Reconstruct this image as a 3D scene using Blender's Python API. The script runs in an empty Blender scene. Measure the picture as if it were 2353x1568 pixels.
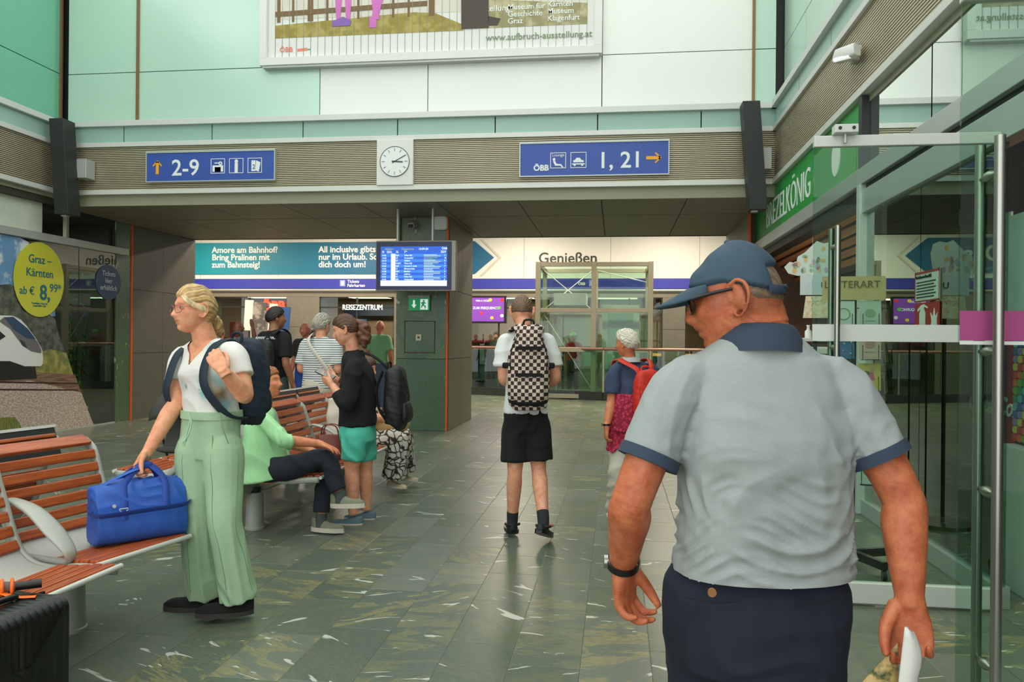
import bpy, bmesh, math, random
import numpy as np
from mathutils import Vector, Matrix, Euler
random.seed(7); RNG = np.random.default_rng(7)
S = bpy.context.scene; COL = S.collection
PI = math.pi

# ------------------------------------------------------------ camera, sky, exposure
cam_data = bpy.data.cameras.new('camera'); cam = bpy.data.objects.new('camera', cam_data); COL.objects.link(cam)
cam_data.lens = 28.0; cam_data.sensor_width = 36.0; cam_data.clip_start = .05
cam.location = (0, 0, 1.40)
cam.matrix_world = Matrix.Translation((0, 0, 1.40)) @ Matrix.Rotation(math.radians(7.44), 4, 'Z') @ Matrix.Rotation(PI/2, 4, 'X') @ Matrix.Rotation(.0092, 4, 'Z')
S.camera = cam
world = bpy.data.worlds.new('overcast_sky'); S.world = world; world.use_nodes = True
bg = world.node_tree.nodes['Background']; bg.inputs[0].default_value = (.965, 1.0, .975, 1); bg.inputs[1].default_value = 2.0
S.view_settings.view_transform = 'Standard'; S.view_settings.look = 'None'; S.view_settings.exposure = 0.0
S.view_settings.gamma = 1.0; S.view_settings.use_curve_mapping = False
S.cycles.use_denoising = True
S.cycles.max_bounces = 8; S.cycles.transparent_max_bounces = 12

# ------------------------------------------------------------ colours and materials
def lin(c):
    c /= 255.0
    return c/12.92 if c <= .04045 else ((c+.055)/1.055)**2.4
def rgb(r, g, b): return (lin(r), lin(g), lin(b), 1)
MATS = {}
def mat(name, c, rough=.6, metal=0., var=.12, scale=8., bump=0., bscale=60., spec=.5, emit=None, es=0., stretch=None, sheen=0.):
    """procedural principled: colour modulated by noise, optional bump and emission"""
    if name in MATS: return MATS[name]
    m = bpy.data.materials.new(name); m.use_nodes = True; MATS[name] = m
    nt = m.node_tree; b = nt.nodes['Principled BSDF']
    b.inputs['Roughness'].default_value = rough; b.inputs['Metallic'].default_value = metal
    b.inputs['Specular IOR Level'].default_value = spec
    if sheen: b.inputs['Sheen Weight'].default_value = sheen
    tc = nt.nodes.new('ShaderNodeTexCoord'); vec = tc.outputs['Object']
    if stretch:
        mp = nt.nodes.new('ShaderNodeMapping'); mp.inputs['Scale'].default_value = stretch
        nt.links.new(vec, mp.inputs[0]); vec = mp.outputs[0]
    n = nt.nodes.new('ShaderNodeTexNoise'); n.inputs['Scale'].default_value = scale; n.inputs['Detail'].default_value = 4
    nt.links.new(vec, n.inputs['Vector'])
    cc = c if len(c) == 4 else rgb(*c)
    mx = nt.nodes.new('ShaderNodeMix'); mx.data_type = 'RGBA'
    mx.inputs[6].default_value = tuple(min(1, x*(1-var)) for x in cc[:3])+(1,)
    mx.inputs[7].default_value = tuple(min(1, x*(1+var)) for x in cc[:3])+(1,)
    nt.links.new(n.outputs[0], mx.inputs[0]); nt.links.new(mx.outputs[2], b.inputs['Base Color'])
    if bump:
        n2 = nt.nodes.new('ShaderNodeTexNoise'); n2.inputs['Scale'].default_value = bscale; n2.inputs['Detail'].default_value = 3
        nt.links.new(vec, n2.inputs['Vector'])
        bp = nt.nodes.new('ShaderNodeBump'); bp.inputs['Strength'].default_value = bump; bp.inputs['Distance'].default_value = .01
        nt.links.new(n2.outputs[0], bp.inputs['Height']); nt.links.new(bp.outputs[0], b.inputs['Normal'])
    if emit:
        b.inputs['Emission Color'].default_value = rgb(*emit); b.inputs['Emission Strength'].default_value = es
    return m
def glass(name, tint=(225, 240, 232), rough=0.0, ior=1.5, gain=1.0):
    if name in MATS: return MATS[name]
    m = bpy.data.materials.new(name); m.use_nodes = True; MATS[name] = m
    nt = m.node_tree; nt.nodes.remove(nt.nodes['Principled BSDF']); out = nt.nodes['Material Output']
    t = nt.nodes.new('ShaderNodeBsdfTransparent'); t.inputs[0].default_value = rgb(*tint)
    g = nt.nodes.new('ShaderNodeBsdfGlossy'); g.inputs['Roughness'].default_value = rough; g.inputs[0].default_value = (.95, 1, .97, 1)
    fr = nt.nodes.new('ShaderNodeFresnel'); fr.inputs[0].default_value = ior
    mu = nt.nodes.new('ShaderNodeMath'); mu.operation = 'MULTIPLY'; mu.inputs[1].default_value = gain; mu.use_clamp = True
    nt.links.new(fr.outputs[0], mu.inputs[0])
    ge = nt.nodes.new('ShaderNodeNewGeometry'); iv = nt.nodes.new('ShaderNodeMath'); iv.operation = 'SUBTRACT'; iv.inputs[0].default_value = 1.; nt.links.new(ge.outputs['Backfacing'], iv.inputs[1])
    m2 = nt.nodes.new('ShaderNodeMath'); m2.operation = 'MULTIPLY'; nt.links.new(mu.outputs[0], m2.inputs[0]); nt.links.new(iv.outputs[0], m2.inputs[1])   # only the outer face of a pane mirrors
    mx = nt.nodes.new('ShaderNodeMixShader')
    nt.links.new(m2.outputs[0], mx.inputs[0]); nt.links.new(t.outputs[0], mx.inputs[1]); nt.links.new(g.outputs[0], mx.inputs[2])
    nt.links.new(mx.outputs[0], out.inputs[0])
    return m
def noisy(nt, vec, scale, detail=5, rough=.55, dist=0., stretch=None):
    if stretch:
        mp = nt.nodes.new('ShaderNodeMapping'); mp.inputs['Scale'].default_value = stretch[:3]
        if len(stretch) > 3: mp.inputs['Rotation'].default_value = (0, 0, stretch[3])
        nt.links.new(vec, mp.inputs[0]); vec = mp.outputs[0]
    n = nt.nodes.new('ShaderNodeTexNoise'); n.inputs['Scale'].default_value = scale; n.inputs['Detail'].default_value = detail
    n.inputs['Roughness'].default_value = rough; n.inputs['Distortion'].default_value = dist
    nt.links.new(vec, n.inputs['Vector']); return n.outputs[0]
def ramp(nt, fac, stops):
    r = nt.nodes.new('ShaderNodeValToRGB'); e = r.color_ramp.elements
    e[0].position, e[0].color = stops[0]; e[1].position, e[1].color = stops[-1]
    for p, c in stops[1:-1]:
        x = e.new(p); x.color = c
    nt.links.new(fac, r.inputs[0]); return r.outputs[0]
def mixc(nt, fac, a, b):
    mx = nt.nodes.new('ShaderNodeMix'); mx.data_type = 'RGBA'
    for s, v in ((0, fac), (6, a), (7, b)):
        if hasattr(v, 'is_linked'): nt.links.new(v, mx.inputs[s])
        else: mx.inputs[s].default_value = v
    return mx.outputs[2]
BLK, WHT = (0, 0, 0, 1), (1, 1, 1, 1)
def marble(name, mode, base=(74, 90, 74), base2=(100, 110, 94), ochre=(158, 148, 92), white=(205, 208, 196), rough=.32, vein=.8, wht=.85):
    """green veined stone slab; mode 'object' varies per object, 'attr' by the face attribute rnd"""
    m = bpy.data.materials.new(name); m.use_nodes = True; MATS[name] = m
    nt = m.node_tree; b = nt.nodes['Principled BSDF']
    geo = nt.nodes.new('ShaderNodeNewGeometry')
    if mode == 'object':
        oi = nt.nodes.new('ShaderNodeObjectInfo'); rnd = oi.outputs['Random']
    else:
        at = nt.nodes.new('ShaderNodeAttribute'); at.attribute_name = 'rnd'; rnd = at.outputs['Fac']
    sc = nt.nodes.new('ShaderNodeMath'); sc.operation = 'MULTIPLY'; sc.inputs[1].default_value = 91.7
    nt.links.new(rnd, sc.inputs[0])
    ad = nt.nodes.new('ShaderNodeVectorMath'); ad.operation = 'ADD'
    cb = nt.nodes.new('ShaderNodeCombineXYZ'); nt.links.new(sc.outputs[0], cb.inputs[0]); nt.links.new(sc.outputs[0], cb.inputs[2])
    nt.links.new(geo.outputs['Position'], ad.inputs[0]); nt.links.new(cb.outputs[0], ad.inputs[1])
    tw = nt.nodes.new('ShaderNodeMath'); tw.operation = 'MULTIPLY_ADD'; tw.inputs[1].default_value = 1.5; tw.inputs[2].default_value = -.75; nt.links.new(rnd, tw.inputs[0])
    vr = nt.nodes.new('ShaderNodeVectorRotate'); vr.rotation_type = 'Z_AXIS'; nt.links.new(ad.outputs[0], vr.inputs['Vector']); nt.links.new(tw.outputs[0], vr.inputs['Angle'])
    vec = vr.outputs[0]
    fine = noisy(nt, vec, 45, 5, .7, 0, (1, 2.2, 1, .25))
    c0 = mixc(nt, ramp(nt, fine, [(.35, BLK), (.68, WHT)]), rgb(*base), rgb(*base2))
    tone = nt.nodes.new('ShaderNodeMath'); tone.operation = 'MULTIPLY'; tone.inputs[1].default_value = 7.31
    nt.links.new(rnd, tone.inputs[0])
    fr = nt.nodes.new('ShaderNodeMath'); fr.operation = 'FRACT'; nt.links.new(tone.outputs[0], fr.inputs[0])
    c0 = mixc(nt, ramp(nt, fr.outputs[0], [(.0, BLK), (.55, (.12, .12, .12, 1)), (.8, (.3, .3, .3, 1)), (1, (.55, .55, .55, 1))]), c0, rgb(124, 128, 116))
    v1 = noisy(nt, vec, 2.6, 6, .6, 1.2, (1, 2.8, 1, .35))
    oc = ramp(nt, v1, [(.50, BLK), (.55, (vein, vein, vein, 1)), (.585, (vein*.2, vein*.2, vein*.2, 1)), (.63, (vein*.9, vein*.9, vein*.9, 1)), (.72, BLK)])
    f2 = noisy(nt, vec, 22, 4, .7, .8, (1, 3.5, 1, .35))
    mu = nt.nodes.new('ShaderNodeMath'); mu.operation = 'MULTIPLY'; nt.links.new(oc, mu.inputs[0])
    nt.links.new(ramp(nt, f2, [(.3, (.2, .2, .2, 1)), (.62, WHT)]), mu.inputs[1])
    t3 = nt.nodes.new('ShaderNodeMath'); t3.operation = 'MULTIPLY'; t3.inputs[1].default_value = 23.17; nt.links.new(rnd, t3.inputs[0])
    f3 = nt.nodes.new('ShaderNodeMath'); f3.operation = 'FRACT'; nt.links.new(t3.outputs[0], f3.inputs[0])
    m3 = nt.nodes.new('ShaderNodeMath'); m3.operation = 'MULTIPLY'; nt.links.new(mu.outputs[0], m3.inputs[0])
    nt.links.new(ramp(nt, f3.outputs[0], [(.0, (.10, .10, .10, 1)), (.55, (.28, .28, .28, 1)), (.75, (.6, .6, .6, 1)), (.9, (1.2, 1.2, 1.2, 1))]), m3.inputs[1])
    c1 = mixc(nt, m3.outputs[0], c0, rgb(*ochre))
    v2 = noisy(nt, vec, 3.6, 3, .5, .9, (1, 4.2, 1, .42))
    wm = ramp(nt, v2, [(.665, BLK), (.69, (wht, wht, wht, 1)), (1, (wht, wht, wht, 1))])
    c2 = mixc(nt, wm, c1, rgb(*white))
    nt.links.new(c2, b.inputs['Base Color'])
    b.inputs['Roughness'].default_value = rough
    bp = nt.nodes.new('ShaderNodeBump'); bp.inputs['Strength'].default_value = .12; bp.inputs['Distance'].default_value = .004
    nt.links.new(fine, bp.inputs['Height']); nt.links.new(bp.outputs[0], b.inputs['Normal'])
    return m
def wood(name, a, b_, rough=.35):
    m = bpy.data.materials.new(name); m.use_nodes = True; MATS[name] = m
    nt = m.node_tree; b = nt.nodes['Principled BSDF']; tc = nt.nodes.new('ShaderNodeTexCoord')
    oi = nt.nodes.new('ShaderNodeObjectInfo')
    ad = nt.nodes.new('ShaderNodeVectorMath'); ad.operation = 'ADD'
    sc = nt.nodes.new('ShaderNodeMath'); sc.operation = 'MULTIPLY'; sc.inputs[1].default_value = 37.
    nt.links.new(oi.outputs['Random'], sc.inputs[0]); nt.links.new(tc.outputs['Object'], ad.inputs[0]); nt.links.new(sc.outputs[0], ad.inputs[1])
    n = noisy(nt, ad.outputs[0], 14, 6, .7, .6, (.35, 5, 5))
    c = mixc(nt, ramp(nt, n, [(.34, BLK), (.66, WHT)]), rgb(*a), rgb(*b_))
    n2 = noisy(nt, ad.outputs[0], 30, 3, .6, 0, (.8, 4, 4))
    c = mixc(nt, ramp(nt, n2, [(.68, BLK), (.78, (.5, .5, .5, 1))]), c, rgb(222, 170, 110))
    nt.links.new(c, b.inputs['Base Color']); b.inputs['Roughness'].default_value = rough
    return m

# ------------------------------------------------------------ geometry helpers
def V(*a): return np.array(a, float)
def unit(v):
    v = np.asarray(v, float); n = np.linalg.norm(v); return v/n if n > 1e-9 else v
def catmull(P, sub):
    P = np.asarray(P, float)
    if sub < 2 or len(P) < 3: return P
    Q = np.vstack([2*P[0]-P[1], P, 2*P[-1]-P[-2]]); out = []
    for i in range(len(P)-1):
        a, b, c, d = Q[i:i+4]
        for k in range(sub):
            t = k/sub
            out.append(.5*((2*b)+(c-a)*t+(2*a-5*b+4*c-d)*t*t+(3*b-a-3*c+d)*t**3))
    out.append(P[-1]); return np.array(out)
def sstep(a, b, x):
    t = np.clip((x-a)/(b-a), 0, 1); return t*t*(3-2*t)
class MB:
    """collects verts and faces for ONE mesh"""
    def __init__(s): s.v = []; s.f = []
    def add(s, v, f):
        o = len(s.v); s.v.extend([tuple(map(float, p)) for p in v]); s.f.extend([tuple(i+o for i in q) for q in f]); return s
    def box(s, x0, x1, y0, y1, z0, z1):
        return s.add([(x0,y0,z0),(x1,y0,z0),(x1,y1,z0),(x0,y1,z0),(x0,y0,z1),(x1,y0,z1),(x1,y1,z1),(x0,y1,z1)],
                     [(3,2,1,0),(4,5,6,7),(0,1,5,4),(1,2,6,5),(2,3,7,6),(3,0,4,7)])
    def bbox(s, x0, x1, y0, y1, z0, z1, b=.004):
        """box with chamfered edges"""
        bm = bmesh.new(); bmesh.ops.create_cube(bm, size=1)
        for p in bm.verts: p.co = Vector(((x0+x1)/2+p.co.x*(x1-x0), (y0+y1)/2+p.co.y*(y1-y0), (z0+z1)/2+p.co.z*(z1-z0)))
        bmesh.ops.bevel(bm, geom=bm.edges[:], offset=b, segments=2, affect='EDGES', profile=.5)
        bm.verts.index_update(); s.add([p.co for p in bm.verts], [[q.index for q in f.verts] for f in bm.faces]); bm.free(); return s
    def xf(s, M, start=0):
        for i in range(start, len(s.v)): s.v[i] = tuple(M @ Vector(s.v[i]))
        return s
    def loft(s, path, radii, n=14, side=(1, 0, 0), sub=1, sup=2., caps=True):
        """elliptical-section sweep; radii: scalar or (a,b) per point, a along side"""
        R = np.array([(r, r) if np.isscalar(r) else r for r in radii], float); P = np.asarray(path, float)
        if sub > 1: P, R = catmull(P, sub), np.maximum(catmull(R, sub), 1e-4)
        T = np.gradient(P, axis=0); sd = np.asarray(side, float); rings = []
        ang = np.linspace(0, 2*PI, n, endpoint=False)
        ca, sa = np.cos(ang), np.sin(ang)
        ca = np.sign(ca)*np.abs(ca)**(2/sup); sa = np.sign(sa)*np.abs(sa)**(2/sup)
        for p, t, r in zip(P, T, R):
            t = unit(t); a = sd-t*np.dot(sd, t)
            if np.linalg.norm(a) < .1: a = np.cross(t, (0, 1, 0.3))
            a = unit(a); b = np.cross(t, a); sd = a
            rings.append(p+np.outer(ca*r[0], a)+np.outer(sa*r[1], b))
        return s.rings(rings, caps)
    def rings(s, rings, caps=True, closed=True):
        n = len(rings[0]); v = np.vstack(rings); f = []
        for i in range(len(rings)-1):
            for k in range(n if closed else n-1):
                k2 = (k+1) % n; f.append((i*n+k, i*n+k2, (i+1)*n+k2, (i+1)*n+k))
        v = list(v)
        if caps:
            f.append(tuple(range(n-1, -1, -1))); f.append(tuple((len(rings)-1)*n+k for k in range(n)))
        return s.add(v, f)
    def tube(s, pts, r, n=10, sub=1, side=(1, 0, 0)):
        rr = r if hasattr(r, '__len__') else [r]*len(pts)
        return s.loft(pts, rr, n, side, sub)
    def cyl(s, p0, p1, r0, r1=None, n=20): return s.loft([p0, p1], [r0, r0 if r1 is None else r1], n, (1, .013, .02))
    def ribbon(s, pts, w, t, wdir, sub=6):
        """flat strap: width w along wdir, thickness t"""
        return s.loft(pts, [(w/2, t/2)]*len(pts), 8, wdir, sub, 4.)
    def ball(s, c, r, n=16, m=10, M=None):
        r = (r, r, r) if np.isscalar(r) else r; vs = []; fs = []
        for i in range(m+1):
            th = PI*i/m
            for k in range(n):
                a = 2*PI*k/n; vs.append((r[0]*math.sin(th)*math.cos(a), r[1]*math.sin(th)*math.sin(a), r[2]*math.cos(th)))
        for i in range(m):
            for k in range(n): fs.append((i*n+k, (i+1)*n+k, (i+1)*n+(k+1) % n, i*n+(k+1) % n))
        vs = [Vector(p) for p in vs]
        if M is not None: vs = [M @ p for p in vs]
        return s.add([(p[0]+c[0], p[1]+c[1], p[2]+c[2]) for p in vs], fs)
    def prism(s, pts, h, M):
        """polygon in local xy extruded 0..h in z, placed by matrix"""
        n = len(pts); v = [M @ Vector((x, y, 0)) for x, y in pts]+[M @ Vector((x, y, h)) for x, y in pts]
        f = [tuple(range(n-1, -1, -1)), tuple(range(n, 2*n))]+[(k, (k+1) % n, n+(k+1) % n, n+k) for k in range(n)]
        return s.add(v, f)
    def mesh(s, name):
        me = bpy.data.meshes.new(name); me.from_pydata(s.v, [], s.f); me.update(); return me
    def build(s, name, m, parent=None, smooth=None, bevel=0):
        if bevel:
            bm = bmesh.new(); me0 = s.mesh(name); bm.from_mesh(me0)
            bmesh.ops.bevel(bm, geom=bm.edges[:], offset=bevel, segments=2, affect='EDGES', profile=.6)
            bm.to_mesh(me0); bm.free(); me = me0
        else: me = s.mesh(name)
        return obj(name, me, m, parent, smooth)
def obj(name, me, m, parent=None, smooth=None):
    if m: me.materials.append(m)
    if smooth is not None:
        me.shade_smooth()
        if smooth < 170: me.set_sharp_from_angle(angle=math.radians(smooth))
    o = bpy.data.objects.new(name, me); COL.objects.link(o)
    if parent: o.parent = parent
    return o
def tag(o, label=None, cat=None, group=None, kind=None):
    if label: o['label'] = label
    if cat: o['category'] = cat
    if group: o['group'] = group
    if kind: o['kind'] = kind
    return o
def empty(name, loc=(0, 0, 0), rz=0., label=None, cat=None, group=None):
    o = bpy.data.objects.new(name, None); COL.objects.link(o); o.empty_display_size = .1
    o.location = loc; o.rotation_euler = (0, 0, rz); return tag(o, label, cat, group)
def copy_tree(o, parent=None):
    c = o.copy(); COL.objects.link(c); c.parent = parent
    for ch in list(o.children): copy_tree(ch, c)
    return c
def struct(name, mb, m, smooth=None): return tag(mb.build(name, m, None, smooth), kind='structure')
TMP = bpy.data.scenes.new('scratch')
def bake(o):
    """evaluate one object in a scratch scene and return its mesh"""
    TMP.collection.objects.link(o); vl = TMP.view_layers[0]; vl.update()
    return bpy.data.meshes.new_from_object(o.evaluated_get(vl.depsgraph))
def text(name, s, size, loc, rot, m, parent=None, ext=.002, align='LEFT', sx=1., bold=0., space=1., shear=0.):
    cu = bpy.data.curves.new(name, 'FONT'); cu.body = s; cu.size = size; cu.extrude = ext; cu.align_x = align; cu.offset = bold
    cu.space_line = .95*space; cu.resolution_u = 3; cu.shear = shear
    o = bpy.data.objects.new(name, cu)
    me = bake(o)
    bpy.data.objects.remove(o); bpy.data.curves.remove(cu); me.materials.clear()
    r = obj(name, me, m, parent); r.location = loc; r.rotation_euler = rot; r.scale = (sx, 1, 1); return r
FRONT, RIGHTW, LEFTW = (PI/2, 0, 0), (PI/2, 0, -PI/2), (PI/2, 0, PI/2)
def disc(mb, c, rx, rz, n=32, y=0., t=.004, axis='y'):
    """thin elliptical plate facing -y (axis y) or +-x (axis x)"""
    ring = lambda o: [((c[0]+rx*math.cos(a), c[1]+o, c[2]+rz*math.sin(a)) if axis == 'y' else (c[0]+o, c[1]+rx*math.cos(a), c[2]+rz*math.sin(a))) for a in np.linspace(0, 2*PI, n, endpoint=False)]
    return mb.rings([np.array(ring(-t)), np.array(ring(t))])

# ------------------------------------------------------------ shared materials
alu = mat('aluminium', (186, 190, 184), .38, .35, .05, 3)
alu_w = mat('pale_aluminium', (214, 216, 208), .45, .15, .05, 3)
steel = mat('brushed_steel', (170, 170, 160), .28, .9, .06, 30, stretch=(8, 8, .4))
dark_metal = mat('charcoal_metal', (44, 48, 46), .5, .2)
slat_m = mat('slat_bronze', (182, 172, 146), .4, .3, .12, 2)
slat_back = mat('slat_backing', (64, 60, 44), .7)
white_p = mat('white_paint', (228, 228, 222), .5, 0, .03)
olive_panel = mat('olive_panel', (152, 152, 128), .55, .1, .06, 2)
soffit_m = mat('soffit_panel', (128, 122, 106), .5, .15, .12, 3)
grout = mat('grout', (112, 104, 88), .8)
stone_grey = mat('grey_stone', (122, 118, 106), .5, 0, .22, 14, .1, 80)
stone_dark = mat('dark_stone', (96, 94, 84), .5, 0, .25, 14, .1, 80)
marble_green = marble('green_marble', 'object', (60, 92, 66), (84, 112, 84), (140, 136, 88), (206, 208, 190), .3, .5, .85)
orange_m = mat('orange_strip', (220, 92, 32), .5)
mint = mat('mint_glass_panel', (196, 222, 206), .25, .25, .10, .6, stretch=(1, 1, .12))
mint_lit = mat('lit_panel', (236, 238, 230), .35, .1, .06, .5, stretch=(1, 1, .12))  # paler panels mid-wall, skylight overexposure put into their colour
mint_d = mat('green_glass_panel', (112, 182, 152), .2, .1, .16, .7, stretch=(1, 1, .1))
frost = mat('frosted_glass', (158, 190, 178), .3, 0, .07, 1.5)
bronze = mat('bronze_joint', (142, 104, 74), .45, .4)
dark_wall = mat('dark_interior', (44, 38, 32), .7)
blue_sign = mat('blue_sign', (54, 84, 168), .45, 0, .04)
blue_deep = mat('deep_blue_band', (54, 60, 168), .5, 0, .06)
teal_d = mat('teal_blue_print', (26, 104, 142), .5, 0, .06)
white_t = mat('white_lettering', (236, 240, 236), .5, 0, .02)
orange_t = mat('orange_lettering', (246, 170, 24), .5, 0, .02)
green_s = mat('green_shop_sign', (28, 156, 62), .4, 0, .05)
ink = mat('dark_green_lettering', (40, 58, 44), .5)
window_g = glass('window_glass', (205, 222, 212), 0, 1.5, 1.6); shop_g = glass('shop_glass', (196, 214, 204), 0, 1.55, 2.0)
door_g = glass('door_glass', (226, 240, 232), 0, 1.45, 1.0)

# ------------------------------------------------------------ floor
fl = struct('floor', MB().box(-16, 8, -3, 26, -.12, -.002), grout)
tile_o = marble('floor_tile_stone', 'object'); tile_a = marble('floor_tile_stone_far', 'attr')
TW = .305
def proj(x, y, z=0.):
    th = math.radians(7.44); l = x*math.cos(th)+y*math.sin(th); d = -x*math.sin(th)+y*math.cos(th)
    return (l/d*1830, (1.4-z)/d*1830, d) if d > .3 else None
tiles = []
ncol = int(15.5/TW)
for c in range(ncol):
    x = -9.9+c*TW; y = 1.2+random.random()*.5
    while y < 22:
        L = random.choice((.405, .505, .505, .605))
        tiles.append((x+TW/2, y+L/2, L)); y += L
def size(t):
    p = proj(t[0], t[1])
    if p is None or abs(p[0]) > 1230 or p[1] > 840: return 0
    if not (-8.2 < t[0] < 3.5): return 0
    if t[1] < 3.4 and t[0] < -2.2: return 0
    return 1/p[2]**2
tiles.sort(key=size, reverse=True)
tmesh = {}
for L in (.405, .505, .605):
    a, b, h = TW/2-.0012, L/2-.0012, .012
    tm = MB(); tm.add([(-a,-b,-h),(a,-b,-h),(a,b,-h),(-a,b,-h),(-a,-b,-.001),(a,-b,-.001),(a,b,-.001),(-a,b,-.001),(-a+.002,-b+.002,0),(a-.002,-b+.002,0),(a-.002,b-.002,0),(-a+.002,b-.002,0)],
        [(8,9,10,11),(0,1,5,4),(1,2,6,5),(2,3,7,6),(3,0,4,7),(4,5,9,8),(5,6,10,9),(6,7,11,10),(7,4,8,11)])
    me = tm.mesh('tile'); me.materials.append(tile_o); tmesh[L] = me
for x, y, L in tiles[:300]:
    o = bpy.data.objects.new('floor_tile', tmesh[L]); COL.objects.link(o); o.parent = fl; o.location = (x, y, 0)
tf = MB(); rn = []
for x, y, L in tiles[300:]:
    a, b = TW/2-.0014, L/2-.0014
    tf.add([(x-a,y-b,-.012),(x+a,y-b,-.012),(x+a,y+b,-.012),(x-a,y+b,-.012),(x-a,y-b,0),(x+a,y-b,0),(x+a,y+b,0),(x-a,y+b,0)], [(4,5,6,7),(0,1,5,4),(1,2,6,5),(2,3,7,6),(3,0,4,7)])
    rn += [random.random()]*5
o = tf.build('floor_tile_field', tile_a, fl); tag(o, kind='stuff')
at = o.data.attributes.new('rnd', 'FLOAT', 'FACE'); at.data.foreach_set('value', rn)
# ------------------------------------------------------------ hall shell
XL, XR, YF = -8.05, 2.05, 10.70
ZS = [3.46, 3.525, 4.146, 4.21, 4.44, 4.52]
def panels(parent, name, spans, make, m, smooth=None):
    for s in spans: make(MB(), *s).build(name, m, parent, smooth)
def slats(parent, make, n=24):
    dz = (ZS[2]-ZS[1])/n
    for i in range(n): make(MB(), ZS[1]+dz*(i+.18), ZS[1]+dz*(i+.80)).build('slat', slat_m, parent)
# back bulkhead
t = struct('trim_1', MB().box(XL, XR+.1, YF+.02, YF+.2, 3.31, ZS[5]-.02), slat_back)
MB().box(XL, XR, YF, YF+.03, 3.305, ZS[0]).build('fascia_band', olive_panel, t)
MB().bbox(XL, XR, YF-.07, YF+.03, ZS[0], ZS[1]).build('lower_strip', alu_w, t)
MB().bbox(XL, XR, YF-.07, YF+.03, ZS[2], ZS[3]).build('upper_strip', alu_w, t)
MB().bbox(XL, XR, YF-.09, YF+.03, ZS[4], ZS[5]).build('top_rail', alu_w, t)
slats(t, lambda b, z0, z1: b.box(XL+.01, XR-.01, YF-.035, YF+.02, z0, z1))
ex = [XL, -7.07, -5.72, -4.37, -3.01, -1.65, -.27, 1.08, XR]
for a, b in zip(ex, ex[1:]): MB().box(a+.008, b-.008, YF-.03, YF+.01, ZS[3], ZS[4]).build('glass_strip_panel', frost, t)
# side bulkheads
for nm, x, s in (('trim_2', XR, 1), ('trim_3', XL, -1)):
    X = lambda a, b: (min(x+s*a, x+s*b), max(x+s*a, x+s*b))
    t = struct(nm, MB().box(*X(.02, .2), -3, YF, 3.31, ZS[5]-.02), slat_back)
    MB().box(*X(-.0, .03), -3, YF, 3.40, ZS[0]).build('shadow_strip', olive_panel, t)
    MB().bbox(*X(-.07, .03), -3, YF-.03, ZS[0], ZS[1]).build('lower_strip', alu_w, t)
    MB().bbox(*X(-.07, .03), -3, YF-.03, ZS[2], ZS[3]).build('upper_strip', alu_w, t)
    MB().bbox(*X(-.09, .03), -3, YF-.03, ZS[4], ZS[5]).build('top_rail', alu_w, t)
    slats(t, lambda b, z0, z1: b.box(*X(-.035, .02), -3, YF-.036, z0, z1))
    y = YF-.03
    while y > -3:
        MB().box(*X(-.03, .01), y-1.34, y-.012, ZS[3], ZS[4]).build('glass_strip_panel', frost, t); y -= 1.35
# upper walls
w = struct('wall_back', MB().box(XL-.3, XR+.3, YF+.2, YF+.4, 4.3, 7.4), dark_metal)
up = [XL, -6.94, -4.18, -2.62, -.22, 1.76, XR]
for z0, z1 in ((4.5, 5.27), (5.27, 7.4)):
    for a, b in zip(up, up[1:]):
        MB().box(a+.006, b-.006, YF+.1, YF+.2, z0+.006, z1-.006).build('wall_panel', mint if b < -4 or a > 1.7 else mint_lit, w)
for x in (-6.94, 1.76): MB().box(x-.018, x+.018, YF+.07, YF+.1, 4.5, 7.4).build('joint_strip', bronze, w)
w = struct('wall_left', MB().box(XL-.4, XL-.2, -3, YF+.4, 4.3, 7.4), dark_metal)
y = YF+.08
while y > -3:
    for z0, z1 in ((4.5, 5.27), (5.27, 7.4)): MB().box(XL-.2, XL-.1, y-1.19, y, z0+.006, z1-.006).build('wall_panel', mint_d, w)
    y -= 1.2
MB().box(XL-.1, XL-.07, YF+.04, YF+.08, 4.5, 7.4).build('joint_strip', bronze, w)
w = struct('wall_right', MB().box(XR+.2, XR+.4, -3, YF+.4, 4.3, 7.4), dark_metal)
y = YF+.08
while y > -3:
    for z0, z1 in ((4.5, 5.27), (5.27, 7.4)): MB().box(XR+.1, XR+.2, y-1.19, y, z0+.006, z1-.006).build('wall_panel', mint, w)
    y -= 1.2
# skylight beams over the hall
sk = struct('trim_4', MB().box(XL-.3, XR+.3, YF+.2, YF+.5, 7.4, 7.6), alu_w)
for y in np.arange(-2, 10.6, 2.5): MB().box(XL-.3, XR+.3, y, y+.12, 7.4, 7.62).build('skylight_beam', alu_w, sk)

# ------------------------------------------------------------ portal with pillars
c = struct('ceiling', MB().box(-8.4, XR+.2, YF+.2, 14.45, 3.36, 3.6), slat_back)
xs = list(np.arange(-8.13, XR, 1.131))
for a, b in zip(xs, xs[1:]):
    MB().box(a+.006, b-.006, YF+.03, 12.03, 3.305, 3.34).build('ceiling_panel', soffit_m, c)
    MB().box(a+.006, b-.006, 12.07, 14.42, 3.305, 3.34).build('ceiling_panel', soffit_m, c)
struct('wall_over_portal', MB().box(-15, 7, 14.45, 14.6, 3.31, 5), dark_wall)
p = struct('pillar', MB().box(-3.385, -2.575, 12.085, 14.05, 0, 3.305), slat_back)
for z0, z1 in ((0, 1.11), (1.11, 2.2), (2.2, 3.305)):
    MB().box(-3.4, -2.61, 12.07, 12.1, z0+.004, z1-.004).build('stone_slab', marble_green, p)
    MB().box(-2.59, -2.56, 12.11, 13.06, z0+.004, z1-.004).build('stone_slab', stone_grey, p)
    MB().box(-2.59, -2.56, 13.07, 14.05, z0+.004, z1-.004).build('stone_slab', stone_grey, p)
    MB().box(-3.4, -3.38, 12.11, 14.05, z0+.004, z1-.004).build('stone_slab', stone_grey, p)
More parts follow.
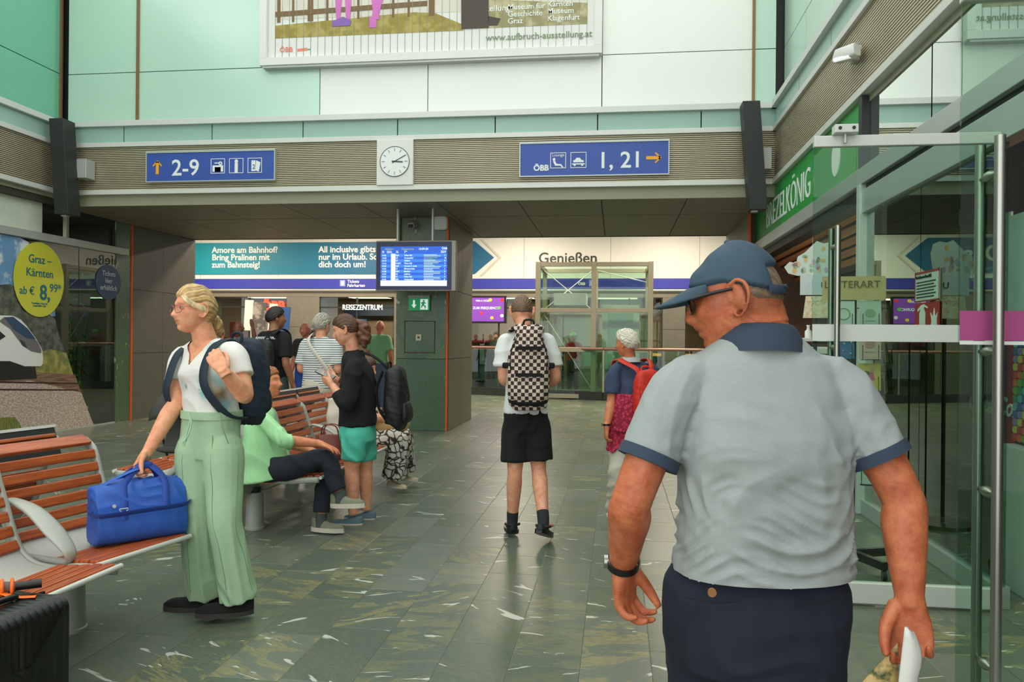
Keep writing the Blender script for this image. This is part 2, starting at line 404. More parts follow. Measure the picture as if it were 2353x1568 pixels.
MB().box(-2.607, -2.575, 12.06, 12.1, 0, 3.305).build('orange_strip', orange_m, p)
p = struct('wall_passage_left', MB().box(-8.6, -8.17, 12.1, 14.6, 0, 3.305), slat_back)
for z0, z1 in ((0, 1.133), (1.133, 2.22), (2.22, 3.305)):
    for y0, y1 in ((12.56, 13.5), (13.5, 14.6)):
        MB().box(-8.18, -8.15, y0+.003, y1-.003, z0+.003, z1-.003).build('stone_slab', stone_dark, p)
MB().box(-8.17, -8.14, 12.12, 12.5, .0, 3.3).build('marble_slab', marble_green, p)
MB().box(-8.16, -8.125, 12.51, 12.55, 0, 3.3).build('orange_strip', orange_m, p)
p = struct('wall_passage_right', MB().box(1.95, 2.6, 12.08, 14.6, 0, 3.305), slat_back)
for z0, z1 in ((0, 1.11), (1.11, 2.2), (2.2, 3.305)):
    MB().box(1.92, 1.95, 12.1, 14.5, z0+.004, z1-.004).build('stone_slab', stone_grey, p)
MB().box(1.915, 1.95, 12.05, 12.09, 0, 3.3).build('orange_strip', orange_m, p)

# ------------------------------------------------------------ far hall behind the portal
shop_warm = mat('shop_wall_warm', (150, 112, 92), .7, 0, .1)
shop_red = mat('shop_red', (150, 34, 34), .6)
far = struct('wall_far', MB().box(-14.5, 7, 22.05, 22.2, 2.62, 5), stone_dark)
xs = np.linspace(-14.5, 7, 10)
for a, b in zip(xs, xs[1:]): MB().box(a+.004, b-.004, 22.0, 22.05, 3.14, 4.36).build('banner_panel', white_p, far)
MB().box(-14.5, 7, 21.97, 22.05, 2.86, 3.13).build('blue_band', blue_deep, far)
MB().cyl((-14.5, 21.93, 2.81), (7, 21.93, 2.81), .035).build('handrail_tube', alu, far, 40)
MB().box(-14.5, 7, 21.98, 22.05, 2.62, 2.76).build('header_strip', soffit_m, far)
struct('wall_far_left', MB().box(-14.7, -14.5, 14.6, 22.2, 0, 5), stone_dark)
struct('wall_far_right', MB().box(6, 6.2, 14.6, 22.2, 0, 5), stone_dark)
struct('ceiling_far', MB().box(-14.7, 6.2, 14.6, 22.2, 4.75, 4.9), soffit_m)
for i, (a, b) in enumerate(((-14.5, -11.75), (-9.44, -8.46), (-6.25, -4.15), (1.25, 1.85))):
    q = struct('far_pier', MB().box(a+.01, b-.01, 22.0, 22.6, 0, 2.62), slat_back)
    for z0, z1 in ((0, .9), (.9, 1.75), (1.75, 2.62)): MB().box(a, b, 21.97, 22.0, z0+.004, z1-.004).build('stone_slab', stone_grey, q)
rm = struct('wall_far_shops', MB().box(-14.5, 7, 24.6, 24.8, 0, 3), shop_warm)
MB().box(-14.5, 7, 22.2, 24.6, 2.7, 2.85).build('shop_ceiling', mat('shop_ceiling', (170, 150, 130), .7), rm)
MB().box(-14.5, -3, 24.5, 24.6, 1.35, 1.45).build('red_line', shop_red, rm)
for a, b in ((-11.75, -9.44), (-8.46, -6.25), (-4.15, 1.25), (1.85, 6)):
    q = tag(MB().box(a, b, 22.02, 22.04, .02, 2.6).build('window_far', window_g), kind='structure')
    n = max(2, int((b-a)/.8))
    for k in range(n+1):
        x = a+(b-a)*k/n; MB().box(x-.02, x+.02, 21.99, 22.06, 0, 2.6).build('window_mullion', dark_metal, q)
    MB().box(a, b, 21.99, 22.06, 2.3, 2.34).build('window_transom', dark_metal, q)
def lamp_panel(name, label, x, y, z, w, d, power, col=(1, .86, .68), group='ceiling lamps of the far hall'):
    t = empty(name, (x, y, z), 0, label, 'lamp', group)
    MB().box(-w/2-.03, w/2+.03, -d/2-.03, d/2+.03, -.02, .05).build('lamp_frame', alu, t)
    MB().box(-w/2, w/2, -d/2, d/2, -.03, -.021).build('diffuser', mat('lamp_diffuser', (255, 240, 220), .5, emit=(255, 236, 205), es=3.), t)
    L = bpy.data.lights.new(name+'_light', 'AREA'); L.shape = 'RECTANGLE'; L.size = w; L.size_y = d; L.energy = power; L.color = col
    o = bpy.data.objects.new(name+'_light', L); COL.objects.link(o); o.parent = t; o.location = (0, 0, -.04)
for i, x in enumerate((-11.5, -7.5, -2.5, 1.5)):
    for j, y in enumerate((16.4, 19.8)):
        lamp_panel('ceiling_lamp', 'warm ceiling lamp panel in the far hall behind the portal', x, y, 4.70, 1.2, .6, 170)
for i, x in enumerate((-10.6, -7.4, -3, 0)):
    lamp_panel('shop_lamp', 'ceiling lamp panel inside the far shop row', x, 23.4, 2.69, 1.2, .5, 80, group='ceiling lamps of the far shops')
# banner print, lettering
def gradient(name, c0, c1, x0, x1, axis=0):
    m = bpy.data.materials.new(name); m.use_nodes = True; nt = m.node_tree; b = nt.nodes['Principled BSDF']; b.inputs['Roughness'].default_value = .5
    tc = nt.nodes.new('ShaderNodeTexCoord'); sp = nt.nodes.new('ShaderNodeSeparateXYZ'); nt.links.new(tc.outputs['Object'], sp.inputs[0])
    mr = nt.nodes.new('ShaderNodeMapRange'); mr.inputs[1].default_value = x0; mr.inputs[2].default_value = x1
    nt.links.new(sp.outputs[axis], mr.inputs[0]); nt.links.new(mixc(nt, mr.outputs[0], rgb(*c0), rgb(*c1)), b.inputs['Base Color']); return m
tb = empty('banner', (-8, 21.99, 3.2), 0, 'long teal banner with white slogans and an arrow tip above the far shops', 'banner')
MZ = lambda y: Matrix(((1, 0, 0, 0), (0, 0, -1, y), (0, 1, 0, 0), (0, 0, 0, 1)))   # local xy -> world xz, extrude toward -y
ban = MB().prism([(-4.5, .07), (4.05, .07), (4.6, .53), (4.05, .99), (-4.5, .99)], .012, MZ(0))
ban.build('print', gradient('teal_gradient', (22, 152, 168), (26, 100, 140), -4.4, .5), tb)
ban = MB()
for q in ([(4.2, .02), (4.27, .02), (4.8, .53), (4.27, 1.04), (4.2, 1.04), (4.72, .53)],): ban.prism(q, .012, MZ(0))
ban.build('arrow_outline', mat('pale_outline', (206, 200, 190), .5), tb)
for s, x, z in (('Amore am Bahnhof?\nBring Pralinen mit\nzum Bahnsteig!', -3.75, .70), ('All inclusive gibts nicht\nnur im Urlaub. Schau\ndich doch um!', -.5, .70)):
    text('slogan', s, .245, (x, -.015, z), FRONT, white_t, tb, align='LEFT', bold=.006, space=.92)
text('slogan', 'Das', .62, (2.2, -.015, .38), FRONT, white_t, tb, bold=.01)
g = text('wall_lettering', 'Genießen', .42, (-2.16, 21.985, 3.57), FRONT, mat('dark_lettering', (48, 52, 44), .5), sx=1.0, bold=.003)
tag(g, 'dark word Genießen on the white board above the lift', 'lettering')
fb = empty('ticket_sign', (-7.85, 21.96, 2.9), 0, 'small white ticket pictogram with Fahrkarten lettering on the blue band', 'sign')
text('lettering', 'Tickets\nFahrkarten', .12, (.22, -.004, .12), FRONT, white_t, fb, bold=.003)
MB().box(0, .16, -.004, 0, .02, .2).build('pictogram_frame', mat('pale_blue', (150, 160, 220), .5), fb); MB().box(.04, .12, -.008, -.004, .05, .17).build('ticket', white_t, fb)
fb = empty('lounge_sign', (-.75, 21.96, 2.9), 0, 'small white lounge pictogram on the blue band behind the lift', 'sign')
text('lettering', 'ÖBB', .1, (-.3, -.004, .06), FRONT, white_t, fb, bold=.004); MB().box(0, .18, -.004, 0, .02, .2).build('pictogram_frame', mat('pale_blue', (150, 160, 220), .5), fb)
MB().box(.05, .13, -.008, -.004, .05, .16).build('pictogram', white_t, fb)
neon_r = mat('red_neon', (255, 60, 40), .5, emit=(255, 50, 30), es=4.); neon_w = mat('white_neon', (240, 250, 245), .5, emit=(235, 250, 240), es=1.1)
tag(text('neon_sign', 'ÖBB', .36, (-10.2, 21.975, 2.24), FRONT, neon_r, ext=.02, bold=.012), 'red glowing ÖBB letters in the ticket office window', 'sign')
tag(text('neon_sign', 'REISEZENTRUM', .215, (-7.78, 21.98, 2.25), FRONT, neon_w, ext=.012, bold=.0, sx=.80), 'white glowing REISEZENTRUM lettering above the office window', 'sign')

# lift and railing
lf = empty('lift_shaft', (-.54, 19.3, 0), 0, 'glass lift shaft with grey steel frame below the word Genießen', 'lift')
lg = mat('lift_frame_grey', (158, 152, 132), .4, .3); lglass = glass('lift_glass', (236, 246, 240), 0, 1.45, 1.6)
for x in (-1.35, 0, 1.35):
    for y in (0, 1.8): MB().bbox(x-.06, x+.06, y-.06, y+.06, 0, 3.33).build('post', lg, lf)
for z in (.08, 1.2, 2.16, 3.27):
    for y in (0, 1.8): MB().bbox(-1.35, 1.35, y-.045, y+.045, z-.05, z+.05).build('crossbar', lg, lf)
    for x in (-1.35, 1.35): MB().bbox(x-.045, x+.045, 0, 1.8, z-.05, z+.05).build('crossbar', lg, lf)
for z0, z1 in ((.13, 1.15), (1.25, 2.11), (2.21, 3.22)):
    for a, b in ((-1.29, -.06), (.06, 1.29)):
        for y in (0, 1.8): MB().box(a, b, y-.006, y+.006, z0, z1).build('pane', lglass, lf)
    for x in (-1.35, 1.35): MB().box(x-.006, x+.006, .06, 1.74, z0, z1).build('pane', lglass, lf)
for a, b in (((-1.29, .9, 3.2), (-.06, .9, 2.2)), ((-1.29, .9, 2.2), (-.06, .9, 3.2)), ((-1.29, .9, 2.1), (-.06, .9, .2)), ((.06, .9, 3.2), (1.29, .9, 2.9))):
    MB().cyl(a, b, .012, n=8).build('brace_rod', alu_w, lf, 60)
MB().bbox(-1.0, -.2, .5, 1.5, 2.3, 2.6).build('lift_motor_box', alu, lf)
MB().bbox(.2, 1.1, .4, 1.6, .1, 2.3).build('lift_cabin', mat('cabin', (172, 190, 172), .4, .2), lf)
MB().box(.35, .95, .37, .4, .2, 2.1).build('cabin_door', mat('cabin_door', (120, 156, 136), .3, .1), lf)
rp = [(-6.0, 21.3), (-3.74, 20.46), (-.29, 19.07), (1.9, 18.9), (4.5, 18.9)]
rl = empty('railing', (-.29, 19.07, 0), 0, 'glass railing with copper coloured handrail in front of the lift', 'railing')
copper = mat('copper_rail', (150, 112, 98), .4, .4)
for (x0, y0), (x1, y1) in zip(rp, rp[1:]):
    x0 += .29; x1 += .29; y0 -= 19.07; y1 -= 19.07; d = Vector((x1-x0, y1-y0, 0)); L = d.length; ang = math.atan2(d.y, d.x)
    M = Matrix.Translation((x0, y0, 0)) @ Matrix.Rotation(ang, 4, 'Z')
    MB().cyl((x0, y0, 1.23), (x1, y1, 1.23), .035).build('handrail', copper, rl, 40)
    MB().box(0, L, -.05, .05, 0, .2).xf(M).build('plinth', dark_metal, rl)
    n = max(1, round(L/1.25))
    for k in range(n):
        MB().box(L*k/n+.02, L*(k+1)/n-.02, -.008, .008, .2, 1.2).xf(M).build('pane', glass('railing_glass', (226, 242, 232), 0, 1.45, 1.5), rl)
        MB().box(L*k/n-.02, L*k/n+.02, -.02, .02, .2, 1.2).xf(M).build('post', lg, rl)

# ------------------------------------------------------------ left shop front
lw = struct('wall_left_shop', MB().box(-11.5, -11.3, -3, 12.1, 0, 3.4), dark_wall)
MB().box(-11.3, -8.17, -3, 12.1, 3.2, 3.4).build('shop_ceiling', dark_wall, lw)
MB().box(-11.3, -8.2, 12.0, 12.1, 0, 3.2).build('shop_end_wall', dark_wall, lw)
MB().box(-8.3, -8.15, -3, 10.42, 2.88, 3.45).build('cream_header', mat('cream_panel', (206, 214, 196), .5), lw)
q = tag(MB().box(-8.16, -8.15, -3, 11.2, .02, 2.78).build('window_1', window_g), kind='structure')
MB().box(-8.16, -8.15, 11.215, 12.1, .02, 2.78).build('pane', window_g, q)
MB().bbox(-8.2, -8.1, -3, 12.4, 2.77, 2.88).build('top_rail', alu, q)
MB().box(-8.17, -8.13, -3, 12.1, 0, .02).build('sill_strip', alu, q)
MB().bbox(-8.19, -8.13, 10.9, 10.96, 2.88, 3.3).build('post', olive_panel, q)
# train poster on the glass: flat print pieces
MX = Matrix(((0, 0, 1, 0), (1, 0, 0, 0), (0, 1, 0, 0), (0, 0, 0, 1)))   # local xy -> world yz, extrude +x
po = empty('train_poster', (-8.14, 10, 0), 0, 'large window poster of a white train with yellow Graz Kärnten price bubble', 'poster')
def cloudy(name, a, b, scale, t0=.45, t1=.6, stretch=(1, 1, 1), dist=0):
    m = bpy.data.materials.new(name); m.use_nodes = True; nt = m.node_tree; bb = nt.nodes['Principled BSDF']; bb.inputs['Roughness'].default_value = .45
    tc = nt.nodes.new('ShaderNodeTexCoord'); n = noisy(nt, tc.outputs['Object'], scale, 5, .6, dist, stretch)
    nt.links.new(mixc(nt, ramp(nt, n, [(t0, BLK), (t1, WHT)]), rgb(*a), rgb(*b)), bb.inputs['Base Color']); return m
pz = 0
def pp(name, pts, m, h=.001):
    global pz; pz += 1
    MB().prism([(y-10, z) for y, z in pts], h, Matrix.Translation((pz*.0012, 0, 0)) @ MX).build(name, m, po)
pp('print_sky', [(8, 1.9), (8, 2.76), (9.974, 2.76), (10.138, 2.72), (10.3, 2.62), (10.47, 2.4), (10.66, 2.0), (10.69, 1.7), (10.1, 1.7)], cloudy('print_sky', (108, 154, 196), (226, 232, 236), 3.2, .5, .62))
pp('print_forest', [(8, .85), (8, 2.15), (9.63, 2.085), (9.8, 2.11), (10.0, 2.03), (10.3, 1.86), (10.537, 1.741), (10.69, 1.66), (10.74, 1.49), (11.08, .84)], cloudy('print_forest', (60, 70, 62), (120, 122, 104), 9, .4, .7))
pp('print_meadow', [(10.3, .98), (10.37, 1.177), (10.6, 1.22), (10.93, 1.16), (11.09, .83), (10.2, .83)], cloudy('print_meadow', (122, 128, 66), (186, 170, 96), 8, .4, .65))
pp('print_track_bed', [(8, .6), (8, .9), (10.12, .908), (11.12, .83), (11.3, .5)], cloudy('print_tracks', (164, 128, 106), (108, 74, 60), 14, .4, .6, (1, .3, 6)))
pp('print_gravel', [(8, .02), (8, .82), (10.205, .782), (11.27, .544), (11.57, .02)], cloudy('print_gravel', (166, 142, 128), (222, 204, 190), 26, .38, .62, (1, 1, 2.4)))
for z in (.70, .80): pp('print_rail', [(8.5, z+.05), (11.2, z-.12), (11.21, z-.10), (8.5, z+.075)], mat('rail_print', (66, 40, 34), .5))
pp('print_grass', [(8, .02), (8, .36), (9.653, .315), (9.9, .3), (9.965, .24), (10.1, .03)], cloudy('print_grass', (84, 108, 44), (154, 148, 72), 18, .4, .6, (1, 4, .6)))
pp('print_shadow', [(8, .82), (8, 1.1), (9.813, 1.055), (10.103, .969), (10.28, .964), (10.32, .81)], mat('train_shadow_print', (30, 28, 28), .5))
pp('print_train', [(8, 1.66), (9.637, 1.679), (9.852, 1.681), (10.0, 1.63), (10.112, 1.544), (10.325, 1.332), (10.412, 1.208), (10.435, 1.09), (10.425, 1.01), (10.389, .978), (10.078, .988), (9.797, 1.067), (8, 1.1)], mat('train_white_print', (240, 238, 232), .4, 0, .03))
pp('print_train_grey', [(9.60, 1.60), (9.70, 1.66), (9.86, 1.64), (10.32, 1.33), (10.40, 1.20), (10.39, 1.16), (10.199, 1.191), (10.033, 1.272), (9.8, 1.5)], mat('train_grey_print', (118, 112, 116), .4))
pp('print_windscreen', [(9.698, 1.655), (9.853, 1.668), (10.129, 1.51), (10.282, 1.363), (10.114, 1.374), (9.871, 1.49)], mat('windscreen_print', (48, 78, 112), .3))
pp('print_lamp', [(9.98, 1.36), (10.06, 1.33), (10.12, 1.24), (10.02, 1.28)], mat('lamp_print', (60, 62, 66), .3))
pp('print_side_window', [(8, 1.32), (8, 1.5), (9.6, 1.48), (9.72, 1.40), (9.6, 1.34)], mat('train_shadow_print', (30, 28, 28), .5))
cy, cz = 10.345, 2.21
pp('price_bubble', [(cy+.50*math.cos(a), cz+.53*math.sin(a)) for a in np.linspace(0, 2*PI, 40, endpoint=False)], mat('yellow_print', (214, 210, 62), .5, 0, .03))
tealink = mat('teal_ink', (20, 106, 118), .5); px = pz*.0012+.003
for s, sz, z, y, bd in (('Graz –', .165, 2.44, 10.345, .001), ('Kärnten', .165, 2.25, 10.345, .001), ('ab €', .155, 1.99, 10.10, .001), ('8,', .30, 1.93, 10.45, .006), ('99*', .17, 2.05, 10.66, .001)):
    text('price_text', s, sz, (px, y-10, z), LEFTW, tealink, po, align='CENTER', bold=bd)
text('small_print', '*Ermäßigtes Ticket für\nausgewählte Züge', .035, (px, .345, 1.86), LEFTW, tealink, po, align='CENTER')
bb = empty('ticket_bubble', (-8.14, 11.92, 2.29), 0, 'round dark blue window sticker saying Tickets hier erhältlich', 'sticker')
disc(MB(), (0, 0, 0), .32, .28, 40, t=.002, axis='x').build('disc', mat('sticker_blue', (20, 62, 104), .5), bb)
text('sticker_text', 'Tickets\nhier\nerhältlich', .115, (.004, 0, .10), LEFTW, mat('pale_blue_ink', (190, 206, 214), .5), bb, align='CENTER', space=1.05)
lamp_panel('added_shop_lamp', 'unseen ceiling lamp panel added inside the left shop to light the potted bamboo', -9.9, 9.4, 3.17, 1.2, .6, 110, (1, .95, .85), None)  # lamp added out of view to brighten the bamboo behind the glass
# potted bamboo behind the glass
bp_ = empty('potted_bamboo', (-8.48, 11.66, 0), 0, 'tall potted bamboo in a white pot behind the left shop glass', 'plant')
MB().loft([(0, 0, 0), (0, 0, .30)], [(.12, .12), (.17, .17)], 4, (1, .2, 0)).build('pot', white_p, bp_)
stem = mat('bamboo_stem', (122, 104, 56), .5); leafm = mat('bamboo_leaf', (52, 110, 58), .5, 0, .3, 20)
lm = MB(); rr = random.Random(3)
for k in range(9):
    a = rr.random()*6.28; b0 = (.07*math.cos(a), .07*math.sin(a), .28); tp = (.10*math.cos(a), .17*math.sin(a), 1.2+rr.random()*.75)
    MB().tube([b0, ((b0[0]+tp[0])/2.4, (b0[1]+tp[1])/2.4, 1.), tp], [.011, .009, .004], 6, 4).build('cane', stem, bp_, 60)
    for j in range(42):
        t = .35+.65*rr.random(); q = [b0[i]+(tp[i]-b0[i])*t for i in range(3)]; d = unit([rr.gauss(0, 1), rr.gauss(0, 1), rr.gauss(-.1, .5)]); s_ = unit(np.cross(d, (0, 0, 1)))*.014; L = .10+.07*rr.random()
        q = np.array(q); lm.add([q, q+d*L*.45+s_, q+d*L, q+d*L*.45-s_, ], [(0, 1, 2, 3)])
tag(lm.build('foliage', leafm, bp_), kind='stuff')

# ------------------------------------------------------------ right shop fronts
copper_rib = mat('copper_canopy', (206, 132, 88), .35, .5, .25, 3, stretch=(1, .3, 1))
sg = empty('shop_sign', (2.05, 9.5, 2.87), 0, 'green shop sign with white BREZELKÖNIG lettering along the right wall', 'sign')
MB().bbox(-.02, .14, -2.55, 2.56, 0, .585).build('sign_box', green_s, sg)
text('sign_lettering', 'BREZELKÖNIG', .47, (-.024, 1.78, .1), RIGHTW, white_t, sg, sx=.82, bold=-.003, ext=.003)
disc(MB(), (-.026, -1.72, .27), .13, .17, 28, t=.006, axis='x').build('oval_reflection', white_t, sg)  # white disc painted in for the flood light's reflection
bm_ = struct('trim_5', MB().bbox(1.99, 2.17, -3, 12.05, 2.72, 2.86), alu)
MB().bbox(2.0, 2.12, -3, 6.9, 2.48, 2.67).build('track_beam', alu, bm_)
MB().box(2.03, 2.14, -3, 6.9, 2.66, 2.73).build('shadow_gap', dark_metal, bm_)
MB().box(2.06, 2.2, 7.0, 12.0, 2.62, 2.73).build('shadow_gap', dark_metal, bm_)
MB().bbox(1.99, 2.09, 6.88, 6.97, 2.86, 3.45).build('upper_post', dark_metal, bm_)
MB().bbox(1.98, 2.09, 6.88, 6.97, 0, 2.72).build('post', alu_w, bm_)
for k in range(6):
    x0, z0 = 2.17+k*.085, 2.70-k*.075
    MB().loft([(x0, 7.0, z0), (x0, 12.0, z0)], [(.045, .03)]*2, 10, (1, 0, -1)).build('canopy_rib', copper_rib, bm_, 60)
MB().add([(2.14, 7, 2.76), (2.14, 12, 2.76), (2.72, 12, 2.25), (2.72, 7, 2.25), (2.18, 7, 2.80), (2.18, 12, 2.80), (2.76, 12, 2.29), (2.76, 7, 2.29)], [(0, 1, 2, 3), (7, 6, 5, 4), (0, 4, 5, 1), (3, 2, 6, 7), (0, 3, 7, 4), (1, 5, 6, 2)]).build('canopy_back', mat('canopy_dark', (70, 46, 34), .5, .4), bm_)
rw = struct('wall_right_shops', MB().box(6.2, 6.4, -3, 12.1, 0, 3.4), dark_wall)
MB().box(2.2, 6.2, -3, 12.1, 2.95, 3.1).build('shop_ceiling', mat('shop_dark_ceiling', (36, 34, 32), .6), rw)
MB().box(2.1, 6.2, 12.0, 12.1, 0, 3.1).build('shop_end_wall', mat('brown_wall', (84, 58, 40), .6), rw)
MB().box(2.12, 6.2, 6.9, 6.95, 0, 2.95).build('shop_divider', mat('divider_wall', (66, 50, 38), .6), rw)
MB().box(2.12, 6.2, -3, -2.9, 0, 3.1).build('shop_near_wall', dark_wall, rw)
for nm, y0, y1, z0, z1 in (('window_2', 4.52, 5.7, .12, 2.48), ('window_3', 5.71, 6.88, .12, 2.48), ('window_4', -3, 2.56, .12, 2.48)):
    q = tag(MB().box(2.04, 2.055, y0, y1, z0, z1).build(nm, shop_g), kind='structure')
    MB().bbox(2.01, 2.08, y0, y1, 0, .12, .003).build('window_frame', alu, q)
q = tag(MB().box(2.06, 2.07, 5.6, 6.87, 2.86, 3.44).build('window_5', glass('transom_glass', (130, 150, 140), 0, 1.6, 4.)), kind='structure')
for k in range(5): MB().box(2.06, 2.07, 5.59-1.3*(k+1), 5.59-1.3*k-.01, 2.86, 3.44).build('pane', MATS['transom_glass'], q)
MB().box(2.3, 2.34, -3, 6.87, 2.86, 3.44).build('backing_wall', dark_metal, q)
def door_leaf(nm, y, band, hx, bandz=(1.415, 1.506)):
    q = tag(MB().box(1.05, 1.985, y-.006, y+.006, .03, 2.50).build(nm, door_g), kind='structure')
    MB().bbox(1.05, 1.99, y-.02, y+.02, 2.46, 2.52).build('top_rail', alu_w, q)
    MB().bbox(1.05, 1.99, y-.025, y+.025, .015, .125).build('bottom_rail', alu_w, q)
    MB().box(1.05, 1.985, y-.0085, y-.0065, *bandz).build('sticker_band', band, q)
    for s in (-1, 1):
        h = MB().cyl((hx, y+s*.065, .22), (hx, y+s*.065, 2.03), .0155).build('handle', steel, q, 40)
    for z in (.42, .95, 1.38, 1.92):
        MB().loft([(hx, y-.062, z), (hx, y-.03, z), (hx, y-.012, z), (hx, y+.012, z), (hx, y+.03, z), (hx, y+.062, z)], [.008, .010, .017, .017, .010, .008], 14, (1, 0, 0)).build('handle_mount', steel, q, 50)
    return q
d1 = door_leaf('door_1', 4.48, mat('white_sticker', (226, 228, 224), .5, 0, .03), 1.163)
d2 = door_leaf('door_2', 2.62, mat('magenta_sticker', (168, 70, 128), .5, 0, .05), 1.136)
MB().box(1.05, 1.985, 2.612, 2.613, 1.402, 1.413).build('sticker_line', MATS['white_sticker'], d2)
de = empty('door_sensor', (1.2, 4.45, 2.52), 0, 'small pale door sensor box on top of the open glass door', 'sensor')
MB().bbox(-.06, .06, -.05, .02, 0, .045).build('housing', alu_w, de)
for x in (-.035, .035): disc(MB(), (x, -.052, .024), .009, .009, 14, t=.002).build('lens', dark_metal, de)
MB().cyl((.0, -.02, -.05), (.0, -.02, 0), .008).build('pin', alu, de)
# ------------------------------------------------------------ overhead signs, clock, board
def arrow(mb, cx, cz, s, ang, y):
    M = Matrix.Translation((cx, y, cz)) @ Matrix(((1, 0, 0, 0), (0, 0, -1, 0), (0, 1, 0, 0), (0, 0, 0, 1))) @ Matrix.Rotation(ang, 4, 'Z')
    w = .022*s/.2
    for q in ([(-s*.5, -w), (s*.42, -w), (s*.42, w), (-s*.5, w)], [(s*.5, 0), (s*.12, s*.36), (s*.04, s*.30), (s*.36, 0), (s*.04, -s*.30), (s*.12, -s*.36)]): mb.prism(q, .004, M)
    return mb
def frame_sq(mb, cx, cz, s, t, y):
    for a in ((-s, s, s-t, s), (-s, s, -s, -s+t), (-s, -s+t, -s+t, s-t), (s-t, s, -s+t, s-t)): mb.box(cx+a[0], cx+a[1], y-.004, y, cz+a[2], cz+a[3])
    return mb
def way_sign(x0, x1, z0, z1, label):
    t = empty('direction_sign', ((x0+x1)/2, YF-.06, z0), 0, label, 'sign')
    w, h = (x1-x0)/2, z1-z0
    MB().box(-w, w, -.02, .05, 0, h).build('sign_plate', blue_sign, t)
    fr = MB(); fr.box(-w-.015, w+.015, -.03, .05, -.015, 0).box(-w-.015, w+.015, -.03, .05, h, h+.03).box(-w-.015, -w, -.03, .05, 0, h).box(w, w+.015, -.03, .05, 0, h)
    fr.build('sign_frame', alu, t); return t, w, h
t, w, h = way_sign(-6.676, -4.766, 3.635, 4.036, 'blue overhead sign with up arrow and platform numbers 2-9')
arrow(MB(), -w+.16, .20, .20, PI/2, -.021).build('arrow', orange_t, t)
text('lettering', '2-9', .32, (-.58, -.021, .08), FRONT, white_t, t, bold=.004, sx=1.0)
for i, cx in enumerate((.12, .395, .67)): frame_sq(MB(), cx, .2, .105, .008, -.021).build('pictogram_frame', white_t, t)
b = MB(); b.box(.04, .2, -.025, -.021, .12, .21).box(.075, .165, -.025, -.021, .12, .185).box(.07, .14, -.025, -.021, .235, .25)
b.build('locker_pictogram', white_t, t); text('key', 'o', .1, (.13, -.022, .215), FRONT, white_t, t, bold=.004)
text('info_pictogram', 'i', .26, (.395, -.022, .11), FRONT, white_t, t, align='CENTER', bold=.012)
MB().prism([(.62, .12), (.68, .12), (.68, .27), (.62, .27)], .003, MZ(-.021)).build('ticket_pictogram', white_t, t)
MB().prism([(.68, .13), (.73, .11), (.755, .24), (.69, .27)], .004, MZ(-.021)).build('ticket_pictogram', white_t, t)
text('ticket_number', '2', .09, (.635, -.026, .15), FRONT, blue_sign, t)
t, w, h = way_sign(-1.294, .658, 3.617, 4.045, 'blue overhead sign with Lounge pictogram, numbers 1, 21 and right arrow')
text('lettering', '1, 21', .30, (.05, -.021, .09), FRONT, white_t, t, bold=.004)
arrow(MB(), .79, .21, .2, 0, -.021).build('arrow', orange_t, t)
text('operator_mark', 'ÖBB', .105, (-.80, -.021, .07), FRONT, white_t, t, bold=.004)
for cx in (-.47, -.2): frame_sq(MB(), cx, .2, .105, .008, -.021).build('pictogram_frame', white_t, t)
text('lounge_word', 'Lounge', .055, (-.47, -.021, .255), FRONT, white_t, t, align='CENTER')
b = MB(); disc(b, (-.525, -.022, .215), .018, .02, 14, t=.002); b.prism([(-.54, .19), (-.51, .195), (-.49, .155), (-.43, .15), (-.40, .11), (-.41, .1), (-.44, .13), (-.51, .13)], .003, MZ(-.021)); b.build('lounge_pictogram', white_t, t)
b = MB(); b.prism([(-.27, .17), (-.13, .17), (-.13, .195), (-.16, .2), (-.18, .23), (-.225, .23), (-.25, .2), (-.27, .195)], .003, MZ(-.021)); b.box(-.285, -.115, -.025, -.021, .14, .155)
for x in (-.25, -.15): disc(b, (x, -.022, .135), .015, .015, 12, t=.002)
b.build('car_train_pictogram', white_t, t)
ck = empty('station_clock', (-3.028, YF-.05, 3.525), 0, 'white square station clock in the bulkhead above the pillar', 'clock')
MB().bbox(-.256, .256, -.04, .06, -.0, .621, .003).build('clock_plate', white_p, ck)
cd = disc(MB(), (0, -.045, .32), .205, .205, 48, t=.004).build('dial', mat('dial_white', (238, 240, 236), .4, 0, .02), ck)
clk = mat('clock_green_black', (40, 74, 66), .5)
ring = MB(); ring.tube([(.205*math.cos(a), -.05, .32+.205*math.sin(a)) for a in np.linspace(0, 2*PI, 49)], .0045, 6); ring.build('dial_ring', clk, ck, 60)
for k in range(12):
    a = k*PI/6; b = MB(); M = Matrix.Translation((0, -.051, .32)) @ Matrix.Rotation(a, 4, 'Y'); b.box(-.003, .003, -.002, 0, .14, .18).xf(M); b.build('hour_mark', clk, cd)
for nm, ang, L, wd in (('hour_hand', 94, .115, .008), ('minute_hand', 61, .18, .005)):
    MB().box(-wd, wd, -.002, 0, -.04, L).xf(Matrix.Translation((0, -.054, .32)) @ Matrix.Rotation(math.radians(ang), 4, 'Y')).build(nm, clk, ck)
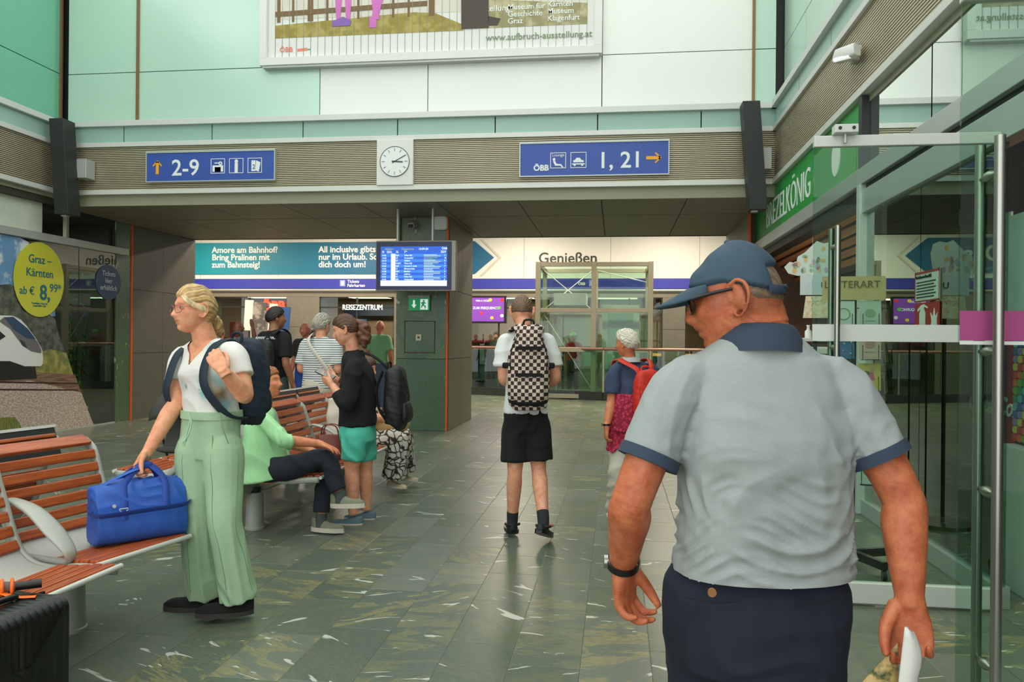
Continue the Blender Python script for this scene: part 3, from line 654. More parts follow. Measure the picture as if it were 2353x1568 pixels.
# departure board
db = empty('departure_board', (-2.9, 11.2, 2.11), 0, 'blue departure monitor hanging in front of the stone pillar', 'screen')
MB().bbox(-.565, .615, 0, .12, 0, .725, .006).build('housing', mat('board_grey', (150, 142, 130), .4, .3), db)
MB().box(-.555, .555, -.006, 0, .015, .71).build('bezel', mat('board_bezel', (26, 36, 84), .35), db)
scr = MB().box(-.49, .49, -.009, -.006, .07, .64).build('screen_area', mat('screen_blue', (30, 82, 190), .4, emit=(34, 92, 205), es=.75), db)
lb = mat('screen_light_blue', (52, 120, 220), .4, emit=(56, 126, 224), es=.75); wt = mat('screen_white', (226, 240, 244), .4, emit=(222, 240, 240), es=.8); yl = mat('screen_yellow', (170, 180, 80), .4, emit=(160, 175, 70), es=.6)
MB().box(-.49, .49, -.0105, -.009, .07, .15).build('ticker_bar', wt, db)
MB().box(-.335, -.27, -.0125, -.009, .15, .535).build('delay_column', wt, db)
rows = [('14:41', 'RJX', 'Wien Hbf', '4', 1), ('15:08', 'S3', 'Fürstenfeld', '36', 0), ('15:14', 'S7', 'Köflach', '8', 1), ('15:16', 'WEST', 'Wien Hbf', '4', 0), ('15:22', 'RJX', 'Venezia S. Lucia', '7', 1), ('15:26', 'S1', 'Mürzzuschlag', '2', 0), ('15:28', 'REX', 'Maribor', '6', 1), ('15:35', 'S5', 'Leibnitz', '3', 0), ('15:41', 'IC', 'Wien Hbf', '5', 1), ('15:45', 'SB1', 'Weitersfeld', '8', 0)]
for i, (tm, tr, ds, pf, al) in enumerate(rows):
    z = .502-i*.0385
    if al: MB().box(-.49, .49, -.0104, -.009, z-.009, z+.0295).build('row_stripe', lb, db)
    for s, x in ((tm, -.47), (tr, -.262), (ds, -.14), (pf, .45)): text('row_text', s, .029, (x, -.0115, z), FRONT, wt, db, ext=.0003, bold=.0006)
    b = MB()
    for k in range(2): b.box(.15, .15+.19+.06*math.sin(i*3+k*2), -.0115, -.0105, z+.013-k*.016, z+.0185-k*.016)
    b.build('row_note', yl if i == 1 else wt, db)
for s, x, z, sz, m_ in (('Abfahrt', -.43, .59, .042, yl), ('Departure', -.18, .59, .042, yl), ('15:09:20', .07, .59, .042, wt), ('ÖBB', .41, .595, .042, wt), ('Zeit\ntime', -.47, .565, .02, wt), ('Erwartet\nestimated', -.40, .565, .02, wt), ('Zug\ntrain', -.262, .565, .02, wt), ('Nach\nto', -.14, .565, .02, wt), ('Bahnsteig\nplatform', .40, .565, .02, wt)):
    text('board_text', s, sz, (x, -.0115, z), FRONT, m_, db, ext=.0003, bold=.0005, shear=.15 if m_ is yl else 0)
MB().cyl((-.26, .06, .725), (-.26, .06, 1.195), .02).build('hanger', alu, db, 40)
MB().cyl((.26, .06, .725), (.26, .06, 1.195), .02).build('hanger', alu, db, 40)
# on the pillar
es = empty('exit_sign', (-3.02, 12.05, 1.858), 0, 'green emergency exit sign with down arrow below the departure board', 'sign')
MB().bbox(-.17, .17, -.06, .0, .19, .235).build('lamp_housing', mat('beige_plastic', (176, 178, 158), .5), es)
gl = mat('exit_green', (0, 140, 84), .4, emit=(0, 150, 90), es=.35); wx = mat('exit_white', (236, 248, 240), .4, emit=(230, 250, 240), es=.5)
MB().box(-.165, .165, -.045, -.03, 0, .19).build('plate', gl, es)
MB().prism([(-.12, .09), (-.095, .09), (-.095, .16), (-.065, .16), (-.065, .09), (-.04, .09), (-.08, .035)], .003, MZ(-.046)).build('down_arrow', wx, es)
MB().box(.02, .14, -.049, -.045, .015, .175).build('door_shape', wx, es)
b = MB(); disc(b, (.075, -.051, .152), .014, .014, 14, t=.002)
b.prism([(.05, .13), (.085, .14), (.11, .11), (.10, .10), (.085, .115), (.08, .085), (.11, .07), (.105, .03), (.09, .03), (.09, .06), (.06, .075), (.045, .04), (.03, .045), (.045, .09), (.05, .11), (.03, .105), (.03, .12)], .003, MZ(-.050)); b.build('running_figure', gl, es)
ht = empty('pillar_hatch', (-3.02, 12.07, 1.2), 0, 'square green marble access hatch with pale switch on the pillar', 'hatch')
b = MB()
for a in ((-.245, .245, 0, .012), (-.245, .245, .488, .5), (-.245, -.233, 0, .5), (.233, .245, 0, .5)): b.box(a[0], a[1], -.008, .005, a[2], a[3])
b.build('hatch_frame', mat('hatch_line', (66, 56, 36), .6), ht); MB().box(-.23, .23, -.006, .003, .014, .486).build('hatch_plate', marble_green, ht)
MB().bbox(-.06, .03, -.025, -.006, .19, .29).build('switch_plate', mat('switch_cream', (206, 200, 176), .5), ht); MB().box(-.03, .005, -.03, -.024, .225, .26).build('key_switch', mat('brown_switch', (120, 76, 48), .5), ht)
cc = empty('surveillance_camera', (-3.12, 12.0, 3.12), 0, 'pale bullet camera under the soffit left of the white access point', 'camera')
MB().loft([(0, -.16, .03), (0, -.15, .04), (0, .06, .09)], [(.05, .05), (.055, .055), (.05, .05)], 18, (1, 0, 0), 1, 3.5).build('body', mat('cctv_grey', (176, 172, 158), .4), cc, 50)
MB().loft([(0, -.17, .03), (0, -.155, .035)], [(.038, .036)]*2, 18, (1, 0, 0), 1, 4.).build('lens_window', dark_metal, cc, 50)
MB().cyl((0, .03, .08), (.02, .06, .2), .018).build('bracket', alu, cc, 40)
ap = empty('access_point', (-2.7, 12.03, 3.1), 0, 'white rounded square access point beside the surveillance camera', 'device')
MB().loft([(0, .02, .11), (0, -.02, .11), (0, -.035, .11)], [(.11, .11), (.11, .11), (.095, .095)], 32, (1, 0, 0), 1, 4.5).build('shell', white_p, ap, 40)
pp_ = empty('panel_post', (-2.9, 11.9, 2.9), 0, 'thin beige conduit beside the hanging monitor on the pillar', 'conduit')
MB().bbox(-.46, -.43, .1, .15, -.2, .41).build('conduit', mat('conduit_beige', (134, 120, 92), .6), pp_)
# dark hanging bars at the bulkhead corners
for nm, x, y, z0, z1, lab in (('dark_bar', -7.74, 10.35, 3.12, 4.46, 'dark rectangular bar hanging at the left corner of the bulkhead'), ('dark_bar', 1.70, 10.35, 3.07, 4.42, 'dark rectangular bar hanging at the right corner of the bulkhead')):
    t = empty(nm, (x, y, z0), 0, lab, 'bar')
    M = Matrix(((1, 0, -.075, .05), (0, 1, 0, 0), (0, 0, 1, 0), (0, 0, 0, 1)))
    MB().bbox(-.11, .10, -.14, .12, 0, z1-z0).xf(M).build('bar_body', dark_metal, t)
    MB().bbox(.09, .24, .1, .3, .55, .82).build('bracket', alu, t)
    MB().bbox(-.03, .05, -.05, .03, -.02, 0).build('end_cap', alu, t)
fd = empty('flood_light', (2.0, 7.1, 3.86), 0, 'small pale flood light fixed to the slats of the right bulkhead', 'lamp')
MB().bbox(-.03, .02, -.06, .06, -.06, .09).build('wall_bracket', alu, fd)
MB().loft([(-.06, -.26, -.04), (-.07, -.24, -.045), (-.1, .16, .05)], [(.035, .055), (.045, .06), (.045, .06)], 18, (1, 0, 0), 1, 4).build('housing', alu_w, fd, 45)
MB().loft([(-.085, -.23, -.08), (-.115, .13, .01)], [(.035, .02)]*2, 14, (1, 0, 0), 1, 4).build('lens', mat('lamp_lens', (230, 240, 235), .2, emit=(240, 250, 245), es=.6), fd, 45)
MB().tube([(-.02, .1, .05), (.0, .16, .08), (.02, .12, -.02)], .008, 8, 5).build('cable', dark_metal, fd, 60)
# rotating-lamella billboard on the upper wall
bl = empty('billboard', (-2.62, 10.78, 5.25), 0, 'large white framed lamella billboard on the upper wall with pink legged figures', 'billboard')
for a in ((-2.4, 2.4, 0, .11), (-2.4, -2.3, .11, 2.1), (2.3, 2.4, .11, 2.1)): MB().bbox(a[0], a[1], -.12, .02, a[2], a[3]).build('frame_bar', white_p, bl)
MB().box(-2.36, 2.36, -.1, .02, -.03, 0).build('drip_edge', alu, bl)
nl = 44
for k in range(nl):
    x0 = -2.3+4.6*k/nl; MB().box(x0+.002, x0+4.6/nl-.002, -.05, 0, .12, 2.1).build('lamella', white_p, bl)
bz = .051
def bprint(name, pts, m, extra=0):
    MB().prism(pts, .0015+extra, MZ(-bz-extra)).build(name, m, bl)
bprint('print_pale', [(-2.2, .66), (2.2, .66), (2.2, 2.0), (-2.2, 2.0)], mat('print_pale', (216, 212, 198), .5))
bprint('print_ground', [(-2.2, .40), (.5, .40), (.55, .46), (.1, .66), (-.2, .68), (-2.2, .58)], cloudy('print_olive', (150, 132, 50), (176, 160, 84), 7), .001)
bprint('print_meadow', [(.7, .42), (2.2, .42), (2.2, .70), (1.2, .78), (.7, .9)], cloudy('print_khaki', (150, 142, 96), (190, 180, 140), 5), .001)
fb_ = mat('print_fence', (120, 92, 52), .5)
for x, w_ in ((-2.17, .03), (-1.95, .02), (-1.72, .05), (-1.45, .02), (-1.0, .02), (-.75, .02), (-.5, .02), (-.28, .02), (.02, .05)): bprint('print_fence_post', [(x, .62), (x+w_*1.6, .62), (x+w_*1.6, 2), (x, 2)], fb_, .002)
bprint('print_fence_rail', [(-2.2, .70), (0, .76), (0, .83), (-2.2, .77)], fb_, .003)
pk = mat('print_pink', (208, 112, 190), .5); pu = mat('print_purple', (134, 96, 176), .5)
for x in (-1.30, -1.16): bprint('print_leg', [(x, .62), (x+.06, .62), (x+.09, 1.1), (x-.03, 1.1)], pk, .004)
bprint('print_foot', [(-1.36, .53), (-1.10, .53), (-1.08, .60), (-1.2, .66), (-1.36, .6)], pu, .005)
for z_, q in enumerate(([(-.80, .60), (-.70, .60), (-.58, 1.1), (-.68, 1.1)], [(-.76, .60), (-.68, .60), (-.72, 1.1), (-.82, 1.1)])): bprint('print_leg', q, pk, .0042+.0012*z_)
bprint('print_foot', [(-.82, .49), (-.72, .49), (-.72, .62), (-.82, .64)], pk, .005)
bprint('print_bar', [(.48, .42), (.86, .42), (.84, 2), (.46, 2)], mat('print_brown_black', (72, 60, 48), .5), .004)
bprint('print_stub', [(.86, .45), (.98, .45), (1.02, .54), (.85, .58)], mat('print_brown_black', (72, 60, 48), .5), .004)
for s, x, z, sz, m_ in (('1 Ausstellung\n2 Orte', .5, .645, .12, white_t), ('Museum für\nGeschichte\nGraz', 1.12, .655, .105, white_t), ('Kärnten\nMuseum\nKlagenfurt', 1.66, .67, .105, white_t), ('www.aufbruch-ausstellung.at', .82, .245, .125, mat('print_grey_green', (120, 138, 108), .5))):
    text('billboard_text', s, sz, (x, -bz-.007, z), FRONT, m_, bl, ext=.0005, bold=.001, space=.95)
text('operator_mark', 'ÖBB', .1, (-2.13, -bz-.003, .2), FRONT, mat('print_salmon', (232, 130, 110), .5), bl, ext=.0005, bold=.002)
bprint('sponsor_mark', [(-1.87, .2), (-1.72, .21), (-1.72, .25), (-1.87, .24)], mat('print_salmon', (232, 130, 110), .5)); bprint('sponsor_mark', [(-1.72, .215), (-1.68, .216), (-1.68, .235), (-1.72, .234)], mat('print_green', (60, 170, 120), .5))
g_ = MB()
for k in range(1, nl): x0 = -2.3+4.6*k/nl; g_.box(x0-.002, x0+.002, -bz-.0085, -bz-.0075, .12, 2.1)
tag(g_.build('lamella_gaps', mat('gap_grey', (150, 152, 142), .6), bl), kind='stuff')

# ------------------------------------------------------------ benches
wood_m = wood('bench_wood', (142, 62, 26), (196, 98, 44)); seat_g = mat('bench_grey', (176, 178, 168), .45, .2, .05)
pan_m = mat('perforated_seat', (188, 188, 178), .5, .15, .08, 120, .15, 260)
PROF = catmull([(.475, .432), (.40, .428), (.30, .418), (.18, .415), (.08, .43), (.01, .485), (-.03, .57), (-.065, .67), (-.10, .77), (-.128, .845), (-.185, .885)], 8)
def prof_at(s):
    d = np.r_[0, np.cumsum(np.linalg.norm(np.diff(PROF, axis=0), axis=1))]; s *= d[-1]
    i = min(max(np.searchsorted(d, s)-1, 0), len(PROF)-2); t = (s-d[i])/(d[i+1]-d[i]); p = PROF[i]*(1-t)+PROF[i+1]*t; tg = unit(PROF[i+1]-PROF[i]); return p, tg
slat_mesh = {}
for nm, w_ in (('narrow', .047), ('wide', .075)):
    b = MB().bbox(-.262, .262, -w_/2, w_/2, 0, .022, .007); me = b.mesh('slat'); me.materials.append(wood_m); slat_mesh[nm] = me
fr_mesh = MB().loft([(0, y, z-.022) for y, z in PROF[::3]]+[(0, PROF[-1][0], PROF[-1][1]-.022)], [(.014, .022)]*(len(PROF[::3])+1), 10, (1, 0, 0), 1, 3.).mesh('side_frame'); fr_mesh.materials.append(seat_g); fr_mesh.shade_smooth()
ip = [(y, z) for y, z in PROF if z < .5 and y < .27]
pn = MB().rings([np.array([(-.255, y, z-.012), (.255, y, z-.012), (.255, y, z-.004), (-.255, y, z-.004)]) for y, z in ip]); pan_mesh = pn.mesh('seat_pan'); pan_mesh.materials.append(pan_m); pan_mesh.shade_smooth(); pan_mesh.set_sharp_from_angle(angle=.7)
arm_pts = [(-.055, .60), (-.04, .655), (.01, .665), (.13, .63), (.25, .55), (.335, .475), (.335, .435), (.29, .425), (.12, .425), (.02, .44), (-.015, .49), (-.055, .60)]
arm_mesh = MB().loft([(0, y, z) for y, z in arm_pts], [(.016, .014), (.02, .012), (.03, .012), (.044, .012), (.05, .012), (.034, .012), (.018, .014), (.014, .014), (.014, .014), (.014, .014), (.014, .014), (.016, .014)], 12, (1, 0, 0), 5, 2.6).mesh('armrest'); arm_mesh.materials.append(seat_g); arm_mesh.shade_smooth()
def module(bench, x, y, rz, arms=(), board=False):
    """one seat of a bench: pan (part) carrying slats, side frames, armrests (sub-parts)"""
    s = bpy.data.objects.new('seat', pan_mesh); COL.objects.link(s); s.parent = bench; s.location = (x, y, 0); s.rotation_euler = (0, 0, rz)
    def sub(nm, me, loc, rx=0.):
        o = bpy.data.objects.new(nm, me); COL.objects.link(o); o.parent = s; o.location = loc; o.rotation_euler = (rx, 0, 0); return o
    for k, q in enumerate((.018, .078, .137, .196, .255)):
        p, tg = prof_at(q); sub('seat_slat', slat_mesh['narrow'], (0, p[0], p[1]-.012), math.atan2(-tg[1], -tg[0]))
    for k, q in enumerate((.53, .60, .67, .74, .81, .88, .965)):
        p, tg = prof_at(q); sub('back_slat', slat_mesh['wide' if k == 6 else 'narrow'], (0, p[0]+tg[1]*-.006, p[1]-.006), math.atan2(-tg[1], -tg[0]))
    for xx in (-.275, .275): sub('side_frame', fr_mesh, (xx, 0, 0))
    for xx in arms: sub('armrest', arm_mesh, (xx, 0, 0))
    e = MB().cyl((-.285, .49, .425), (.285, .49, .425), .012, n=10).build('front_edge', alu_w, s, 40)
    bk = MB().loft([(0, -.12, .30), (0, .12, .37), (0, .3, .39)], [(.03, .05), (.025, .035), (.02, .012)], 8, (1, 0, 0), 1, 3).build('bracket', seat_g, s, 40)
    if board:
        M = Matrix.Translation((0, -.2, .80)) @ Matrix.Rotation(-.35, 4, 'X')
        MB().box(-.27, .27, -.008, .008, -.02, .13).xf(M).build('back_board', dark_metal, s); MB().box(-.28, .28, -.012, .012, .13, .145).xf(M).build('board_rim', alu_w, s)
    return s
def bench(label, base, rz, seats, beam, posts, boards=False):
    t = empty('bench', base, 0, label, 'bench', 'waiting benches in the hall')
    for x, y, r, arms in seats: module(t, x-base[0], y-base[1], r, arms, boards)
    pts = [(x-base[0], y-base[1], .31) for x, y in beam]
    MB().tube(pts, .056, 20).build('beam', seat_g, t, 50)
    for e_, i_ in ((pts[0], 1), (pts[-1], -2)):
        d = unit(np.array(e_)-np.array(pts[i_])); MB().cyl(np.array(e_)+d*.0005, np.array(e_)+d*.002, .046).build('beam_cap', dark_metal, t, 40)
    for x, y in posts:
        MB().loft([(x-base[0], y-base[1], 0), (x-base[0], y-base[1], .015), (x-base[0], y-base[1], .02), (x-base[0], y-base[1], .27)], [.072, .072, .066, .06], 24, (1, .01, 0)).build('post', seat_g, t, 40)
        MB().cyl((x-base[0], y-base[1], .26), (x-base[0], y-base[1], .31), .04).build('neck', dark_metal, t, 40)
    return t
R = math.radians
bench('near slatted wood bench carrying the blue duffel bag', (-2.6, 3.2, 0), 0, [(-2.607, 3.506, R(-102), (.275,)), (-2.584, 2.887, R(-92), ())], [(-2.62, 3.78), (-2.6, 3.2), (-2.62, 2.55)], [(-2.57, 3.5), (-2.6, 2.7)])
bench('near bench facing left with dark back boards behind the duffel bag bench', (-3.1, 3.3, 0), 0, [(-3.13, 3.60, R(80), ()), (-3.15, 3.0, R(88), ())], [(-3.0, 3.9), (-3.05, 2.7)], [(-3.0, 3.3)], True)
bench('far slatted wood bench facing right with the woman in mint cardigan', (-2.54, 6.5, 0), 0, [(-2.54, 5.66+.585*k, R(-90), ((-.275,) if k in (1, 2) else ())) for k in range(4)], [(-2.68, 5.36), (-2.68, 7.75)], [(-2.63, 5.58), (-2.63, 7.4)])
bench('far slatted bench facing left towards the train poster', (-3.13, 6.5, 0), 0, [(-3.13, 5.66+.585*k, R(90), ()) for k in range(4)], [(-3.12, 5.40), (-3.12, 7.75)], [(-3.1, 5.75), (-3.1, 7.4)], True)

# ------------------------------------------------------------ luggage
def remesh(mb, voxel, smooth=4, factor=.5):
    me = mb.mesh('tmp'); o = bpy.data.objects.new('tmp', me)
    m = o.modifiers.new('r', 'REMESH'); m.mode = 'VOXEL'; m.voxel_size = voxel; m.use_smooth_shade = True
    if smooth: s_ = o.modifiers.new('s', 'SMOOTH'); s_.iterations = smooth; s_.factor = factor
    r = bake(o)
    bpy.data.objects.remove(o); bpy.data.meshes.remove(me); r.shade_smooth(); return r
def getv(me):
    a = np.empty(len(me.vertices)*3); me.vertices.foreach_get('co', a); return a.reshape(-1, 3)
def getn(me):
    a = np.empty(len(me.vertices)*3); me.vertex_normals.foreach_get('vector', a); return a.reshape(-1, 3)
def setv(me, P): me.vertices.foreach_set('co', P.ravel()); me.update()
def cutfaces(me, pred):
    """delete faces whose centre satisfies pred(array)"""
    n = len(me.polygons); c_ = np.empty(n*3); me.polygons.foreach_get('center', c_); k = pred(c_.reshape(-1, 3))
    bm = bmesh.new(); bm.from_mesh(me); bm.faces.ensure_lookup_table()
    bmesh.ops.delete(bm, geom=[bm.faces[i] for i in np.nonzero(k)[0]], context='FACES'); bm.to_mesh(me); bm.free(); me.shade_smooth(); return me
def vnoise(P, f, seed=0):
    """cheap smooth pseudo-noise, -1..1"""
    r = np.random.default_rng(seed); o = np.zeros(len(P))
    for k in range(5):
        w_ = r.normal(size=3); o += np.sin(P @ (w_*f)+r.uniform(0, 6.28))
    return o/3.
duf = mat('duffel_blue', (44, 92, 184), .55, 0, .10, 20, .15, 300); duf_d = mat('duffel_strap', (34, 70, 160), .6, 0, .08, 30, .2, 300)
dg = empty('duffel_bag', (-2.28, 3.58, .432), math.atan2(.33, .28), 'bright blue canvas duffel bag standing on the near bench', 'bag')
b = MB(); L, Dp, Ht = .21, .115, .29
secs = [(-L, .6, .82), (-L*.97, .9, .9), (-L*.7, 1, .95), (-L*.3, 1.03, 1.), (0, 1.03, 1.0), (L*.3, 1.03, 1.), (L*.7, 1., .98), (L*.97, .9, .95), (L, .6, .88)]
rg = []
for x, wd, hh in secs:
    prof = []
    for a in np.linspace(0, 2*PI, 36, endpoint=False):
        c_, s_ = math.cos(a), math.sin(a); yy = np.sign(c_)*abs(c_)**.45*Dp*wd; zz = np.sign(s_)*abs(s_)**.5; zz = Ht*hh*(.5+.5*zz); yy *= 1-.55*max(0, (zz/Ht-.35)/.65)**1.6; prof.append((x, yy, zz))
    rg.append(np.array(prof))
b.rings(rg); me = remesh(b, .006, 3); P = getv(me); N = getn(me)
P += N*(.007*vnoise(P*[1, 1, 1.4], 17, 1)+.004*(1-2*np.abs(np.sin(P @ [26, 5, 30.]+3*vnoise(P, 14, 3))))*np.clip(P[:, 2]/.3, 0, 1))[:, None]*np.clip(P[:, 2]/.05, 0, 1)[:, None]; setv(me, P); obj('bag_body', me, duf, dg)
MB().ribbon([(-L-.004, .0, .14), (-L*.9, -Dp*1.0, .15), (0, -Dp*1.08, .155), (L*.9, -Dp*1.0, .16), (L+.004, 0, .165)], .004, .032, (0, 1, 0)).build('side_band', duf_d, dg, 60)
for s_ in (-1, 1):
    MB().ribbon([(-.09, s_*.11, .12), (-.085, s_*.09, .2), (-.075, s_*.05, .28), (.0, s_*.012, .345), (.045, s_*.012, .352), (.10, s_*.05, .29), (.10, s_*.09, .21), (.10, s_*.11, .13)], .028, .006, (1, 0, 0)).build('handle', duf_d, dg, 60)
MB().ribbon([(-L, -.0, .24), (-.12, -.03, .30), (-.02, -.02, .335), (.02, 0, .33)], .026, .005, (0, 1, .2)).build('shoulder_strap', duf, dg, 60)
MB().bbox(.0, .06, -.02, .02, .335, .365, .008).build('handle_wrap', duf_d, dg)
MB().tube([(-.10+.018*math.cos(a), -Dp*1.06, .175+.018*math.sin(a)) for a in np.linspace(-PI, 0, 12)]+[(-.118, -Dp*1.06, .175)], .0025, 6).build('ring', alu_w, dg, 60)
disc(MB(), (-.14, -Dp*1.02, .19), .008, .008, 12, t=.003).build('eyelet', alu_w, dg)
MB().ribbon([(L*.6, 0, .27), (L, 0, .285), (L*1.1, 0, .25)], .03, .006, (0, 1, 0)).build('end_tab', duf, dg, 60)
# black ribbed suitcase
scm = mat('suitcase_black', (24, 25, 24), .32, 0, .1); sc_ = empty('suitcase', (-2.05, 2.40, 0), R(84), 'black ribbed hard shell suitcase in front of the near bench', 'suitcase')
def case_half(sign):
    b = MB(); W, H, D_ = .225, .44, .13; rg = []
    def rrect(w, h, r, n=420):
        """points evenly along a rounded rectangle"""
        L = [2*(w-r), PI*r/2, 2*(h-r), PI*r/2]*2; tot = sum(L); out = []
        for q in np.linspace(0, tot, n, endpoint=False):
            i = 0
            while q > L[i]: q -= L[i]; i += 1
            cs = [(w-r, h-r), (-w+r, h-r), (-w+r, -h+r), (w-r, -h+r)]
            if i == 0: out.append((w-r-q, h))
            elif i == 2: out.append((-w, h-r-q))
            elif i == 4: out.append((-w+r+q, -h))
            elif i == 6: out.append((w, -h+r+q))
            else: k = (i+1)//2; a = PI/2*k+q/r; c_ = cs[k % 4]; out.append((c_[0]+r*math.cos(a), c_[1]+r*math.sin(a)))
        return out
    R_ = D_*.36
    prof_ = [(y, 0.) for y in np.linspace(.004, D_-R_, 4)]+[(D_-R_+R_*math.sin(a), R_*(1-math.cos(a))) for a in np.linspace(.15, PI/2, 9)]+[(D_, R_+q) for q in np.linspace(.015, .14, 9)]
    for y, inset in prof_:
        k = float(sstep(.25, .75, np.array(y/D_))); ring = []
        for x, z in rrect(W-inset, H/2-inset, max(.012, .05-inset)):
            rib = .005*math.cos(x*2*PI/.028)*k; e = 1. if inset < R_ else 0.
            ring.append((x, sign*(y+rib*(1-e*.5)), z+H/2+.05+rib*.8*e*np.sign(z)*(abs(z) > H/2-inset-.03)))
        rg.append(np.array(ring))
    return b.rings(rg)
for s_ in (-1, 1): case_half(s_).build('shell_half', scm, sc_, 80)
MB().bbox(-.22, .22, -.006, .006, .06, .488, .003).build('zip_band', mat('zip_black', (14, 14, 14), .7), sc_)
MB().tube([(-.09, 0, .487), (-.085, 0, .506), (.085, 0, .506), (.09, 0, .487)], .011, 10, 4).build('carry_handle', scm, sc_, 60)
for x in (-.17, .17):
    for y in (-.09, .09): MB().loft([(x-.012, y, .025), (x+.012, y, .025)], [.025, .025], 16, (0, 0, 1)).build('wheel', scm, sc_, 40)
um = empty('folding_umbrella', (-2.16, 2.50, .498), R(40), 'folded umbrella with orange strap lying on the black suitcase', 'umbrella')
MB().tube([(-.16, 0, .02), (0, 0, .022), (.09, 0, .02)], [.026, .026, .018], 14).build('canopy_roll', mat('umbrella_grey', (110, 92, 92), .6), um, 50)
MB().tube([(.09, 0, .02), (.17, 0, .02)], [.014, .016], 12).build('grip', scm, um, 50)
os_ = mat('orange_strap', (255, 112, 20), .5)
for x in (.02, .05, .08): MB().tube([(x, .027*math.cos(a), .02+.027*math.sin(a)) for a in np.linspace(0, 2*PI, 20)], .006, 6).build('band', os_, um, 60)
MB().ribbon([(.05, -.02, .01), (.09, -.06, .0), (.15, -.075, -.004)], .03, .003, (.3, .9, 0)).build('tag_strap', os_, um, 60)
# striped cloth bag behind the near bench
stripe = bpy.data.materials.new('navy_white_stripes'); stripe.use_nodes = True; nt = stripe.node_tree; tc = nt.nodes.new('ShaderNodeTexCoord'); wv = nt.nodes.new('ShaderNodeTexWave'); wv.bands_direction = 'Z'; wv.inputs['Scale'].default_value = 22; nt.links.new(tc.outputs['Object'], wv.inputs[0])
nt.links.new(mixc(nt, ramp(nt, wv.outputs[1], [(.45, BLK), (.55, WHT)]), rgb(34, 42, 66), rgb(226, 226, 220)), nt.nodes['Principled BSDF'].inputs['Base Color'])
sb = empty('striped_bag', (-2.86, 3.22, 0), 0, 'navy and white striped cloth bag behind the near bench', 'bag')
b = MB().loft([(0, 0, 0), (0, 0, .1), (0, 0, .3), (0, 0, .42), (0, 0, .5)], [(.05, .10), (.07, .13), (.065, .12), (.05, .1), (.02, .07)], 24, (1, 0, 0), 3, 2.6); me = remesh(b, .008, 3); obj('bag_cloth', me, stripe, sb)
MB().tube([(0, -.05, .48), (.01, -.02, .52), (.02, .03, .52), (0, .05, .48)], .006, 8, 4).build('cord', os_, sb, 60)
# stroller
st = empty('stroller', (-4.02, 7.05, 0), R(12), 'dark grey baby stroller parked behind the far bench', 'stroller')
sgm = mat('stroller_cloth', (72, 70, 66), .8, 0, .15, 20, .2, 120); stf = mat('stroller_frame', (60, 62, 62), .4, .5)
for s_ in (-1, 1):
    MB().tube([(s_*.24, -.30, .18), (s_*.24, -.1, .55), (s_*.23, .12, .95), (s_*.2, .2, 1.0)], .012, 10, 4).build('side_tube', stf, st, 60)
    MB().tube([(s_*.24, .32, .12), (s_*.24, -.02, .62)], .012, 10).build('rear_tube', stf, st, 60)
    for y, r_ in ((-.32, .08), (.34, .11)):
        wl = MB().loft([(s_*.26-.02, y, r_), (s_*.26+.02, y, r_)], [r_, r_], 24, (0, 0, 1)).build('wheel', scm, st, 40)
MB().tube([(-.2, .2, 1.0), (0, .22, 1.0), (.2, .2, 1.0)], .016, 10).build('push_bar', stf, st, 60)
b = MB()
for k in range(9):
    a = k/8*1.9; b.add([], [])
cp = [[(x_, -.02-.26*math.sin(a)*.9, .62+.33*math.cos(a-.3)*math.sqrt(max(.05, 1-(x_/.26)**2))) for x_ in np.linspace(-.24, .24, 11)] for a in np.linspace(.0, 1.7, 10)]
b.rings([np.array(q) for q in cp], caps=False, closed=False); o = b.build('canopy', sgm, st, 80); sm_ = o.modifiers.new('t', 'SOLIDIFY'); sm_.thickness = .012
obj('seat_fabric', remesh(MB().loft([(0, -.22, .38), (0, -.05, .36), (0, .08, .5), (0, .12, .75)], [(.2, .03)]*4, 18, (1, 0, 0), 5, 3.), .012), sgm, st)
obj('basket', remesh(MB().loft([(0, -.2, .22), (0, 0, .2), (0, .25, .22)], [(.2, .06), (.22, .09), (.2, .07)], 18, (1, 0, 0), 4, 3.), .012), mat('basket_cloth', (96, 92, 84), .8, 0, .2, 12), st)
bo = empty('water_bottle', (-3.86, 6.80, .40), R(20), 'clear plastic bottle with green label in the stroller basket', 'bottle')
Mb = Matrix.Rotation(.5, 4, 'Y')
MB().loft([(0, 0, 0), (0, 0, .01), (0, 0, .15), (0, 0, .19), (0, 0, .21)], [.03, .034, .034, .014, .013], 18, (1, 0, .01)).xf(Mb).build('bottle_body', mat('clear_plastic', (206, 220, 214), .15, 0, .05), bo, 50)
MB().cyl((0, 0, .21), (0, 0, .232), .016).xf(Mb).build('cap', white_p, bo, 40); MB().cyl((0, 0, .06), (0, 0, .11), .0346).xf(Mb).build('label', mat('green_label', (90, 180, 130), .5), bo, 50)
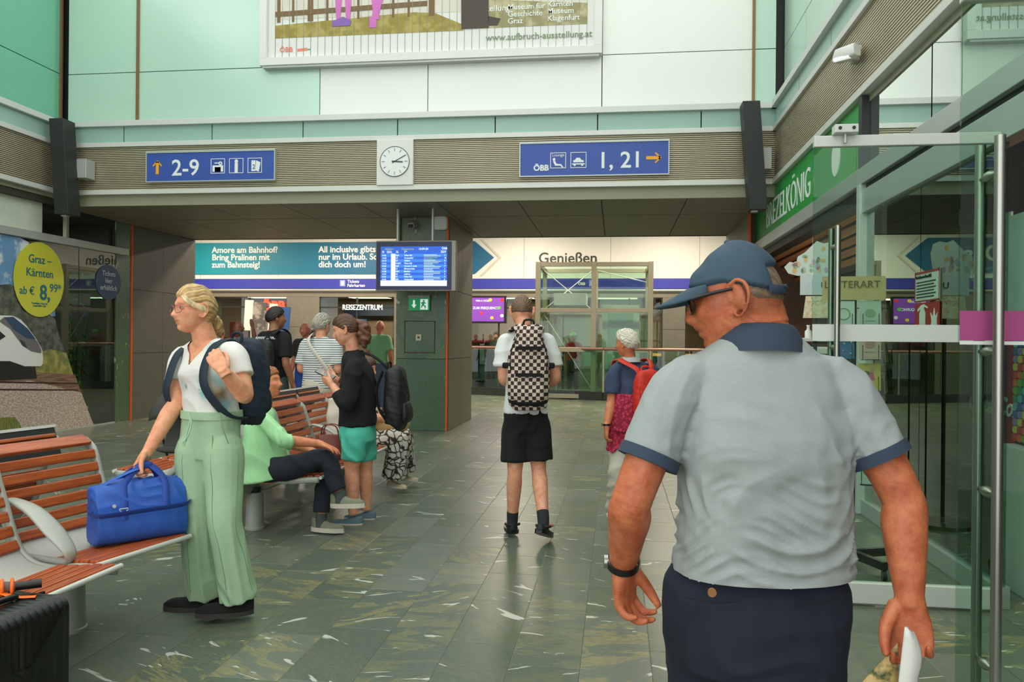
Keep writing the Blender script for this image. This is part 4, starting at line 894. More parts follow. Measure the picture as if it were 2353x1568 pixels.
# bags on the far bench
ct = empty('tote_bag', (-2.40, 6.82, .43), 0, 'cream cloth tote bag standing on the far bench', 'bag')
b = MB().loft([(0, 0, 0), (0, 0, .05), (0, 0, .25), (0, 0, .45)], [(.12, .08), (.14, .1), (.14, .07), (.13, .025)], 24, (1, .2, 0), 4, 3.); me = remesh(b, .01, 3); P = getv(me); P += getn(me)*(.008*vnoise(P, 25, 4))[:, None]; setv(me, P); obj('bag_cloth', me, mat('cream_cloth', (222, 212, 196), .8, 0, .06), ct)
MB().ribbon([(-.07, 0, .42), (-.05, 0, .56), (.05, 0, .56), (.07, 0, .42)], .02, .004, (1, 0, 0)).build('handle', MATS['cream_cloth'], ct, 60)
hb = empty('handbag', (-2.28, 6.2, .43), 0, 'small brown leather handbag beside the woman in mint cardigan', 'bag')
lth = mat('brown_leather', (124, 56, 38), .4, 0, .12, 20); obj('bag_body', remesh(MB().loft([(0, 0, 0), (0, 0, .04), (0, 0, .14), (0, 0, .2)], [(.11, .06), (.13, .07), (.12, .05), (.1, .02)], 22, (1, .3, 0), 4, 3.), .008), lth, hb)
for s_ in (-1, 1): MB().ribbon([(-.08, s_*.02, .17), (-.05, s_*.03, .27), (.05, s_*.03, .27), (.08, s_*.02, .17)], .018, .008, (0, 1, 0)).build('handle', lth, hb, 60)
# ------------------------------------------------------------ people: builders
def skin(name, c, warm=(196, 92, 70), rough=.5):
    m = bpy.data.materials.new(name); m.use_nodes = True; nt = m.node_tree; b = nt.nodes['Principled BSDF']
    at = nt.nodes.new('ShaderNodeAttribute'); at.attribute_name = 'paint'
    tc = nt.nodes.new('ShaderNodeTexCoord'); n = noisy(nt, tc.outputs['Object'], 26, 5, .65)
    c_ = mixc(nt, ramp(nt, n, [(.34, BLK), (.70, (.75, .75, .75, 1))]), rgb(*c), rgb(*warm))
    mu = nt.nodes.new('ShaderNodeMix'); mu.data_type = 'RGBA'; mu.blend_type = 'MULTIPLY'; mu.inputs[0].default_value = 1
    nt.links.new(c_, mu.inputs[6]); nt.links.new(at.outputs['Color'], mu.inputs[7]); nt.links.new(mu.outputs[2], b.inputs['Base Color'])
    b.inputs['Roughness'].default_value = rough; b.inputs['Subsurface Weight'].default_value = .08; b.inputs['Subsurface Radius'].default_value = (.02, .008, .004)
    n2 = noisy(nt, tc.outputs['Object'], 160, 3, .6); bp = nt.nodes.new('ShaderNodeBump'); bp.inputs['Strength'].default_value = .3; bp.inputs['Distance'].default_value = .004
    nt.links.new(n2, bp.inputs['Height']); nt.links.new(bp.outputs[0], b.inputs['Normal'])
    return m
BUMPS = [  # centre, sigma, push
    ((0, .100, -.023), (.0125, .04, .013), (0, .016, -.001)), ((0, .098, .002), (.009, .04, .022), (0, .0105, 0)), ((.011, .096, -.027), (.007, .03, .007), (.003, .008, 0)), ((-.011, .096, -.027), (.007, .03, .007), (-.003, .008, 0)),
    ((.033, .088, .012), (.017, .04, .011), (0, -.011, 0)), ((-.033, .088, .012), (.017, .04, .011), (0, -.011, 0)), ((.03, .09, .035), (.02, .03, .008), (0, .005, 0)), ((-.03, .09, .035), (.02, .03, .008), (0, .005, 0)),
    ((.048, .068, -.018), (.018, .03, .016), (.003, .006, 0)), ((-.048, .068, -.018), (.018, .03, .016), (-.003, .006, 0)),
    ((0, .092, -.050), (.021, .04, .006), (0, .006, 0)), ((0, .092, -.064), (.018, .04, .006), (0, .006, 0)), ((0, .098, -.057), (.022, .04, .0028), (0, -.005, 0)), ((0, .09, -.076), (.02, .04, .005), (0, -.004, 0)),
    ((0, .085, -.098), (.02, .04, .014), (0, .010, -.003)), ((.055, .03, -.075), (.02, .03, .02), (.004, 0, 0)), ((-.055, .03, -.075), (.02, .03, .02), (-.004, 0, 0))]
def head_grid(nu=96, nv=64):
    th = np.linspace(0, PI, nv+1)[:, None]; ph = np.linspace(0, 2*PI, nu, endpoint=False)[None]
    d = np.stack([np.sin(th)*np.sin(ph), np.sin(th)*np.cos(ph), np.cos(th)*np.ones_like(ph)], -1).reshape(-1, 3)
    f = [(i*nu+k, (i+1)*nu+k, (i+1)*nu+(k+1) % nu, i*nu+(k+1) % nu) for i in range(nv) for k in range(nu)]
    return d, f
def head_shape(d, bumps=True):
    p = d*np.array([.076, .098, .118]); t = np.clip(-p[:, 2]/.118, 0, 1); up_ = np.clip(p[:, 2]/.118, 0, 1)
    p[:, 0] *= 1-.30*t**1.6; fr = p[:, 1] > 0
    p[:, 1] = np.where(fr, p[:, 1]*(1-.02*t)+.012*t+.016*t*t, p[:, 1]*(1-.42*sstep(.25, 1, t))*(1+.06*(1-t)*(1-up_)))
    p[:, 1] -= .006*up_
    # flatten the front of the face a little
    p[:, 1] = np.where(fr, p[:, 1]-.10*np.clip(p[:, 1]-.07, 0, 1), p[:, 1])
    if bumps:
        q = p.copy()
        for c, s, v in BUMPS:
            w = np.exp(-(((q-np.array(c))/np.array(s))**2).sum(1)*.5); p = p+w[:, None]*np.array(v)
    return p
def frame(fwd, up=(0, 0, 1)):
    y = unit(fwd); x = unit(np.cross(y, up)); z = np.cross(x, y); return np.stack([x, y, z], 1)   # columns
def add_head(mb, c, F, s=1., nu=96, nv=64, ears=1.):
    d, f = head_grid(nu, nv); P = head_shape(d)*s; mb.add(P @ F.T+c, f)
    for sx in (-1, 1):
        E = np.array([[sx*.45, 0, 0], [0, 1, 0], [0, 0, 1.]])
        hel = [(.012, -.006), (.016, .014), (.010, .030), (-.006, .036), (-.020, .026), (-.024, .006), (-.018, -.014), (-.008, -.028), (.004, -.035), (.012, -.024)]
        pts = [V(sx*(.074+.020*max(0, (.014-y)/.038)*ears), -.008+y*ears, -.004+z*ears)*s for y, z in hel]
        mb.loft([F @ p+c for p in pts], [.0045*s]*len(pts), 8, F[:, 0], 3)
        rg = V(.009, .016*ears, .027*ears)*s; M = Matrix(F.tolist()).to_4x4() @ Matrix.Rotation(sx*.42, 4, 'Z')
        mb.ball(F @ (V(sx*.077, -.012, -.002)*s)+c, tuple(rg), 12, 8, M)
def hand(mb, w, dr, palm, right, curl=(.35, .45, .35), spread=.05, s=1., thumb=(.75, .25), fan=None):
    Y = unit(dr); Z = -unit(np.asarray(palm)-Y*np.dot(palm, Y)); X = np.cross(Y, Z); ts = -1 if right else 1; w = np.asarray(w, float)
    T = lambda x, y, z: w+(X*x+Y*y+Z*z)*s
    mb.loft([T(0, -.03, 0), T(0, 0, 0), T(ts*.002, .03, 0), T(0, .06, 0), T(0, .088, 0), T(0, .098, 0)], [(.027*s, .026*s), (.029*s, .024*s), (.037*s, .020*s), (.041*s, .015*s), (.041*s, .012*s), (.034*s, .008*s)], 14, X, 2, 2.4)
    for i, (x, y0, L) in enumerate(((.0305, .088, .070), (.0105, .092, .079), (-.0105, .089, .073), (-.030, .080, .056))):
        c = curl if np.isscalar(curl[0]) else curl[i]; a = 0; p = V(ts*x, y0, 0); pts = [p-V(0, .02, 0), p]; yaw = ts*x/.03*spread
        for sg, k in zip((.46, .30, .24), c):
            a += k; p = p+L*sg*V(math.sin(yaw)*math.cos(a), math.cos(yaw)*math.cos(a), -math.sin(a)); pts.append(p)
        P = [T(*q) for q in pts]; rr = [.0105, .0102, .0092, .0083, .0060]; mb.loft(P, [r*s for r in rr], 9, X, 2); mb.ball(P[-1], .0058*s, 8, 6)
    o, c = thumb; p0 = V(ts*.022, .012, -.004); d1 = unit(V(ts*math.sin(o), math.cos(o), -.35-c*.4)); p1 = p0+d1*.045; d2 = unit(V(ts*math.sin(o-c*1.0), math.cos(o-c), -.3-c)); p2 = p1+d2*.034; d3 = unit(V(ts*math.sin(o-c*1.8), math.cos(o-c*1.5), -.3-c*1.6)); p3 = p2+d3*.028
    P = [T(*q) for q in (p0, p1, p2, p3)]; mb.loft(P, [.018*s, .0138*s, .0115*s, .0082*s], 10, X, 3); mb.ball(P[-1], .008*s, 8, 6)
def limb(mb, pts, radii, n=14, sub=4, side=(1, 0, 0)): mb.loft(pts, radii, n, side, sub)
def hairmat():
    if 'hair_strands' in MATS: return MATS['hair_strands']
    m = mat('hair_strands', (255, 255, 255), .5, 0, .18, 60, .25, 200); nt = m.node_tree; b = nt.nodes['Principled BSDF']; src = b.inputs['Base Color'].links[0].from_socket
    at = nt.nodes.new('ShaderNodeAttribute'); at.attribute_name = 'paint'; mu = nt.nodes.new('ShaderNodeMix'); mu.data_type = 'RGBA'; mu.blend_type = 'MULTIPLY'; mu.inputs[0].default_value = 1
    nt.links.new(src, mu.inputs[6]); nt.links.new(at.outputs['Color'], mu.inputs[7]); nt.links.new(mu.outputs[2], b.inputs['Base Color']); return m
def hair_paint(me, c, st):
    base = np.array(rgb(*c)[:3]); col = np.ones((len(st), 4)); col[:, :3] = np.clip(base*(1+.38*np.clip(st, -1.3, 1.3))[:, None], 0, 1)
    me.attributes.new('paint', 'FLOAT_COLOR', 'POINT').data.foreach_set('color', col.ravel())
class Person:
    def __init__(s, label, base, J, scale=1., group=None):
        s.J = {k: np.array(v, float) for k, v in J.items()}; s.base = np.array(base, float); s.k = scale
        s.t = empty('person', base, 0, label, 'person', group); J = s.J
        s.side = unit(J['shR']-J['shL']); s.F = frame(J['look'], J.get('hup', (0, 0, 1))); s.hs = scale*float(J.get('hs', 1.))
    def loc(s, me): me.transform(Matrix.Translation(-s.base)); return me
    def body(s, m, voxel=.008, r=1., hands=None, nu=96, nv=64, ears=1., paint=None, arm=1., leg=1., feet=False, headk=1., neck=.054, extra=None, disp=None):
        J, k = s.J, s.k; mb = MB(); r *= k
        add_head(mb, J['head'], s.F, s.hs, nu, nv, ears)
        sk = J['head']+s.F @ (V(0, -.018, -.06)*s.hs); mb.loft([J['neck']-V(0, 0, .03), J['neck']+(sk-J['neck'])*.45, sk+s.F @ V(0, 0, .03)], [neck*1.15*k, neck*k, neck*.98*k], 18, s.side, 3)
        if 'C7' in J: mb.loft([J['neck']-V(0, 0, .03), J['C7'], J['head']+s.F @ (V(0, -.035, -.02)*s.hs), J['head']+s.F @ (V(0, -.02, .05)*s.hs)], [neck*k*1.08, neck*k*.98, neck*k*.86, .04*k], 24, s.side, 4)
        mb.loft([J['pelvis']-V(0, 0, .09)*k, J['pelvis'], J['waist'], J['chest'], J['neck']-V(0, 0, .07)*k, J['neck']], [(.13*r, .10*r), (.15*r, .105*r), (.125*r, .095*r), (.15*r, .105*r), (.145*r, .07*r), (.05*r, .05*r)], 20, s.side, 3, 2.3)
        for q, rt in (('L', False), ('R', True)):
            a, b, c = J['sh'+q], J['el'+q], J['wr'+q]; g = r*arm
            a2 = a*.9+J['chest']*.1-V(0, 0, .012)*k; limb(mb, [a2, a*.55+b*.45, b, b*.70+c*.30, c, c+unit(c-b)*.025*k], [.038*g, .045*g, .041*g, .043*g, .027*g, .021*g], 26, 6)
            h = (hands or {}).get(q)
            if h: hand(mb, c, h['dir'], h['palm'], rt, s=h.get('s', 1.)*k, **{x: h[x] for x in h if x in ('curl', 'spread', 'thumb')})
            else: mb.loft([c, c+unit(c-b)*.08*k, c+unit(c-b)*.15*k], [(.028*k, .02*k), (.04*k, .018*k), (.02*k, .012*k)], 10, s.side, 2)
            a, b, c = J['hip'+q], J['kn'+q], J['an'+q]; g = r*leg
            limb(mb, [a, a*.5+b*.5, b, b*.72+c*.28, c], [.082*g, .075*g, .054*g, .057*g, .036*g], 24, 6)
            if feet: f = unit(np.array(J['ft'+q])); mb.loft([c-f*.03*k-V(0, 0, .03)*k, c+f*.05*k-V(0, 0, .035)*k, c+f*.15*k-V(0, 0, .055)*k], [(.03*k, .035*k), (.035*k, .03*k), (.035*k, .014*k)], 10, np.cross(f, (0, 0, 1)), 2)
        if extra: extra(mb)
        me = remesh(mb, voxel, 2 if voxel < .006 else 1); P = getv(me)
        if disp: P = P+getn(me)*disp(P, (P-J['head']) @ s.F/s.hs)[:, None]; setv(me, P)
        col = np.ones((len(P), 4)); H = (P-J['head']) @ s.F/s.hs
        lip = np.exp(-((H[:, 2]+.057)/.0085)**4)*np.exp(-(H[:, 0]/.023)**4)*(H[:, 1] > .07); col[:, :3] *= 1-lip[:, None]*np.array([.18, .42, .40])
        ml = np.exp(-((H[:, 2]+.057)/.0018)**2)*np.exp(-(H[:, 0]/.025)**4)*(H[:, 1] > .07); col[:, :3] *= 1-.5*ml[:, None]
        br = np.exp(-((H[:, 2]-.034+.12*(np.abs(H[:, 0])-.03)**1)/.0042)**2)*np.exp(-((np.abs(H[:, 0])-.031)/.018)**4)*(H[:, 1] > .05); col[:, :3] *= 1-.55*br[:, None]
        if paint: col[:, :3] *= paint(P, H)
        me.attributes.new('paint', 'FLOAT_COLOR', 'POINT').data.foreach_set('color', col.ravel())
        s.bodyo = obj('body', s.loc(me), m, s.t); return s.bodyo
    def cloth(s, name, m, mb, voxel=.009, smooth=3, folds=(), cut=None, parent=None, label=None):
        me = remesh(mb, voxel, smooth)
        if folds:
            P = getv(me); N = getn(me); d = np.zeros(len(P))
            for f in folds: d += f(P)
            setv(me, P+N*d[:, None])
        if cut is not None: cutfaces(me, cut)
        o = obj(name, s.loc(me), m, parent or s.t)
        if label: o['label'] = label
        return o
    def top(s, mb, hem, e=.012, hw=(.17, .155, .175, .17), hd=(.125, .12, .125, .09), sleeve=.55, sr=(.066, .062, .06), cuff=None, hemk=1., neckr=.07, necklift=.0):
        """shirt volume: torso loft from hem to neck and two sleeves; sleeve 0..1 upper arm, 1..2 forearm"""
        J, k = s.J, s.k; up_ = unit(J['neck']-J['pelvis']); h = np.array(hem, float); c7 = J['chest']; nk = J['neck']
        mb.loft([h, h+(c7-h)*.22, h+(c7-h)*.5, h+(c7-h)*.78, c7, nk-up_*.085*k, nk-up_*.04*k, nk+up_*necklift],
                [(hw[0]*hemk*k, hd[0]*hemk*k), (hw[0]*.35*k+hw[1]*.65*k, hd[0]*.35*k+hd[1]*.65*k), (hw[1]*k, hd[1]*k), ((hw[1]+hw[2])/2*k, (hd[1]+hd[2])/2*k), (hw[2]*k, hd[2]*k), (hw[3]*k, hd[3]*k), (neckr*1.75*k, neckr*1.15*k), (neckr*k, neckr*k)], 26, s.side, 3, 2.4)
        for q in 'LR':
            a, b, c = J['sh'+q], J['el'+q], J['wr'+q]; i_ = nk*.5+a*.5-V(0, 0, .035)*k; pts = [i_, a*.8+i_*.2, a+(b-a)*.14]; rr = [.045*k, sr[0]*.86*k, sr[0]*k]
            if sleeve <= 1: pts += [a+(b-a)*(.14+sleeve)*.5, a+(b-a)*sleeve]; rr += [(sr[0]+sr[1])/2*k, sr[1]*k]
            else: pts += [a*.5+b*.5, b, b+(c-b)*(sleeve-1)]; rr += [sr[0]*.97*k, sr[1]*k, sr[2]*k]
            limb(mb, pts, rr, 18, 3)
            mb.loft([nk-up_*.01*k, nk*.5+a*.5-V(0, 0, .012)*k, a], [(neckr*.7*k, .045*k), (.052*k, .04*k), (sr[0]*.8*k, sr[0]*.62*k)], 14, np.cross(s.side, (0, 0, 1)), 3)
        return mb
    def pants(s, mb, top, e=1., hw=.165, hd=.12, legs=((.092, .082, .068, .066)), end=1.9, waistw=None, drop=.07):
        J, k = s.J, s.k; ww = waistw or (hw*.92, hd*.95)
        if drop: mb.loft([J['pelvis']-V(0, 0, .09+drop*1.6)*k, J['pelvis']-V(0, 0, .09+drop*.6)*k, J['pelvis']-V(0, 0, .05)*k, J['pelvis']], [(hw*.25*k, hd*.35*k), (hw*.62*k, hd*.72*k), (hw*.9*k, hd*.95*k), (hw*.9*k, hd*.9*k)], 24, s.side, 3, 2.4)
        mb.loft([J['pelvis']-V(0, 0, .08)*k, J['pelvis']-V(0, 0, .02)*k, J['pelvis']*.5+np.array(top)*.5, np.array(top)], [(hw*.93*k, hd*k), (hw*k, hd*1.03*k), (hw*.98*k, hd*k), (ww[0]*k, ww[1]*k)], 24, s.side, 3, 2.4)
        for q in 'LR':
            a, b, c = J['hip'+q], J['kn'+q], J['an'+q]; pts = [a*.75+J['pelvis']*.25+V(0, 0, .10)*k, a+V(0, 0, .01)*k, a*.5+b*.5]; rr = [.06*k, legs[0]*k, legs[1]*k]
            if end <= 1: pts += [a+(b-a)*end]; rr += [legs[2]*k]
            else: pts += [b, b+(c-b)*(end-1)*.5, b+(c-b)*(end-1)]; rr += [legs[2]*k, (legs[2]+legs[3])/2*k, legs[3]*k]
            limb(mb, pts, rr, 18, 3, s.side)
        return mb
    def hair(s, c, line, thick=.014, name='hair', strand=.003, freq=34, nu=160, nv=90, curl=0.):
        """hair shell over the skull, strands run front to back; line maps |azimuth| to the lower edge height"""
        d, f = head_grid(nu, nv); P = head_shape(d, False); az = np.abs(np.arctan2(P[:, 0], P[:, 1]))
        zl = np.interp(az, *zip(*line)); mk = sstep(-.004, .010, P[:, 2]-zl); n = P/np.linalg.norm(P, axis=1)[:, None]
        phi = np.arctan2(P[:, 0], P[:, 2]+.05)+.06*vnoise(P, 40, 5)+curl*vnoise(P, 70, 15)
        st = .6*np.sin(phi*freq)+.4*np.sin(phi*freq*2.3+1.)+.4*vnoise(P, 110, 6)
        off = mk*(thick*(.5+.5*sstep(.0, .05, P[:, 2]-zl))*(1+.25*vnoise(P, 28, 7))+strand*st)-(1-mk)*.012
        Q = (P+n*off[:, None])*s.hs; mb = MB(); mb.add(Q @ s.F.T+s.J['head']-s.base, f)
        o = mb.build(name, hairmat(), s.t, 180); hair_paint(o.data, c, st); return o
    def hp(s, x, y, z): return s.J['head']+s.F @ (V(x, y, z)*s.hs)
    def part(s, name, mb, m, smooth=60, parent=None, label=None):
        for i in range(len(mb.v)): mb.v[i] = tuple(np.array(mb.v[i])-s.base)
        o = mb.build(name, m, parent or s.t, smooth)
        if label: o['label'] = label
        return o
    def shoe(s, q, up_m, sole_m, L=.27, W=.046, H=.075, sole=.025, pitch=0., name='shoe', heel=.075, off=(0, 0, 0), collar=.055):
        k = s.k; a = s.J['an'+q]; f = np.array(s.J['ft'+q], float); yaw = math.atan2(-f[0], f[1])
        M = Matrix.Translation(Vector(a-V(0, 0, s.J.get('ank', .085)*k))+Vector(off)) @ Matrix.Translation((0, 0, .085*k)) @ Matrix.Rotation(yaw, 4, 'Z') @ Matrix.Rotation(pitch, 4, 'X') @ Matrix.Translation((0, 0, -.085*k)); L *= k; W *= k; H *= k; hl = heel*k
        ys = np.linspace(-hl, L-hl, 15); mb = MB(); rg = []; out = []
        for y in ys:
            t = (y+hl)/L; w = W*(.72+.28*math.sin(PI*min(1, t*1.15)))*(1-max(0, (t-.72)/.28)**2.4*.75)*(.55+.45*min(1, t/.10)); h = H*(1.0-.05*t)*(1-sstep(.28, .60, np.array(t))*.42)*(1-max(0, (t-.78)/.22)**2*.55)
            out.append((y, w)); ring = []
            for an in np.linspace(0, 2*PI, 20, endpoint=False):
                c, s_ = math.cos(an), math.sin(an); ring.append((np.sign(c)*abs(c)**.75*w*.97*(1-.28*max(0, s_)), y, sole*k*.6+(h*abs(s_)**.8 if s_ > 0 else -.004)))
            rg.append(np.array(ring))
        mb.rings(rg).xf(M); u = s.part(name, mb, up_m, 70)
        poly = [(w*1.06, y) for y, w in out]+[(-w*1.06, y) for y, w in reversed(out)]
        sb = MB(); sb.prism(poly, sole*k, Matrix.Identity(4)).xf(M); s.part('sole', sb, sole_m, 30, u)
        return u
def pose_stand(x, y, rz, h=1.72, lean=0., arms='down', stride=0.):
    """default standing joints, facing +Y rotated by rz"""
    k = h/1.72; c, s_ = math.cos(rz), math.sin(rz)
    def W(a, b, z): return V(x+(a*c-b*s_)*k, y+(a*s_+b*c)*k, z*k)
    J = dict(pelvis=W(0, 0, .95), waist=W(0, .01, 1.08), chest=W(0, .005, 1.28), neck=W(0, -.005, 1.465), head=W(0, .03, 1.605), shL=W(-.175, 0, 1.41), shR=W(.175, 0, 1.41), elL=W(-.225, -.03, 1.13), elR=W(.225, -.03, 1.13), wrL=W(-.23, .06, .90), wrR=W(.23, .06, .90),
             hipL=W(-.085, 0, .90), hipR=W(.085, 0, .90), knL=W(-.09, .03+stride*.5, .49), knR=W(.09, .03-stride*.3, .49), anL=W(-.095, stride, .085), anR=W(.095, -stride, .085), ftL=(-s_-.1*c, c-.1*s_, 0), ftR=(-s_+.1*c, c+.1*s_, 0), look=(-s_, c, -.05))
    if arms == 'raise': J['elL'] = W(-.30, .12, 1.36); J['wrL'] = W(-.27, .20, 1.62)
    if arms == 'front':
        J['wrL'] = W(-.12, .22, 1.12); J['wrR'] = W(.12, .22, 1.12)
    return J
# ------------------------------------------------------------ people: the foreground
def ridge(P, f, seed, axis=(0, 0, 1), warp=.5):
    w_ = P @ np.array(axis, float); n = vnoise(P, 9, seed); return 1-np.abs(np.sin(w_*f+warp*6*n))*2
def painted(name, rough=.75, bump=.0, bscale=300, var=.05, scale=20):
    m = mat(name, (255, 255, 255), rough, 0, var, scale, bump, bscale); nt = m.node_tree; b = nt.nodes['Principled BSDF']
    src = b.inputs['Base Color'].links[0].from_socket; at = nt.nodes.new('ShaderNodeAttribute'); at.attribute_name = 'paint'
    mu = nt.nodes.new('ShaderNodeMix'); mu.data_type = 'RGBA'; mu.blend_type = 'MULTIPLY'; mu.inputs[0].default_value = 1
    nt.links.new(src, mu.inputs[6]); nt.links.new(at.outputs['Color'], mu.inputs[7]); nt.links.new(mu.outputs[2], b.inputs['Base Color']); return m
def paint_cloth(o, base, fn):
    P = getv(o.data)+np.array(o.parent.matrix_world.translation if False else o.parent.location); col = np.ones((len(P), 4)); col[:, :3] = fn(P); o.data.attributes.new('paint', 'FLOAT_COLOR', 'POINT').data.foreach_set('color', col.ravel())
def backpack(label, base, F, w, h, d, m, trim, voxel=.008, straps=(), sm=None, pocket=(.36, .5), handle=True, taper=.75, folds=.004, lean=0., sw=.055, name='backpack'):
    """F columns: x side, y outward from the wearer, z up; base = bottom centre on the wearer side"""
    F = np.array(F, float); t = empty(name, tuple(base), 0, label, 'backpack'); T = lambda x, y, z: F @ V(x, y+lean*z, z); b = MB()
    b.loft([T(0, d*.5, 0), T(0, d*.52, h*.03), T(0, d*.55, h*.25), T(0, d*.52, h*.6), T(0, d*.46, h*.88), T(0, d*.4, h*.98), T(0, d*.38, h)], [(w*.36, d*.3), (w*.46, d*.45), (w*.5, d*.52), (w*.49, d*.5), (w*.42*taper/.75, d*.42), (w*.30*taper/.75, d*.25), (w*.15, d*.1)], 28, F[:, 0], 4, 2.8)
    me = remesh(b, voxel, 3); P = getv(me); P += getn(me)*(folds*vnoise(P, 30, 8)+folds*.5*vnoise(P, 70, 9))[:, None]; setv(me, P); bo_ = obj('bag_body', me, m, t)
    pz_, ph = pocket; b = MB(); b.loft([T(0, d*.98, h*.06), T(0, d*1.03, h*.12), T(0, d*1.05, h*pz_*.6), T(0, d*.99, h*pz_), T(0, d*.93, h*(pz_+.06))], [(w*.3, d*.1), (w*.38, d*.16), (w*.39, d*.17), (w*.36, d*.14), (w*.25, d*.08)], 22, F[:, 0], 3, 3.)
    obj('front_pocket', remesh(b, voxel, 2), m, t)
    MB().tube([T(w*.37*math.cos(a), d*(1.06-.05*abs(math.cos(a))), h*(pz_*.55)+h*pz_*.5*math.sin(a)) for a in np.linspace(-.1, PI+.1, 18)], .004, 6).build('zip', trim, t, 60)
    MB().tube([T(w*.44*math.cos(a), d*(.86-.1*math.sin(a)), h*.55+h*.38*math.sin(a)) for a in np.linspace(-.3, PI+.3, 20)], .004, 6).build('zip', trim, t, 60)
    if handle: MB().tube([T(-.035, d*.18, h*.95), T(-.03, d*.18, h*1.06), T(.03, d*.18, h*1.06), T(.035, d*.18, h*.95)], .008, 8, 4).build('grab_handle', trim, t, 60)
    for pts in straps:
        wd = np.cross(unit(np.array(pts[-1])-np.array(pts[0])), F[:, 1]); MB().ribbon([np.array(p)-np.array(base) for p in pts], sw, .012, F[:, 0]).build('shoulder_strap', sm or trim, t, 60)
    return t
navy = mat('navy_cloth', (26, 32, 48), .85, 0, .15, 30, .15, 400); polo = mat('grey_melange', (158, 166, 164), .85, 0, .16, 120, .12, 420, stretch=(1, 1, 5)); polo_navy = mat('slate_navy', (52, 66, 84), .85, 0, .08, 60, .15, 400)
cap_m = mat('cap_slate', (56, 78, 94), .8, 0, .12, 25, .12, 500)
# --- man in the cap
mbase = (.34, 1.97, 0)
MJ = dict(pelvis=(0.356, 1.993, 0.703), waist=(0.357, 1.983, 0.906), chest=(0.356, 1.983, 1.168), neck=(0.343, 2.001, 1.420), head=(0.289, 2.004, 1.507), shL=(0.152, 1.936, 1.308), shR=(0.531, 2.006, 1.311), elL=(0.040, 1.881, 1.031), elR=(0.665, 1.963, 1.045), wrL=(0.021, 2.000, 0.844), wrR=(0.663, 1.902, 0.827),
          hipL=(.235, 1.98, .80), hipR=(.445, 1.99, .80), knL=(.24, 2.10, .44), knR=(.44, 1.98, .44), anL=(.24, 2.12, .085), anR=(.45, 1.78, .10), ftL=(-.1, 1, 0), ftR=(.1, 1, 0), C7=(0.344, 2.006, 1.458), look=(-.97, .20, -.20), hup=(-.12, .02, 1), hs=1.07, ank=.085)
man = Person('man in grey polo shirt and navy cap seen from behind in the foreground', mbase, MJ, 1.0)
tan = skin('tanned_skin', (210, 124, 82), (160, 66, 38))
def man_paint(P, H):
    st = sstep(.035, .0, H[:, 2])*sstep(-.055, -.03, H[:, 2])*sstep(.02, -.02, H[:, 1])*(np.abs(H[:, 0]) < .12)*(H[:, 1] > -.12)*(np.abs(H[:, 2]) < .06)
    sd = sstep(.05, .0, np.abs(H[:, 1]-.035))*sstep(.035, .01, np.abs(H[:, 2]-.01))*(np.abs(H[:, 0]) > .05)*(np.abs(H[:, 0]) < .1)
    return 1-.35*np.clip(st+.8*sd, 0, 1)[:, None]*np.array([.6, .5, .4])
def man_nose(mb):
    mb.ball(man.hp(0, .104, -.027), (.0150, .0165, .0140), 16, 12); mb.loft([man.hp(0, .094, .012), man.hp(0, .104, -.010), man.hp(0, .109, -.026)], [.009, .011, .012], 12, man.F[:, 0], 3); mb.ball(man.hp(.012, .094, -.031), .010, 12, 8); mb.ball(man.hp(-.012, .094, -.031), .010, 12, 8)
def neck_folds(P, H):
    r_ = sstep(-.030, -.055, H[:, 2])*sstep(.06, -.02, H[:, 1])*sstep(-.26, -.2, H[:, 2]); q = H[:, 2]*1.0-.55*np.maximum(H[:, 1]+.05, 0)*1.6
    el = np.zeros(len(P))
    for w_, e_ in ((man.J['elL'], man.J['shL']), (man.J['elR'], man.J['shR'])): el += np.exp(-(((P-w_)/.045)**2).sum(1))
    return -.0038*r_*np.maximum(0, np.sin(q*150+1.2*vnoise(P, 40, 19)))**6+.0016*r_*np.sin(q*150)-.0022*el*np.maximum(0, np.sin((P[:, 2]+.25*P[:, 0])*330+1.5*vnoise(P, 60, 20)))**3+.0012*vnoise(P, 30, 23)
man.body(tan, .0038, 1.06, dict(L=dict(dir=(.10, .15, -1), palm=(.85, -.55, 0), curl=(.6, .8, .5), thumb=(.45, .3), s=1.10), R=dict(dir=(.02, -.12, -1), palm=(-.35, -.9, 0), curl=((.55, 1.15, .7), (.6, 1.2, .7), (.65, 1.2, .7), (.7, 1.2, .7)), thumb=(.5, .35), s=1.14)), 150, 100, 1.12, man_paint, arm=1.10, leg=1., neck=.070, extra=man_nose, disp=neck_folds)
def man_folds(P):
    lo = sstep(1.22, .98, P[:, 2])*sstep(.80, .92, P[:, 2]); mid = sstep(.15, .1, np.abs(P[:, 2]-1.16))
    m1 = sstep(-.5, .5, vnoise(P*[1, 1, 1.6], 13, 16)); m2 = sstep(-.4, .6, vnoise(P*[1, 1, 2], 16, 17))
    return .0075*lo*m1*ridge(P, 44, 11, (.12, 0, 1), 1.1)+.005*lo*m2*ridge(P, 85, 12, (-.10, 0, 1), 1.0)+.0045*m2*ridge(P, 34, 13, (.75, 0, .65), .6)*sstep(1.36, 1.2, P[:, 2])*sstep(.9, 1.05, P[:, 2])+.0012*vnoise(P, 40, 14)+.002*ridge(P, 42, 15, (-.8, 0, .6), .7)*sstep(.10, .22, np.abs(P[:, 0]-.33))*sstep(.9, 1.0, P[:, 2])
sh = MB(); man.top(sh, (0.355, 1.983, 0.845), hw=(.214, .205, .213, .19), hd=(.152, .150, .145, .105), sleeve=.66, sr=(.070, .069), neckr=.078, necklift=.012)
obase = man.J['neck']
